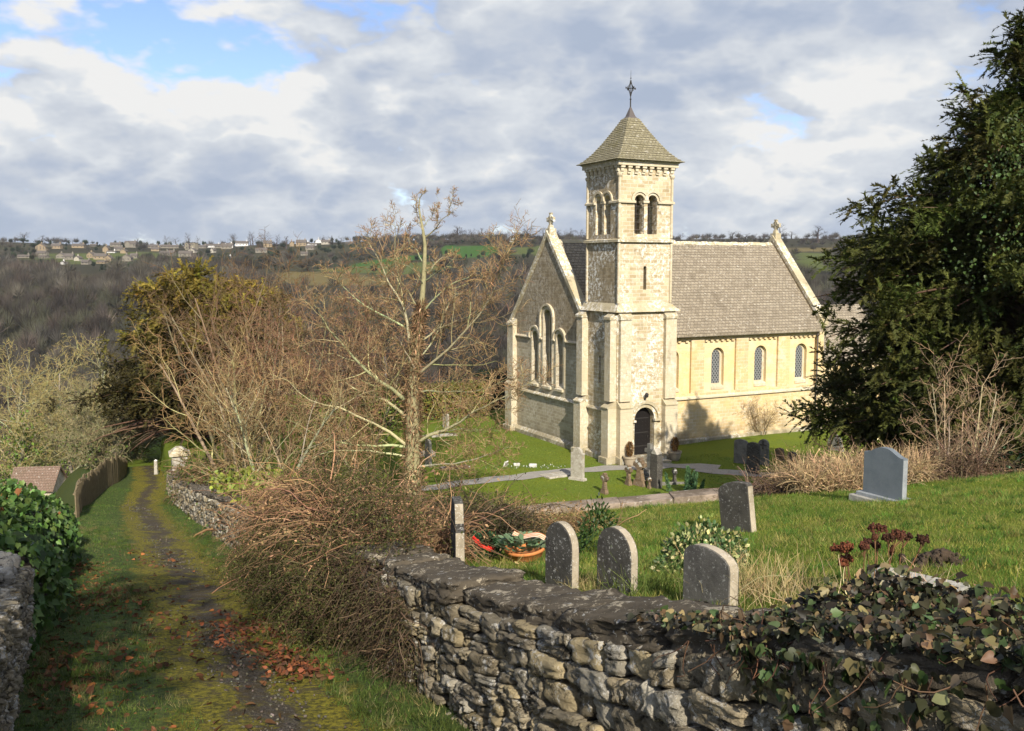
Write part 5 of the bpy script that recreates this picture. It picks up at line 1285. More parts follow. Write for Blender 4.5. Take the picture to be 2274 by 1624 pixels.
# ------------------------------------------------------------------ evergreens
def yew(name, P, prof, label, seed, nb, base, leafl, cat='tree', density=(9, 7, 24), extra=(), tops=None, trunk_r=.45, droop=.25, clump=.55, inner=True, hue=.08, zbot=0.0, barkc=(.11, .07, .045)):
    """prof: list of (z, radius). boughs leave the trunk, each carrying clumps of feathery sprays"""
    rng = np.random.default_rng(seed); t = thing(name, P, label, cat); zs = [p[0] for p in prof]; rs = [p[1] for p in prof]
    top = zs[-1]; ncl, nsp, nlf = density
    Zs = []; zz = np.linspace(zs[0], top, 200); wts = np.interp(zz, zs, rs) + .35; wts /= wts.sum()
    bz = rng.choice(zz, nb, p=wts); ba = rng.uniform(0, 2 * math.pi, nb)
    bl = np.interp(bz, zs, rs) * (1 + .20 * np.sin(3 * ba + bz * 1.1) + .12 * np.sin(5 * ba - bz * 2.3)) * rng.uniform(.62, 1.12, nb)
    bo = [(z, a, l) for z, a, l in zip(bz, ba, bl)] + list(extra)
    br = []; cen = []; outd = []; tone = []
    for z, a, l in bo:
        z0 = max(.3, z - l * .22); d = np.array([math.cos(a), math.sin(a), 0]); q = np.linspace(0, 1, 7)
        sag = l * (.30 * q ** .8 - droop * q ** 2.2); pts = np.stack([d[0] * l * q, d[1] * l * q, z0 + sag], 1) + rng.normal(0, .05, (7, 3)); br.append((pts, np.linspace(.035 + .012 * l, .012, 7)))
        m = max(3, int(ncl * (.5 + l / 8))); u = rng.uniform(.32 if inner else .5, 1.0, m) ** .75
        c = np.stack([np.interp(u, q, pts[:, k]) for k in range(3)], 1); c += rng.normal(0, clump * .55, (m, 3)) * np.array([1, 1, .55]) * (.4 + u[:, None] * .6)
        cen.append(c); od = d[None] * .9 + rng.normal(0, .45, (m, 3)); od[:, 2] += .15; outd.append(od); tone.append(np.full(m, math.exp(rng.normal(0, .22))))
    # leader at the top
    m = 24; c = np.stack([rng.normal(0, .35, m), rng.normal(0, .35, m), rng.uniform(top - 1.2, top + .2, m)], 1); cen.append(c); outd.append(np.stack([rng.normal(0, .5, m), rng.normal(0, .5, m), np.ones(m)], 1)); tone.append(np.ones(m))
    C = np.concatenate(cen); O = vnorm(np.concatenate(outd)); T = np.concatenate(tone); keep = C[:, 2] > zbot; C, O, T = C[keep], O[keep], T[keep]
    n = len(C); ax = vnorm(O[:, None, :] * .8 + rng.normal(0, .55, (n, nsp, 3)) + np.array([0, 0, -.12]))
    Ls = clump * rng.uniform(.6, 1.35, (n, nsp)); tt = rng.uniform(0, 1, (n, nsp, nlf))
    org = C[:, None, :] + rng.normal(0, clump * .22, (n, nsp, 3))
    Pp = org[:, :, None, :] + ax[:, :, None, :] * (tt * Ls[:, :, None])[..., None]; Pp[..., 2] -= .22 * clump * tt ** 2
    side = vnorm(np.cross(ax, rng.normal(0, 1, (n, nsp, 3)) * .35 + np.array([0, 0, 1.]))); sg = rng.choice([-1., 1.], (n, nsp, nlf))
    Dd = ax[:, :, None, :] * .75 + side[:, :, None, :] * sg[..., None] * .7 + rng.normal(0, .18, Pp.shape)
    Nn = np.broadcast_to(np.cross(ax, side)[:, :, None, :], Pp.shape) + rng.normal(0, .35, Pp.shape)
    k = n * nsp * nlf; b = np.asarray(base)
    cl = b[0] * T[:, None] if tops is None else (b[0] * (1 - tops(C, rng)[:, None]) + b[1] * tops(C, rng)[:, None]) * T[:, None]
    cl = cl * np.exp(rng.normal(0, hue, (n, 3))); cl = np.repeat(cl, nsp * nlf, axis=0) * np.exp(rng.normal(0, .22, (k, 1)))
    v, f, c = leaf_arrays(Pp.reshape(-1, 3), Dd.reshape(-1, 3), Nn.reshape(-1, 3), leafl * rng.uniform(.6, 1.3, k), BLADE, np.clip(cl, 0, 1), .42)
    np_mesh('crown', v, f, M['needle'], t, col=c)
    tr = [(np.array([[0, 0, -.3], [.05, 0, top * .25], [-.05, .05, top * .55], [0, 0, top * .98]]), np.array([trunk_r, trunk_r * .75, trunk_r * .45, .04]))]
    v, f, c = join_arrays(tube_arrays(tr, 10, lambda n: tint(barkc, n, .1)) + tube_arrays(br, 4, lambda n: tint(barkc, n, .2)))
    np_mesh('trunk', v, f, M['bark'], t, col=c); return t
# the big dark yew on the right
YB = onY(2235, 32.0); gz_ = YB.z
def zz_(v, Y): return atY(2000, v, Y).z
pf = [(zz_(1010, 32) - gz_, 5.0), (zz_(960, 32) - gz_, 5.4), (zz_(870, 32) - gz_, 6.4), (zz_(760, 32) - gz_, 6.5), (zz_(690, 32) - gz_, 6.3), (zz_(600, 32) - gz_, 5.7), (zz_(460, 32) - gz_, 4.9), (zz_(380, 32) - gz_, 4.3), (zz_(280, 32) - gz_, 3.3), (zz_(190, 32) - gz_, 2.0), (zz_(110, 32) - gz_, .8), (zz_(60, 32) - gz_, .2)]
pf = [(a, b * .945) for a, b in pf]
yw_ = yew('yew_tree', YB, pf, 'huge dark green yew tree at the right beside the church', 71, 470, [(.060, .067, .015)], .125, density=(11, 8, 46), clump=.66, trunk_r=.55, zbot=1.2,
    extra=[(zz_(850, 32) - gz_, math.pi, 7.3), (zz_(880, 32) - gz_, math.pi * .97, 6.5), (zz_(720, 32) - gz_, math.pi * 1.02, 6.6), (zz_(530, 32) - gz_, math.pi * .98, 6.0), (zz_(395, 32) - gz_, math.pi, 5.2)])
rgi = np.random.default_rng(77); n = 1500; zt_ = np.where(rgi.random(n) < .5, rgi.uniform(zz_(430, 32), zz_(270, 32), n), rgi.uniform(zz_(640, 32), zz_(400, 32), n)) - gz_; an_ = rgi.normal(-2.05, .22, n); rr_ = np.interp(zt_, [p[0] for p in pf], [p[1] for p in pf]) * rgi.uniform(.86, 1.05, n)
P = np.stack([rr_ * np.cos(an_), rr_ * np.sin(an_), zt_], 1); D = rgi.normal(0, .5, (n, 3)); D[:, 2] -= .7; N = np.stack([np.cos(an_), np.sin(an_), np.full(n, .4)], 1) + rgi.normal(0, .4, (n, 3))
v, f, c = leaf_arrays(P, D, N, .10 * rgi.uniform(.5, 1.3, n), HEART, tint((.055, .088, .022), n, .35, rgi), .8); np_mesh('ivy', v, f, M['leaf'], yw_, col=c, smooth=True)
# the golden yew at the end of the lane
YB2 = onY(425, 58); g2 = YB2.z
def zy(v): return atY(400, v, 58).z - g2
gold_to_shade = lambda C, r: np.clip((C[:, 2] - zy(800)) / (zy(610) - zy(800)) + r.normal(0, .22, len(C)) + .12 * C[:, 0] / 4, 0, 1)  # by height: sunlit gold painted on the top, shade into the lower foliage
yew('yew_tree', YB2 + Vector((.6, 0, 0)), [(zy(1000), 4.6), (zy(930), 5.6), (zy(850), 5.6), (zy(760), 4.4), (zy(700), 4.0), (zy(650), 3.3), (zy(615), 2.6), (zy(600), 1.6)], 'golden yew tree at the end of the lane, shade painted into its lower boughs', 72, 230,
    [np.array([.055, .046, .014]), np.array([.20, .155, .027])], .15, density=(10, 8, 34), clump=.75, tops=gold_to_shade, trunk_r=.5, droop=.3, zbot=1.6, hue=.06,
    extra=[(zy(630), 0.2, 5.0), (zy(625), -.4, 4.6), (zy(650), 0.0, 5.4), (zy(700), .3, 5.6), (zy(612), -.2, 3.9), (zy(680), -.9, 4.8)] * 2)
def leaf_shell(name, P, label, cat, pts, nrm, L, tmpl, base, mat, asp=.7, seed=1, core=None, j=.28, droop=.4, group=None, rz=0, mixc=None):
    rng = np.random.default_rng(seed); t = thing(name, P, label, cat, rz, group); n = len(pts)
    D = rng.normal(0, .55, (n, 3)); D[:, 2] -= droop; N = nrm + rng.normal(0, .45, (n, 3)); col = tint(base, n, j, rng)
    if mixc is not None:
        for frac, cc in mixc: s = rng.random(n) < frac; col[s] = tint(cc, int(s.sum()), j, rng)
    v, f, c = leaf_arrays(pts, D, N, L * rng.uniform(.6, 1.35, n), tmpl, col, asp); np_mesh('foliage', v, f, mat, t, col=c, smooth=len(tmpl[0]) > 5)
    if core is not None: core.build('core_stems', M['core'], t)
    return t
def box_pts(n, x, y, z, rng, lump=.12):
    """points on the top and sides of a box hedge"""
    A = np.array([2*x*z, 2*x*z, 2*y*z, 2*y*z, 4*x*y/1.0]); A = A / A.sum(); f = rng.choice(5, n, p=A); u = rng.uniform(-1, 1, n); w = rng.uniform(0, 1, n); P = np.zeros((n, 3)); N = np.zeros((n, 3))
    for k in range(5):
        s = f == k
        if k < 2: P[s] = np.stack([u[s]*x, np.full(s.sum(), y*(2*k-1)), w[s]*z], 1); N[s] = (0, 2*k-1, .2)
        elif k < 4: P[s] = np.stack([np.full(s.sum(), x*(2*k-5)), u[s]*y, w[s]*z], 1); N[s] = (2*k-5, 0, .2)
        else: P[s] = np.stack([u[s]*x, (w[s]*2-1)*y, np.full(s.sum(), z)], 1); N[s] = (0, 0, 1)
    return P + rng.normal(0, lump, P.shape), N
def hedge(u0, u1, Y0_, Y1_, vtop, label, base, L, n, seed, depth=.8, mixc=None, tmpl=DIAM, mat='leaf'):
    a, b = onY(u0, Y0_), onY(u1, Y1_); c = (a + b) / 2; ln = (b - a).length; rz = math.atan2(b.y - a.y, b.x - a.x); rng = np.random.default_rng(seed); c.z = min(a.z, b.z)
    ht = atY((u0 + u1) / 2, vtop, c.y).z - c.z; P, N = box_pts(n, ln / 2, depth, ht, rng); mb = MB(); mb.box(-ln/2 + .1, ln/2 - .1, -depth + .15, depth - .15, -.2, ht - .15)
    return leaf_shell('hedge', c, label, 'hedge', P, N, L, tmpl, base, M[mat], .7, seed, mb, rz=rz, mixc=mixc)
hedge(868, 1078, 64, 67, 858, 'clipped golden-brown hedge along the far side of the lawn', (.17, .155, .028), .15, 13000, 501, mixc=[(.35, (.13, .16, .03)), (.15, (.19, .11, .035))])
hedge(790, 880, 61, 62, 866, 'bright green laurel hedge at the left end of the lawn', (.12, .17, .02), .19, 4200, 502, mixc=[(.4, (.05, .09, .012))], tmpl=OVAL)
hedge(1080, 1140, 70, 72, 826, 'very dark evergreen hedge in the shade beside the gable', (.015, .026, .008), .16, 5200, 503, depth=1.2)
def bush_pts(n, r, hh, rng, inner=.35):
    d = rdir(n, rng); d[:, 2] = np.abs(d[:, 2]); k = rng.uniform(inner, 1, n) ** .5; lump = 1 + .2 * np.sin(d[:, 0] * 5 + 1) * np.cos(d[:, 1] * 6 + d[:, 2] * 4)
    P = d * (k * lump)[:, None] * np.array([r, r, hh]); return P, d
P, N = bush_pts(2600, .50, .50, np.random.default_rng(3)); leaf_shell('variegated_bush', onY(1562, 10.2), 'variegated holly-like bush with cream-edged leaves on the upper grass', 'bush', P, N, .05, OVAL, (.055, .10, .03), M['leaf'], .75, 3, mixc=[(.38, (.40, .38, .17))], droop=.0)
P, N = bush_pts(900, .28, .72, np.random.default_rng(4)); leaf_shell('small_shrub', onY(1325, 12.5), 'small dark green shrub growing behind the two round-topped headstones', 'shrub', P, N, .055, OVAL, (.03, .06, .012), M['leaf'], .6, 4, droop=.1)
P, N = bush_pts(5200, 1.9, 2.9, np.random.default_rng(6)); leaf_shell('holly_bush', onY(2222, 26.5), 'dark glossy holly bush at the right edge in front of the yew', 'bush', P, N, .11, OVAL, (.022, .05, .022), M['leaf'], .7, 6, droop=.1, mixc=[(.12, (.06, .12, .06))])
# upright conifer: several pointed plumes
rng = np.random.default_rng(7); P0 = G(1545, 1095, 30); pts = []; nr = []
for k_ in range(13):
    ox, oy = rng.uniform(-.68, .68), rng.uniform(-.35, .35); hh = rng.uniform(.8, 1.35) * (1 - .25 * abs(ox)); m = 420; z = rng.uniform(0, 1, m); r = .15 * (1 - z) ** .7 * rng.uniform(.3, 1, m); a = rng.uniform(0, 6.28, m)
    pts.append(np.stack([ox + r*np.cos(a) + z*ox*.3, oy + r*np.sin(a), z*hh], 1)); nr.append(np.stack([np.cos(a), np.sin(a), np.full(m, .6)], 1))
P = np.concatenate(pts); leaf_shell('dwarf_conifer', P0 + Vector((-.55, 0, 0)), 'dwarf upright conifer with blue-green plumes on the church lawn', 'shrub', P, np.concatenate(nr), .10, DIAM, (.075, .145, .065), M['needle'], .35, 7, droop=-1.2)

# ------------------------------------------------------------------ ivy
rng = np.random.default_rng(61)
def mound_pt(yy, ph, k=1.0):
    lump = 1 + .10 * np.sin(yy * 1.7) + .09 * np.sin(yy * 3.1 + ph * 2) + .07 * np.sin(ph * 5 + yy)
    hgt = np.interp(yy, [10.2, 11.5, 14, 18, 22, 24.5], [.9, 1.45, 1.75, 1.6, 1.45, .9]) * lump * k
    wv = -5.35 - 1.6 * 0 + (1.25 * np.cos(ph)) * lump * k - np.where(ph > 1.57, (ph - 1.57) * 1.2, 0)
    x = xr(yy) + wv; z = zl(yy) - .1 + hgt * np.sin(np.clip(ph, 0, math.pi)) ** .62
    return np.stack([x, yy, z], -1)
n = 11500; yy = rng.uniform(10.3, 24.4, n); ph = rng.uniform(0.0, 2.7, n); P = mound_pt(yy, ph, rng.uniform(.9, 1.06, n)); e = 1e-2
N = vnorm(np.stack([np.cos(ph), np.full(n, -.25), np.sin(ph) + .2], 1)); yb = np.linspace(10.4, 24.2, 40); pb = np.linspace(0, 2.9, 14); A_, B2 = np.meshgrid(pb, yb); cv = mound_pt(B2, A_, .88)
o = thing('ivy_mound', (0, 0, 0), 'mound of dark green ivy smothering the left lane wall', 'ivy')
D = rng.normal(0, .45, (n, 3)); D[:, 2] -= .8; D += N * .2
col = tint((.045, .088, .017), n, .38, rng); s = rng.random(n) < .34; col[s] = tint((.10, .165, .035), int(s.sum()), .25, rng); s = rng.random(n) < .006; col[s] = (.22, .09, .03)
v, f, c = leaf_arrays(P, D, N + rng.normal(0, .35, (n, 3)), .125 * rng.uniform(.6, 1.3, n), IVY, col, .85); np_mesh('foliage', v, f, M['leaf'], o, col=c, smooth=True)
ii = np.arange(39 * 14).reshape(39, 14)[:, :-1].ravel(); np_mesh('core_stems', cv.reshape(-1, 3), np.stack([ii, ii + 1, ii + 15, ii + 14], 1), M['core'], o, smooth=True)
# bronzed ivy on the near wall end
def cap_pt(yy, w, hz): return np.stack([xr(yy) + w, yy, zl(yy) + hz + rise(yy)], -1)
n = 11500; yy = 1.4 + 4.3 * rng.uniform(0, 1, n) ** 1.05; w = rng.uniform(-.14, .95, n)
heap = .30 * np.exp(-((yy - 4.55) / .5) ** 2) * np.exp(-((w - .6) / .4) ** 2) + .12 * np.clip((5.2 - yy) / 2, 0, 1); up = 1.20 + (heap + .06 * np.sin(yy * 5) * np.cos(w * 7)) * rng.uniform(.15, 1, n) + rng.uniform(0, .05, n)
P = cap_pt(yy, w, up); thin_ = rng.random(n) < np.clip((5.9 - yy) * .9, .15, 1); P = P[thin_]; n = len(P)
N = np.tile([-.3, -.35, 1.0], (n, 1)); n2 = 560; y2 = rng.uniform(1.4, 4.6, n2); fall = rng.uniform(0, 1, n2) ** 1.7 * np.clip((4.9 - y2) * .5, .1, 1.15); P2 = cap_pt(y2, -.17 - rng.uniform(0, .06, n2), 1.18 - fall); N2 = np.tile([-.9, -.42, .25], (n2, 1))
def ivy_tone(n, cl):
    col = tint((.046, .048, .022), n, .45, rng); r_ = rng.random(n); q0 = 0
    for fr, cc, j in cl: s = (r_ >= q0) & (r_ < q0 + fr); col[s] = tint(cc, int(s.sum()), j, rng); q0 += fr
    return col
c1_ = ivy_tone(n, [(.17, (.18, .135, .062), .35), (.20, (.08, .052, .028), .45), (.13, (.06, .095, .032), .35), (.28, (.026, .024, .015), .3)]); c2_ = ivy_tone(n2, [(.14, (.16, .12, .06), .3), (.3, (.05, .085, .025), .3)])
D = rng.normal(0, .6, (n, 3)); D[:, 2] -= .25; D[:, 1] -= .3; D2 = rng.normal(0, .45, (n2, 3)); D2[:, 2] -= 1.1; arr = []
for tm, frac in ((IVY, .5), (HEART, 1.1)):
    for PP, DD, NN, CC, sz in ((P, D, N, c1_, .047), (P2, D2, N2, c2_, .062)):
        s = (np.arange(len(PP)) % 3 == 0) == (tm is IVY); m = int(s.sum()); arr.append(leaf_arrays(PP[s], DD[s], NN[s] + rng.normal(0, .65, (m, 3)), sz * rng.uniform(.4, 1.35, m), tm, CC[s], .9))
o = thing('ivy_trail', (0, 0, 0), 'bronzed ivy trailing over the near end of the foreground wall', 'ivy')
v, f, c = join_arrays(arr); np_mesh('foliage', v, f, M['leaf'], o, col=c, smooth=True)
st = []
for q in range(170):
    y_ = rng.uniform(1.5, 5.0); w_ = rng.uniform(-.1, .7); p = cap_pt(np.array(y_), np.array(w_), 1.22); pts = [p]; d = rng.normal(0, 1, 3) * [1, 1, .1]; d /= np.linalg.norm(d)
    if q % 3 == 0: p = cap_pt(np.array(y_), np.array(-.2), 1.15); pts = [p]; d = np.array([-.1, rng.normal(0, .5), -1.])
    for i in range(5): d = d + rng.normal(0, .45, 3) * [1, 1, .5]; d /= np.linalg.norm(d); p = p + d * .055; pts.append(p.copy())
    st.append((np.array(pts), np.linspace(.0038, .002, 6)))
v, f, c = join_arrays(tube_arrays(st, 4, lambda n: tint((.10, .055, .035), n, .3))); np_mesh('stems', v, f, M['dry'], o, col=c)

# ------------------------------------------------------------------ brambles, dead grass
def canes(name, label, cat, n, src, L, rise, r, base, seed, leaves=0, leafc=(.1, .07, .03), leafl=.05, bias=(0, 0, 0), droop=.16, k=7, wob=.16, tmpl=DIAM, lmat='dry', asp=.5):
    """arching stems from random ground points"""
    rng = np.random.default_rng(seed); P = src(n, rng); d = vnorm(np.stack([rng.normal(0, 1, n), rng.normal(0, 1, n), rng.uniform(.3, 1.4, n) * rise], 1) + np.array(bias)); Ls = L * rng.uniform(.45, 1.3, n); pts = [P]
    for i in range(k - 1):
        d = d + rng.normal(0, wob, (n, 3)); d[:, 2] -= droop * (1 + i * .25); d = vnorm(d); q = pts[-1] + d * (Ls / (k - 1))[:, None]; pts.append(q)
    A = np.stack(pts, 1); rr = (r * .85 * np.exp(rng.normal(0, .45, n)))[:, None] * np.linspace(1, .45, k)[None]
    t = thing(name, (0, 0, 0), label, cat); v, f, c = join_arrays(tube_arrays([(a, b) for a, b in zip(A, rr)], 3, lambda m: tint(base, m, .35, rng))); np_mesh('stems', v, f, M['dry'], t, col=c)
    if leaves:
        i = rng.integers(0, n, leaves); j = rng.integers(1, k, leaves); Q_ = A[i, j] + rng.normal(0, .03, (leaves, 3)); v, f, c = leaf_arrays(Q_, rdir(leaves, rng), rdir(leaves, rng), leafl * rng.uniform(.5, 1.4, leaves), tmpl, tint(leafc, leaves, .4, rng), asp); np_mesh('foliage', v, f, M[lmat], t, col=c)
    return t
def heapsrc(y0, y1, w0, w1, hs):
    """points inside a heap lying along the lane wall"""
    def f(n, rng):
        y = rng.uniform(y0, y1, n); w = rng.uniform(w0, w1, n); x = xr(y) + w; g = np.where(w < .1, zl(y), H(x, y)); q = np.clip((w - w0) / (w1 - w0), 0, 1); top = hs(y, w); return np.stack([x, y, g + top * rng.uniform(0, 1, n) ** .8], 1)
    return f
canes('bramble_heap', 'great heap of tan dead bramble stems sprawling over the lane wall', 'brambles', 3400, heapsrc(11.8, 19.6, -.25, 1.55, lambda y, w: np.where(w < .25, 1.75, .72) + .2 * np.sin(y * .9)), 1.2, .38, .0085, (.30, .18, .10), 601, 16000, (.24, .15, .08), .055, droop=.10, wob=.30)
canes('dark_shrub', 'dark small-leaved shrub trailing from the wall onto the lane', 'shrub', 3600, heapsrc(10.6, 17.5, -.8, .5, lambda y, w: np.interp(w, [-.8, -.3, .2, .7], [.6, 1.2, 1.5, 1.5])), .75, .25, .0045, (.12, .085, .05), 602, 78000, (.062, .066, .020), .036, bias=(-.25, -.1, .1), droop=.17, wob=.33)
canes('dark_shrub', 'dark twiggy evergreen shrub behind the tall narrow headstone', 'shrub', 2600, heapsrc(13.4, 16.8, 1.5, 3.1, lambda y, w: .6 + 0 * y), .7, .5, .005, (.09, .07, .045), 603, 26000, (.05, .052, .018), .038, droop=.1)
canes('dark_shrub', 'dark creeper hanging down the wall face at the corner below the brambles', 'creeper', 1500, heapsrc(9.0, 11.6, -.34, -.05, lambda y, w: np.interp(y, [9.0, 10, 11.6], [.9, 1.2, 1.3])), .6, .1, .0045, (.10, .07, .045), 604, 8000, (.06, .055, .022), .034, bias=(-.1, 0, -.4), droop=.12, wob=.32)
canes('bramble_heap', 'straw-brown bramble and dead grass bank sloping to the lawn right of the tall narrow headstone', 'brambles', 2300, heapsrc(14.6, 20.0, 3.2, 5.0, lambda y, w: .22 + 0 * y), .62, .6, .0055, (.27, .18, .09), 605, 3500, (.17, .11, .05), .05, droop=.09, wob=.28)
canes('bramble_heap', 'ivied bramble thicket on the farther lane wall below the bare trees', 'brambles', 3600, heapsrc(24, 44, .35, 2.8, lambda y, w: 1.9 + .5 * np.sin(y * .7)), 1.5, .6, .012, (.20, .135, .07), 606, 12000, (.07, .095, .02), .12, tmpl=OVAL, lmat='leaf', asp=.8)
P = mound_pt(np.array([12.]), np.array([1.]))
# yellow-green leaves on the far wall top
rng = np.random.default_rng(66); n = 2600; yy = rng.uniform(17.5, 30, n); w = rng.uniform(.15, 1.6, n); P = np.stack([xr(yy) + w, yy, zl(yy) + 1.2 + rng.uniform(0, .9, n) * (.5 + .5 * np.sin(yy * 1.3))], 1); N = np.tile([-.3, -.5, .8], (n, 1))
leaf_shell('honeysuckle', (0, 0, 0), 'bright yellow-green leafy climber on top of the farther lane wall', 'climber', P, N, .15, OVAL, (.17, .19, .03), M['leaf'], .75, 8, droop=.5)
# dead grass and bramble bank at the terrace edge, in front of the yew
def bank(x0, x1, y0, y1, top): return lambda n, rng: (lambda x, y: np.stack([x, y, H(x, y) + rng.uniform(0, 1, n) ** 1.5 * top], 1))(rng.uniform(x0, x1, n), rng.uniform(y0, y1, n))
canes('dead_grass_bank', 'pale straw dead grass bank left of the granite headstone', 'dead grass', 6500, bank(5.9, 8.6, 18.9, 20.9, .3), .66, 1.5, .006, (.42, .30, .17), 611, 5000, (.38, .27, .15), .05, bias=(0, 0, .5), droop=.05, wob=.26)
canes('bramble_heap', 'dark bramble tangle among the dead grass behind the granite headstone', 'brambles', 2600, bank(6.0, 10.5, 19.6, 21.6, .55), .9, .8, .007, (.15, .10, .065), 612, 2500, (.14, .10, .04), .05, droop=.06, wob=.28)
canes('bramble_heap', 'dark spiny bramble stems leaning over the low wall end', 'brambles', 420, bank(5.0, 6.2, 19.6, 20.9, .3), .62, .8, .008, (.15, .10, .07), 613, 700, (.12, .08, .04), .05, droop=.1)
canes('leaf_litter_bank', 'brown twiggy litter along the edge of the upper grass below the yew', 'leaf litter', 4200, bank(8.5, 14.5, 20.6, 22.4, .12), .6, .4, .007, (.16, .105, .065), 614, 6000, (.16, .10, .06), .07, droop=.2)
def tuft(P, label, n, L, col, seed, sp=.2): return canes('dry_grass_tuft', label, 'dry grass', n, lambda m, rng: np.stack([P.x + rng.normal(0, sp, m), P.y + rng.normal(0, sp * .7, m), np.full(m, P.z)], 1), L, 2.2, .0025, col, seed, 0, bias=(0, 0, .8), droop=.07, k=5)
tuft(onY(1450, 9.0), 'coarse green grass tuft right of the second round-topped headstone', 260, .34, (.12, .16, .04), 621, .26)
tuft(onY(1680, 8.2), 'straw-coloured dry grass tuft right of the low grey headstone', 420, .36, (.40, .31, .15), 622, .3)
tuft(onY(1300, 9.4), 'dry straw tuft between the two round-topped headstones', 160, .22, (.33, .27, .12), 623, .14)
tuft(onY(1780, 7.4), 'sparse tall dry stems below the reddish flower heads', 110, .42, (.45, .35, .19), 624, .28)
tuft(onY(1110, 10.8), 'dry grass around the wreath and terracotta bowl', 130, .18, (.30, .24, .10), 625, .42)
tuft(onY(2010, 7.3), 'pale dry stalks at the foot of the dead flower heads', 120, .34, (.47, .37, .22), 626, .25)
# dead sedum heads
o = thing('dead_flower_clump', onY(1955, 7.6), 'clump of dead flower stems with flat rust-red heads above the ivied wall', 'dead flowers'); P0 = o.location; rng = np.random.default_rng(9)
HEADS = [(1948,1170,22,0),(1992,1184,16,0),(2006,1188,19,1),(2048,1196,13,1),(1972,1192,13,1),(1862,1217,19,2),(1880,1212,14,2),(1918,1212,11,0),(1926,1203,10,1),(1945,1210,9,1),(1941,1192,4,0),(1980,1222,4,0),(1880,1240,14,2),(1872,1248,10,2)]
for u, v_, r, tn in HEADS:
    p = atY(u, v_, 7.6 + rng.uniform(-.25, .25)) - P0; rr = px(r, 7.6); m = 130
    a = rng.uniform(0, 6.28, m); q = np.sqrt(rng.uniform(0, 1, m)) * rr; cen = np.stack([p.x + q*np.cos(a), p.y + q*np.sin(a)*.9, p.z + .012*rng.normal(0, 1, m) - .18*q**2/rr], 1); bc = [(.07, .028, .017), (.038, .018, .012), (.115, .04, .02)][tn]
    v, f, c = stones(cen, np.tile(np.eye(3), (m, 1, 1)), rng.uniform(.004, .010, (m, 3)), tint(bc, m, .3, rng), CS2, .15, rng); np_mesh('flower_head', v, f, M['flower'], o, col=c)
    b0 = np.array([p.x * .75 + rng.normal(0, .03), p.y * .5, -.05]); t_ = np.linspace(0, 1, 6)[:, None]; pts = b0 * (1 - t_) + np.array(p[:]) * t_ + rng.normal(0, .006, (6, 3)); sp = [(pts, np.linspace(.005, .0035, 6))]
    for s_ in range(5): e = np.array(p[:]) + np.array([rng.normal(0, rr*.5), rng.normal(0, rr*.5), -.01]); sp.append((np.stack([pts[4], (pts[4] + e) / 2, e]), np.array([.003, .0025, .002])))
    v, f, c = join_arrays(tube_arrays(sp, 5, lambda n: tint((.20, .11, .06), n, .2, rng))); np_mesh('stem', v, f, M['dry'], o, col=c)

# ------------------------------------------------------------------ grass blades and leaf litter
def grass(name, x, y, z, hgt, wid, col, seed, lean=.45):
    rng = np.random.default_rng(seed); n = len(x); D = np.stack([rng.normal(0, lean, n), rng.normal(0, lean, n), np.ones(n)], 1); P = np.stack([x, y, z], 1)
    v, f, c = leaf_arrays(P, D, rdir(n, rng) * [1, 1, .1], hgt, BLADE, col, wid); return tag(np_mesh(name, v, f, M['blade'], col=c), kind='stuff')
rng = np.random.default_rng(81); n = 190000; y = 4.0 + 16.8 * rng.uniform(0, 1, n) ** 1.15; x = xr(y) + .45 + (np.maximum(.62 * y + 1.5 - xr(y) - .45, .1)) * rng.uniform(0, 1, n); keep = (x > xr(y) + .45)
x, y = x[keep], y[keep]; n = len(x); pat = .5 + .5 * np.sin(x * 1.9 + 1.3 * np.sin(y * 1.1)) * np.cos(y * 1.6 + x * .7); big = .5 + .5 * np.sin(x * .8 + 2 * np.sin(y * .45 + 1)) * np.sin(y * .63 + x * .31 + 1.5); pat = np.clip(pat * .6 + .5 * big + rng.normal(0, .12, n), 0, 1); c = tint((.095, .14, .024), n, .3, rng) * (1 - pat[:, None]) + tint((.235, .235, .050), n, .28, rng) * pat[:, None]; s = rng.random(n) < .10; c[s] = tint((.32, .26, .11), int(s.sum()), .2, rng)
grass('grass', x, y, H(x, y) - .005, rng.uniform(.025, .065, n) * (1 + .9 * (1 - pat) * rng.random(n)), .13, c, 82, .65)
n = 150000; y = 5.5 + 42 * rng.uniform(0, 1, n) ** 1.5; w = rng.uniform(-4.7, 0, n); tq = (w + 4.7) / 4.76; md = np.abs(tq - sm(40, 52, y) * .22 - .60); keep = md + rng.normal(0, .045, n) > .24; x = xr(y[keep]) + w[keep]; y = y[keep]; n = len(x)
c = tint((.065, .12, .02), n, .3, rng); s = rng.random(n) < .16; c[s] = tint((.20, .19, .07), int(s.sum()), .25, rng); zz = np.maximum(H(x, y), zl(y) - .25) + .03
grass('grass', x, y, zz, rng.uniform(.03, .075, n) * (1 + .012 * y), .15, c, 83, .6)
n = 150000; y = rng.uniform(37, 66, n); x = rng.uniform(-14, 30, n); pat = np.clip(.5 + .35 * np.sin(x * .9 + np.sin(y * .7)) + .3 * np.sin(y * 1.1 + x * .5) + rng.normal(0, .25, n), 0, 1)[:, None]; c = tint((.085, .15, .02), n, .3, rng) * (1 - pat) + tint((.17, .19, .035), n, .3, rng) * pat; pd = np.full(n, 9.); 
for a_, b_ in zip(pth[:-1], pth[1:]):
    d_ = np.array([b_.x - a_.x, b_.y - a_.y]); L2 = (d_ ** 2).sum(); t_ = np.clip(((x - a_.x) * d_[0] + (y - a_.y) * d_[1]) / L2, 0, 1); pd = np.minimum(pd, np.hypot(x - a_.x - t_ * d_[0], y - a_.y - t_ * d_[1]))
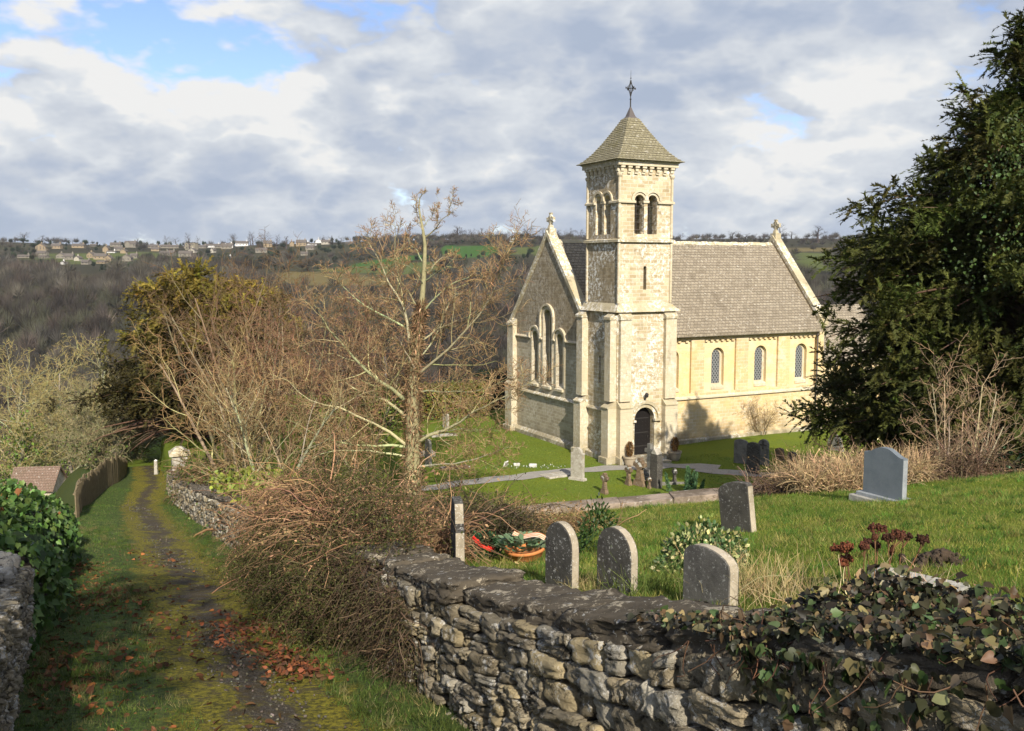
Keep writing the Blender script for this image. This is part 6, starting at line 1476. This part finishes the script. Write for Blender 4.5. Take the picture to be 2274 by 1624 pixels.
la = (x - C0[0]) * AX[0] + (y - C0[1]) * AX[1]; lb = (x - C0[0]) * BX[0] + (y - C0[1]) * BX[1]; ok = (pd > .62) & ~((la > -.5) & (lb > -.4)); x, y, c = x[ok], y[ok], c[ok]; n = len(x); grass('grass', x, y, H(x, y) - .01, rng.uniform(.03, .085, n), .5, c, 84, .8)
def litter(name, x, y, z, L, base, seed, mixc=()):
    rng = np.random.default_rng(seed); n = len(x); D = np.stack([rng.normal(0, 1, n), rng.normal(0, 1, n), rng.normal(0, .3, n)], 1); N = np.stack([rng.normal(0, .5, n), rng.normal(0, .5, n), np.ones(n)], 1); c = tint(base, n, .3, rng)
    for fr, cc in mixc: s = rng.random(n) < fr; c[s] = tint(cc, int(s.sum()), .3, rng)
    v, f, c = leaf_arrays(np.stack([x, y, z], 1), D, N + rng.normal(0, .5, N.shape), L * rng.uniform(.5, 1.35, n), HEART, c, .62); return tag(np_mesh(name, v, f, M['dry'], col=c), kind='stuff')
n = 620; y = np.concatenate([rng.normal(11.6, .8, n - 220), rng.normal(9.9, .35, 220)]); w = np.concatenate([rng.normal(-1.35, .42, n - 220), rng.normal(-1.2, .22, 220)]); x = xr(y) + w; litter('fallen_leaves', x, y, zl(y) + .07 + rng.uniform(0, .05, n), .07, (.15, .052, .025), 91, [(.4, (.085, .042, .024))])
n = 1500; y = rng.uniform(6.5, 22, n); w = -4.1 + np.abs(rng.normal(0, 1.0, n)); x = xr(y) + w; litter('fallen_leaves', x, y, zl(y) + .06, .085, (.10, .05, .025), 92, [(.15, (.26, .10, .035))])
rng = np.random.default_rng(95); n = 2600; y = 5.5 + 40 * rng.uniform(0, 1, n) ** 1.8; w = rng.normal(-1.85, .36, n); x = xr(y) + w; sz = rng.uniform(.003, .011, (n, 1)) * rng.uniform(.6, 1.3, (n, 3)) * (1 + .015 * y[:, None]); z = zl(y) - .05 * np.exp(-((w + 1.6) / .8) ** 2) + .066
v, f, c = stones(np.stack([x, y, z], 1), np.tile(np.eye(3), (n, 1, 1)), sz, tint((.09, .08, .063), n, .32, rng), CS2, .22, rng); tag(np_mesh('gravel', v, f, M['pebble'], col=c), kind='stuff')
n = 2600; P = np.stack([np.zeros(n)] * 3, 1); y = 6 + 26 * rng.uniform(0, 1, n) ** 1.4; w = np.where(rng.random(n) < .62, rng.uniform(-4.4, -2.6, n), rng.uniform(-1.1, -.1, n)); k_ = 26; x = (xr(y) + w)[:, None] + rng.normal(0, .05, (n, k_)); yy = y[:, None] + rng.normal(0, .05, (n, k_)); tone = tint((.07, .105, .022), n, .3, rng); s = rng.random(n) < .28; tone[s] = tint((.19, .165, .07), int(s.sum()), .25, rng)
x = x.ravel(); yy = yy.ravel(); grass('grass', x, yy, zl(yy) + .03, np.repeat(rng.uniform(.05, .15, n), k_) * rng.uniform(.5, 1.1, n * k_), .07, np.clip(np.repeat(tone, k_, axis=0) * np.exp(rng.normal(0, .2, (n * k_, 1))), 0, 1), 96, .55)
n = 2300; y = 5.5 + 15 * rng.uniform(0, 1, n) ** 1.1; x = xr(y) + .5 + np.maximum(.62 * y + 1 - xr(y) - .5, .1) * rng.uniform(0, 1, n); k_ = 30; tone = tint((.075, .15, .025), n, .3, rng); s = rng.random(n) < .35; tone[s] = tint((.22, .21, .06), int(s.sum()), .25, rng); q = rng.uniform(.03, .09, n); x = (x[:, None] + rng.normal(0, 1, (n, k_)) * q[:, None]).ravel(); y = (y[:, None] + rng.normal(0, 1, (n, k_)) * q[:, None]).ravel()
ok = y < YE - .3; t3_ = np.clip(np.repeat(tone, k_, axis=0) * np.exp(rng.normal(0, .2, (n * k_, 1))), 0, 1); hh_ = np.repeat(rng.uniform(.06, .15, n), k_) * rng.uniform(.5, 1.1, n * k_); grass('grass', x[ok], y[ok], H(x[ok], y[ok]), hh_[ok], .07, t3_[ok], 97, .5)
n = 170; y = 45.6 + rng.normal(0, .12, n); P = G(1170, 1040, 30); a = rng.uniform(0, 6.28, n); x = P.x + rng.normal(0, 1.1, n); y = P.y + rng.normal(0, .25, n) + .3; c = np.where(rng.random((n, 1)) < .3, np.array([[.7, .7, .66]]), np.array([[.10, .17, .07]])); D = np.stack([rng.normal(0, .5, n), rng.normal(0, .5, n), np.ones(n)], 1)
v, f, c = leaf_arrays(np.stack([x, y, H(x, y)], 1), D, rdir(n), .10, DIAM, c, .4); tag(np_mesh('spring_flowers', v, f, M['leaf'], col=c), kind='stuff')
# ------------------------------------------------------------------ trees behind the viewer that shade the lane
QB = PT(n=[8, 6, 5, 4], nch=[16, 9, 6], start=[.3, .15, .1], ang=[50, 50, 48], lr=[.30, .5, .5], sh=[.3, .4, .3], rmin=.012, max=3)
for x_, y_, hh, lab, sd_ in ((-.2, -11, 13.5, 'slender ivied roadside tree behind the viewer above the lane', 1),):
    t, o2 = bare_tree('roadside_tree', on(x_, y_), hh, lab, [(.12, .1, .07)], 700 + sd_, .25, 1, .1, QB)
    foliage_on(o2, [0], 500, .8, .3, OVAL, (.04, .07, .02), 'ivy', t, M['leaf'], np.random.default_rng(sd_ + 9), .9, 1)
    foliage_on(o2, [1, 2], 16, .35, .28, OVAL, (.04, .07, .02), 'ivy', t, M['leaf'], np.random.default_rng(sd_), .9, .8)
# ------------------------------------------------------------------ across the valley
def far_template(seed, n, wid, dome=.8):
    """unit bare crown: thin upward blades from a short trunk out to a domed outline (height 1)"""
    rng = np.random.default_rng(seed); a = rng.uniform(0, 6.28, n); e = np.arccos(rng.uniform(-.15, 1, n)); R_ = rng.uniform(.75, 1.05, n) * (1 + .12 * np.sin(3 * a + seed))
    tip = np.stack([.5 * dome * R_ * np.sin(e) * np.cos(a), .5 * dome * R_ * np.sin(e) * np.sin(a), .48 + .52 * R_ * np.cos(e)], 1); k = rng.uniform(.1, .75, n)[:, None]; root = np.array([0, 0, .18]) * (1 - k) + tip * k * np.array([.8, .8, .8]) + np.array([0, 0, .05])
    d = vnorm(tip - root); b = vnorm(np.cross(d, rdir(n, rng))) * wid * .5; V = np.stack([root - b, root + b, tip], 1)
    tr = np.array([[[-.018, 0, -.05], [.018, 0, -.05], [0, 0, .6]], [[0, -.018, -.05], [0, .018, -.05], [0, 0, .6]]]); V = np.concatenate([V, tr]); return V.reshape(-1, 3)
def scatter(name, x, y, hts, cols, tmpl, wfac, seed):
    rng = np.random.default_rng(seed); out = []; n = len(x); which = rng.integers(0, len(tmpl), n); a = rng.uniform(0, 6.28, n); z = H(x, y)
    for k, T in enumerate(tmpl):
        s = which == k; m = int(s.sum()); c_, s_ = np.cos(a[s])[:, None], np.sin(a[s])[:, None]; hh = hts[s][:, None]; w = (hts[s] * wfac[s])[:, None]
        V = np.stack([(T[None, :, 0] * c_ - T[None, :, 1] * s_) * w + x[s][:, None], (T[None, :, 0] * s_ + T[None, :, 1] * c_) * w + y[s][:, None], T[None, :, 2] * hh + z[s][:, None]], -1)
        out.append((V.reshape(-1, 3), np.arange(m * len(T)).reshape(-1, 3), np.repeat(cols[s], len(T), axis=0)))
    v, f, c = join_arrays(out); return tag(np_mesh(name, v, f, M['wood'], col=c), kind='stuff')
# houses of the hillside village: column and row of the foot, width and height in view, tone, gable toward us?
HZ6 = [(515,405,85,45,'t',0),(380,420,90,58,'t',1),(715,397,105,35,'t',0),(850,386,60,22,'d',0),(1050,386,90,35,'g',0),(1185,362,100,55,'g',2),(1390,372,90,28,'g',0),(1500,352,90,30,'g',0),(1570,347,100,26,'g',0),(1720,347,100,26,'g',0),(1830,332,80,26,'g',0),(1990,332,80,30,'g',0),(2060,352,90,42,'w',2),(2190,377,110,42,'w',0),
 (965,434,50,52,'t',1),(1010,442,70,18,'w',0),(1075,424,70,36,'g',0),(1410,427,70,35,'t',0),(1735,417,95,62,'b',0),(1925,393,150,30,'w',0),(2050,407,90,42,'g',0),(385,468,90,42,'g',0),
 (220,487,100,26,'g',0),(400,492,70,26,'g',0),(560,492,80,45,'g',1),(630,504,80,52,'g',0),(710,514,50,40,'p',1),(830,488,60,50,'t',1),(915,502,110,52,'t',0),(990,527,60,60,'t',1),(1125,447,50,35,'t',1),(1150,518,90,56,'g',1),(1215,492,60,42,'g',0),(785,547,70,40,'g',0),(580,547,42,26,'w',1),(1490,467,70,40,'g',0),(1555,472,60,50,'g',0),(1680,477,110,50,'g',0),(1745,442,60,40,'p',1),(925,538,80,26,'t',0),(1930,442,30,40,'p',1),(2085,492,24,18,'w',1),(310,578,60,20,'t',0)]
HZ7 = [(345,287,62,44,'t',0),(590,277,70,42,'t',0),(602,300,90,24,'w',0),(675,300,50,16,'w',0),(715,283,40,28,'w',1),(768,292,62,30,'p',0),(655,332,60,32,'g',0),(300,352,80,32,'g',0),(520,287,30,36,'t',1),(610,372,50,25,'g',0),(945,272,62,16,'d',0),(2110,274,26,14,'w',0)]
HOUSES = [(x / 4.0757, 453.3 + y / 4.0757, w / 4.0757, q / 4.0757, t, g) for x, y, w, q, t, g in HZ6] + [(488.2 + x / 3.2605, 453.3 + y / 3.2605, w / 3.2605, q / 3.2605, t, g) for x, y, w, q, t, g in HZ7]
WALLS = {c: plain('cottage_wall', v, .9, .1, nz=.25, scale=.6) for c, v in {'t': (.27, .21, .135), 'g': (.20, .18, .145), 'w': (.60, .59, .57), 'd': (.11, .10, .085), 'p': (.37, .34, .28), 'b': (.26, .23, .17)}.items()}
M['croof'] = plain('cottage_roof', (.115, .10, .088), .9, .1, nz=.3, scale=.8)
TONE = {'t': 'honey-stone', 'g': 'grey stone', 'w': 'white-walled', 'd': 'dark-roofed', 'p': 'pale cream', 'b': 'tall plain block-shaped'}
rows = {}
for q in HOUSES: rows.setdefault('upper' if q[1] < 547.5 else 'middle' if q[1] < 562 else 'lower', []).append(q)
HPOS = []
def house(u, v, wp, hp, tone, gab, label):
    P = G(u, v, 600) or onY(u, 1050)
    if P.y > 1150: P = onY(u, 1090)
    Y = P.y; w = px(wp, Y); hh = px(hp, Y) * 1.05; o = thing('house', P, label, 'house', random.uniform(-.25, .25), 'houses of the village across the valley'); HPOS.append((P.x, P.y, w))
    wall = WALLS[tone]; d = min(max(w * .6, 6), 9); fl = tone == 'b'; eh = hh * (.95 if fl else .58); x = w / 2; mb = MB(); rm = MB()
    mb.box(-x, x, -d/2, d/2, -2, eh)
    if gab == 1:      # gable toward the viewer
        mb.add([(-x, -d/2, eh), (x, -d/2, eh), (0, -d/2, hh), (-x, d/2, eh), (x, d/2, eh), (0, d/2, hh)], [(0, 1, 2), (4, 3, 5)])
        for s in (-1, 1):
            V = [(0, -d/2 - .3, hh + .1), (0, d/2 + .3, hh + .1), (s*(x + .4), d/2 + .3, eh - .2), (s*(x + .4), -d/2 - .3, eh - .2)]; W = [(a, b, c - .25) for a, b, c in V]; rm.add(V + W, [(0,1,2,3),(7,6,5,4),(0,4,5,1),(1,5,6,2),(2,6,7,3),(3,7,4,0)])
    elif not fl:
        mb.add([(-x, -d/2, eh), (-x, d/2, eh), (-x, 0, hh), (x, -d/2, eh), (x, d/2, eh), (x, 0, hh)], [(0, 2, 1), (3, 4, 5)])
        for s in (-1, 1):
            V = [(-x - .3, 0, hh + .1), (x + .3, 0, hh + .1), (x + .3, s*(d/2 + .4), eh - .2), (-x - .3, s*(d/2 + .4), eh - .2)]; W = [(a, b, c - .25) for a, b, c in V]; rm.add(V + W, [(0,1,2,3),(7,6,5,4),(0,4,5,1),(1,5,6,2),(2,6,7,3),(3,7,4,0)])
        if gab == 2:
            for c0 in (-x * .35,):
                mb.add([(c0 - x*.4, -d/2 - 1, -1), (c0 + x*.4, -d/2 - 1, -1), (c0 + x*.4, -d/2 - 1, eh), (c0 - x*.4, -d/2 - 1, eh), (c0, -d/2 - 1, hh * .95), (c0, 0, hh * .95), (c0 + x*.4, 0, eh), (c0 - x*.4, 0, eh), (c0 + x*.4, 0, -1), (c0 - x*.4, 0, -1)], [(0, 1, 2, 4, 3), (1, 8, 6, 2), (9, 0, 3, 7)])
                rm.add([(c0, -d/2 - 1.3, hh*.97), (c0, 0, hh*.97), (c0 + x*.46, 0, eh - .1), (c0 + x*.46, -d/2 - 1.3, eh - .1), (c0 - x*.46, 0, eh - .1), (c0 - x*.46, -d/2 - 1.3, eh - .1)], [(0, 1, 2, 3), (0, 5, 4, 1)])
    else: rm.box(-x - .2, x + .2, -d/2 - .2, d/2 + .2, eh, eh + .5)
    mb.build('wall', wall, o); r = rm.build('roof', M['croof'], o)
    cb = MB()
    if not fl:
        cx_ = x * .75 if gab != 1 else 0
        cb.box(cx_ - .5, cx_ + .5, -.5, .5, hh - .8, hh + 1.3); cb.box(cx_ - .2, cx_ + .2, -.2, .2, hh + 1.3, hh + 1.7); cb.build('chimney', wall, r)
    if wp > 14:
        nw = max(2, int(w / 3.2)); rowsz = (.25, .68) if hh > 6 else (.4,)
        for i in range(nw):
            for rz_ in rowsz:
                xx_ = -x + w * (i + .5) / nw; wb = MB()
                if gab == 2 and abs(xx_ + x * .35) < x * .45: continue
                wb.box(xx_ - .5, xx_ + .5, -d/2 - .04, -d/2 + .05, eh * rz_, eh * rz_ + min(1.2, eh * .26)); wb.build('window', M['slatewin'], o)
for row, L in rows.items():
    for i, q in enumerate(sorted(L)): house(*q, f"{TONE[q[4]]} house, {nth(i)} from the left in the {row} row of the hillside village")
# trees standing on the skyline: three grown kinds, copied
def sky_tree(seed, wide):
    rng = np.random.default_rng(seed); out = [[] for _ in range(6)]
    Q = PT(n=[6, 6, 5, 4], nch=[10, 8, 6], start=[.3, .2, .15], ang=[50 * wide, 46, 44], lr=[.62 * wide, .5, .5], sh=[.55, .4, .3], wob=[.05, .12, .16, .2], up=[.02, .06, .04, .02], rmin=.045, max=3)
    grow(np.array([0, 0, -1.0]), np.array([0, 0, 1.0]), 13.0, .5, 0, out, Q, rng)
    arrs = []
    for l, L in enumerate(out):
        if L: arrs += tube_arrays(L, (5, 4, 3, 3)[l], lambda n: tint((.085, .072, .062), n, .2, rng))
    v, f, c = join_arrays(arrs); top = v[:, 2].max(); o = np_mesh('bare_tree', v, f, M['wood'], col=c); wd = np.percentile(np.abs(v[:, 0]), 98) * 2; return o, top, wd
KINDS = [sky_tree(s, w) for s, w in ((801, 1.15), (802, 1.0), (803, .8), (804, 1.1))]
ST = [(x / 4.0757, 453.3 + y / 4.0757, w / 4.0757, q / 4.0757) for x, y, w, q in [(210,378,145,108),(375,372,115,90),(555,362,130,66),(655,358,60,48),(105,388,85,55),(1715,318,72,62),(1510,335,90,52),(1600,335,80,36),(1785,318,60,36),(2115,328,85,64),(2270,318,60,56),(1250,338,50,34),(800,372,50,30),(1340,362,50,30)]]
ST += [(488.2 + x / 3.2605, 453.3 + y / 3.2605, w / 3.2605, q / 3.2605) for x, y, w, q in [(240,275,62,78),(322,268,105,76),(410,280,52,62),(480,295,72,66),(100,258,82,45),(740,250,70,24),(800,252,70,24),(870,252,60,22),(980,256,50,20),(1060,292,90,60),(1130,295,90,66),(1190,298,90,60),(1320,275,80,55),(1380,285,60,60),(1720,305,130,112),(1760,303,100,100),(1830,302,100,112),(1905,300,95,108),(1960,296,80,86),(2010,290,85,88),(2090,278,92,94),(2150,278,80,94),(2205,278,62,82),(2255,278,50,62)]]
ST += [(1238,530,34,20),(1262,531,38,26),(1286,532,36,24),(1300,533,30,18),(1508,540,22,18),(1530,541,24,10),(1604,541,24,14),(1623,541,34,21),(1652,541,38,20),(1680,541,34,22),(1734,545,26,38),(1757,547,30,18),(1815,550,46,42),(1846,550,30,20),(905,532,40,18),(850,534,40,16),(1165,528,44,30),(1205,528,30,24)]
ST.sort(); used = [False] * 4
for i, (u, v, w, q) in enumerate(ST):
    P = onY(u, 1060 + 60 * math.sin(i * 1.7)); hh = atY(u, v - q, P.y).z - P.z; k = i % 4 if q < 1.1 * w else (2 if i % 2 else 1); src, top, wd = KINDS[k]
    o = src if not used[k] else src.copy()
    if used[k]: COL.objects.link(o)
    used[k] = True; o.location = P; hh = max(hh, px(q, P.y) * .9); sx = px(w, P.y) / wd * 1.05; o.scale = (sx, sx, hh / top); o.rotation_euler = (0, 0, i * 1.3)
    tag(o, f'bare winter tree, {nth(i)} from the left along the far skyline', 'tree', 'bare trees on the far skyline')
for k in range(4):
    if not used[k]: bpy.data.objects.remove(KINDS[k][0])
# woods on the far slope
rng = np.random.default_rng(901)
def woods(n, y0, y1, seed):
    rng = np.random.default_rng(seed); y = np.sqrt(rng.uniform(y0 ** 2, y1 ** 2, n)); x = rng.uniform(-1, 1, n) * (.72 * y + 40)
    g = field_mask(x, y); keep = g == 0
    for k_ in (35, 70, 105, 140): keep &= ~((field_mask(x * (y + k_) / y, y + k_) > 0) & (rng.random(n) < .62))
    zz = H(x, y); u, v = uv_of(x, y, zz)
    vill = (u < 790) & (v < 600) & (y > 600); keep &= ~(vill & (rng.random(n) > np.where(v < 572, .16, .34)))
    keep &= ~((u > 1480) & (v < 560) & (rng.random(n) > .5))
    for hx, hy, w in HPOS: keep &= ~((np.abs(x - hx * y / hy) < w * .62) & (y < hy + 5) & (y > hy - 210))
    return x[keep], y[keep], u[keep], v[keep]
WC = .85 * np.array([[.075, .064, .052], [.098, .088, .068], [.074, .068, .058], [.086, .068, .057], [.078, .078, .052], [.058, .049, .042]]) 
tA = [far_template(s, 150, .016, d) for s, d in ((1, .95), (2, .8), (3, 1.05))]; tB = [far_template(s, 150, .022, d) for s, d in ((4, 1.0), (5, .85), (6, 1.15))]
def wood_cols(x, y, rng):
    q = np.floor((np.sin(x / 37 + 2 * np.sin(y / 51)) + np.cos(y / 29 + x / 71) + 2) / 4 * 5.99).astype(int); q = np.clip(q + rng.integers(-1, 2, len(x)), 0, 5); return np.clip(WC[q] * np.exp(rng.normal(0, .32, (len(x), 1))), 0, 1)
x, y, u, v = woods(6200, 170, 560, 11); rg = np.random.default_rng(12); scatter('bare_woodland', x, y, rg.uniform(8, 14, len(x)), wood_cols(x, y, rg), tA, rg.uniform(.7, 1.0, len(x)), 13)
x, y, u, v = woods(5800, 540, 1110, 21); rg = np.random.default_rng(22); lowr = np.where(v < 600, .62, 1.0); scatter('bare_woodland', x, y, rg.uniform(9, 16, len(x)) * lowr, wood_cols(x, y, rg), tB, rg.uniform(.95, 1.4, len(x)), 23)
# evergreens and hedges among the houses
n = 900; y = rng.uniform(640, 1100, n); x = rng.uniform(-.6, .05, n) * y; ok = field_mask(x, y) == 0
for hx, hy, w in HPOS: ok &= ~((np.abs(x - hx * y / hy) < w * .6) & (y < hy + 5) & (y > hy - 90))
x, y = x[ok], y[ok]; n = len(x); cE = np.array([.022, .034, .018]) * np.exp(rng.normal(0, .35, (n, 1))); scatter('evergreen_shrubbery', x, y, rng.uniform(2.5, 8, n), np.clip(cE, 0, 1), [far_template(7, 170, .06, 1.0), far_template(8, 170, .06, .6)], rng.uniform(.6, 1.3, n), 33)
# ------------------------------------------------------------------ camera, sun, sky
# openings and heaps in the cloud cover: place in view, size, strength, stretch
SKY_SPOTS = [(420, 140, .06, -.22, 1.3), (330, 60, .045, -.14, 1.6), (740, 60, .035, -.13, 1.8), (1040, 215, .04, -.14, 1.6), (1850, 195, .05, -.15, 1.8), (1650, 275, .03, -.12, 1.5), (560, 170, .05, -.10, 2), (130, 60, .06, -.05, 1.5), (200, 300, .12, .10, 1.8), (1920, 300, .09, .12, 1.2), (640, 300, .12, .08, 2), (1350, 140, .16, .10, 2), (1000, 480, .30, .12, 5), (2100, 60, .12, .06, 2)]
SKY_GLOW = [(170, 200, .09, .34, 1.6), (830, 390, .07, .30, 1.7), (1120, 300, .06, .28, 1.6), (1900, 230, .05, .42, 1.4), (1660, 370, .06, .34, 1.5), (1850, 370, .05, .25, 2), (400, 250, .06, .22, 2.2), (950, 60, .08, .18, 2), (600, 240, .04, .25, 2.4), (270, 330, .08, -.16, 2.2), (1400, 60, .10, -.12, 3), (500, 420, .07, -.10, 3), (1000, 230, .06, -.12, 1.8), (1900, 420, .06, -.10, 3), (120, 450, .08, .1, 2), (2100, 120, .08, -.1, 2)]
cam = bpy.data.cameras.new('camera'); co = bpy.data.objects.new('camera', cam); COL.objects.link(co)
cam.sensor_width = 36; cam.lens = 36 * F / 2273; cam.clip_end = 6000; cam.clip_start = .1
co.location = (0, 0, 0); co.rotation_euler = (math.pi / 2 - TH, 0, 0); SC.camera = co
SUN_B, SUN_E = rad(166), rad(34)         # compass bearing (0 = straight ahead, clockwise) and height
sd = Vector((math.sin(SUN_B) * math.cos(SUN_E), math.cos(SUN_B) * math.cos(SUN_E), math.sin(SUN_E)))
sl = bpy.data.lights.new('sun', 'SUN'); sl.energy = 5.0; sl.angle = rad(.5); sl.color = (1, .92, .78)
so = bpy.data.objects.new('sun', sl); COL.objects.link(so); so.rotation_euler = (-sd).to_track_quat('-Z', 'Y').to_euler(); so.location = sd * 50
wd_ = bpy.data.worlds.new('World'); SC.world = wd_; wd_.cycles.sampling_method = 'MANUAL'; wd_.cycles.sample_map_resolution = 256; wd_.use_nodes = True
t = wd_.node_tree; t.nodes.clear()
class WN(NT):
    def __init__(s, t): s.t = t; s._tc = None
    def math3(s, a, b):
        x = s.n('ShaderNodeVectorMath'); s.l(a, x.inputs[0]); s.l(b, x.inputs[1]); return x.outputs[0]
k = WN(t); out = k.n('ShaderNodeOutputWorld'); bg = k.n('ShaderNodeBackground'); bg.inputs[1].default_value = .078; k.l(bg.outputs[0], out.inputs[0])
sky = k.n('ShaderNodeTexSky'); sky.sky_type = 'NISHITA'; sky.sun_disc = False; sky.sun_elevation = SUN_E; sky.sun_rotation = SUN_B; sky.altitude = 200; sky.air_density = 1.0; sky.dust_density = .6; sky.ozone_density = 2.0
D = k.tc('Generated'); xyz = k.sep(D)
zc = k.math('MAXIMUM', xyz[2], 0.0)
den = k.math('MULTIPLY_ADD', zc, .75, .44)
# a cloud deck seen from below: divide by height so that the clouds crowd and flatten toward the horizon
P = k.comb(k.math('DIVIDE', xyz[0], den), k.math('MULTIPLY', k.math('DIVIDE', xyz[1], den), 1.0), k.math('MULTIPLY', zc, 2.2))
WARPN = k.noise(k.scl(P, 1.0), 5.0, 4, .6, 0, True)
w_ = k.n('ShaderNodeVectorMath'); w_.operation = 'MULTIPLY_ADD'; k.l(WARPN, w_.inputs[0]); w_.inputs[1].default_value = (.34,) * 3; w_.inputs[2].default_value = (-.17,) * 3; WARP = w_.outputs[0]
def mv(v, off):
    m = k.n('ShaderNodeMapping'); k.l(v, m.inputs[0]); m.inputs['Location'].default_value = off; return m.outputs[0]
def lump(v, det=7):
    a = k.noise(v, 2.7, det, .56, .2)
    vo = k.n('ShaderNodeTexVoronoi'); vo.feature = 'F1'; vo.inputs['Scale'].default_value = 7.5
    k.l(k.math3(v, WARP), vo.inputs['Vector'])
    return k.math('ADD', k.math('MULTIPLY', a, .80), k.math('MULTIPLY', k.math('SUBTRACT', .62, vo.outputs['Distance']), .42))
def spot(u, v, r, amp, sx=1.0):
    d = Vector(ray(u, v)).normalized()
    dx = k.math('MULTIPLY', k.math('SUBTRACT', k.math('DIVIDE', xyz[0], xyz[1]), d.x / d.y), 1.0 / sx); dz = k.math('SUBTRACT', k.math('DIVIDE', xyz[2], xyz[1]), d.z / d.y)
    q = k.math('ADD', k.math('MULTIPLY', dx, dx), k.math('MULTIPLY', dz, dz))
    return k.math('MULTIPLY', k.math('EXPONENT', k.math('MULTIPLY', q, -1.0 / (r * r))), amp)
front = k.step(xyz[1], .05, .3)
def total(spots):
    bias = None
    for sp in spots:
        s_ = spot(*sp); bias = s_ if bias is None else k.math('ADD', bias, s_)
    return k.math('MULTIPLY', bias, front)
dens = lump(P)
dens_b = k.math('ADD', dens, total(SKY_SPOTS))
cover = k.step(dens_b, .34, .50)
# light on the clouds: density compared with the density a little farther up and toward the sun
lit = k.math('SUBTRACT', dens, lump(mv(P, (.012, -.05, .08)), 5))
body = k.math('MULTIPLY', k.math('SUBTRACT', k.noise(mv(P, (7, 2, 1)), 1.5, 3, .5, .3), .5), 1.5)
thin = k.math('MULTIPLY', k.math('SUBTRACT', .56, dens_b), 1.2)
sh = k.math('ADD', k.math('ADD', k.math('MULTIPLY', lit, 2.2), thin), k.math('ADD', body, k.math('ADD', total(SKY_GLOW), .52)))
cc = k.ramp(sh, [(0, (.48, .56, .71)), (.28, (.56, .63, .76)), (.55, (.69, .74, .82)), (.80, (.82, .86, .91)), (1, (.99, .99, .98))])
hz = k.math('SUBTRACT', 1.0, k.step(xyz[2], .0, .10))
cc = k.mix(k.math('MULTIPLY', hz, .35), cc, (.60, .69, .83))
cs = k.mix(1.0, cc, (8.0, 8.0, 8.0), 'MULTIPLY')
x = k.n('ShaderNodeMix'); x.data_type = 'RGBA'; k.l(cover, x.inputs[0])
blue = k.mix(1.0, sky.outputs[0], (1.4, 1.38, 1.6), 'MULTIPLY')
k.l(blue, x.inputs[6]); k.l(cs, x.inputs[7]); k.l(x.outputs[2], bg.inputs[0])
SC.view_settings.view_transform = 'Standard'; SC.view_settings.look = 'None'; SC.view_settings.exposure = 0.52; SC.view_settings.gamma = 1
SC.render.engine = 'CYCLES'; cy = SC.cycles
cy.use_denoising = True; cy.max_bounces = 5; cy.diffuse_bounces = 2; cy.glossy_bounces = 2; cy.transmission_bounces = 3; cy.transparent_max_bounces = 4
cy.use_adaptive_sampling = True; cy.adaptive_threshold = .02; cy.caustics_reflective = False; cy.caustics_refractive = False
try: cy.denoiser = 'OPENIMAGEDENOISE'; cy.denoising_input_passes = 'RGB_ALBEDO_NORMAL'
except Exception: pass

# valley haze
mb = MB(); mb.box(-1850, 1850, -70, 3150, -64, 48)
k = NT('valley_haze'); vp = k.n('ShaderNodeVolumePrincipled'); vp.inputs['Color'].default_value = (.86, .88, .92, 1); vp.inputs['Density'].default_value = .00010; vp.inputs['Anisotropy'].default_value = .3
k.t.nodes.remove(k.b); k.l(vp.outputs[0], k.out.inputs['Volume'])
hz_ = mb.build('haze', k.m); tag(hz_, kind='stuff'); hz_.display_type = 'WIRE'; cy.volume_bounces = 0
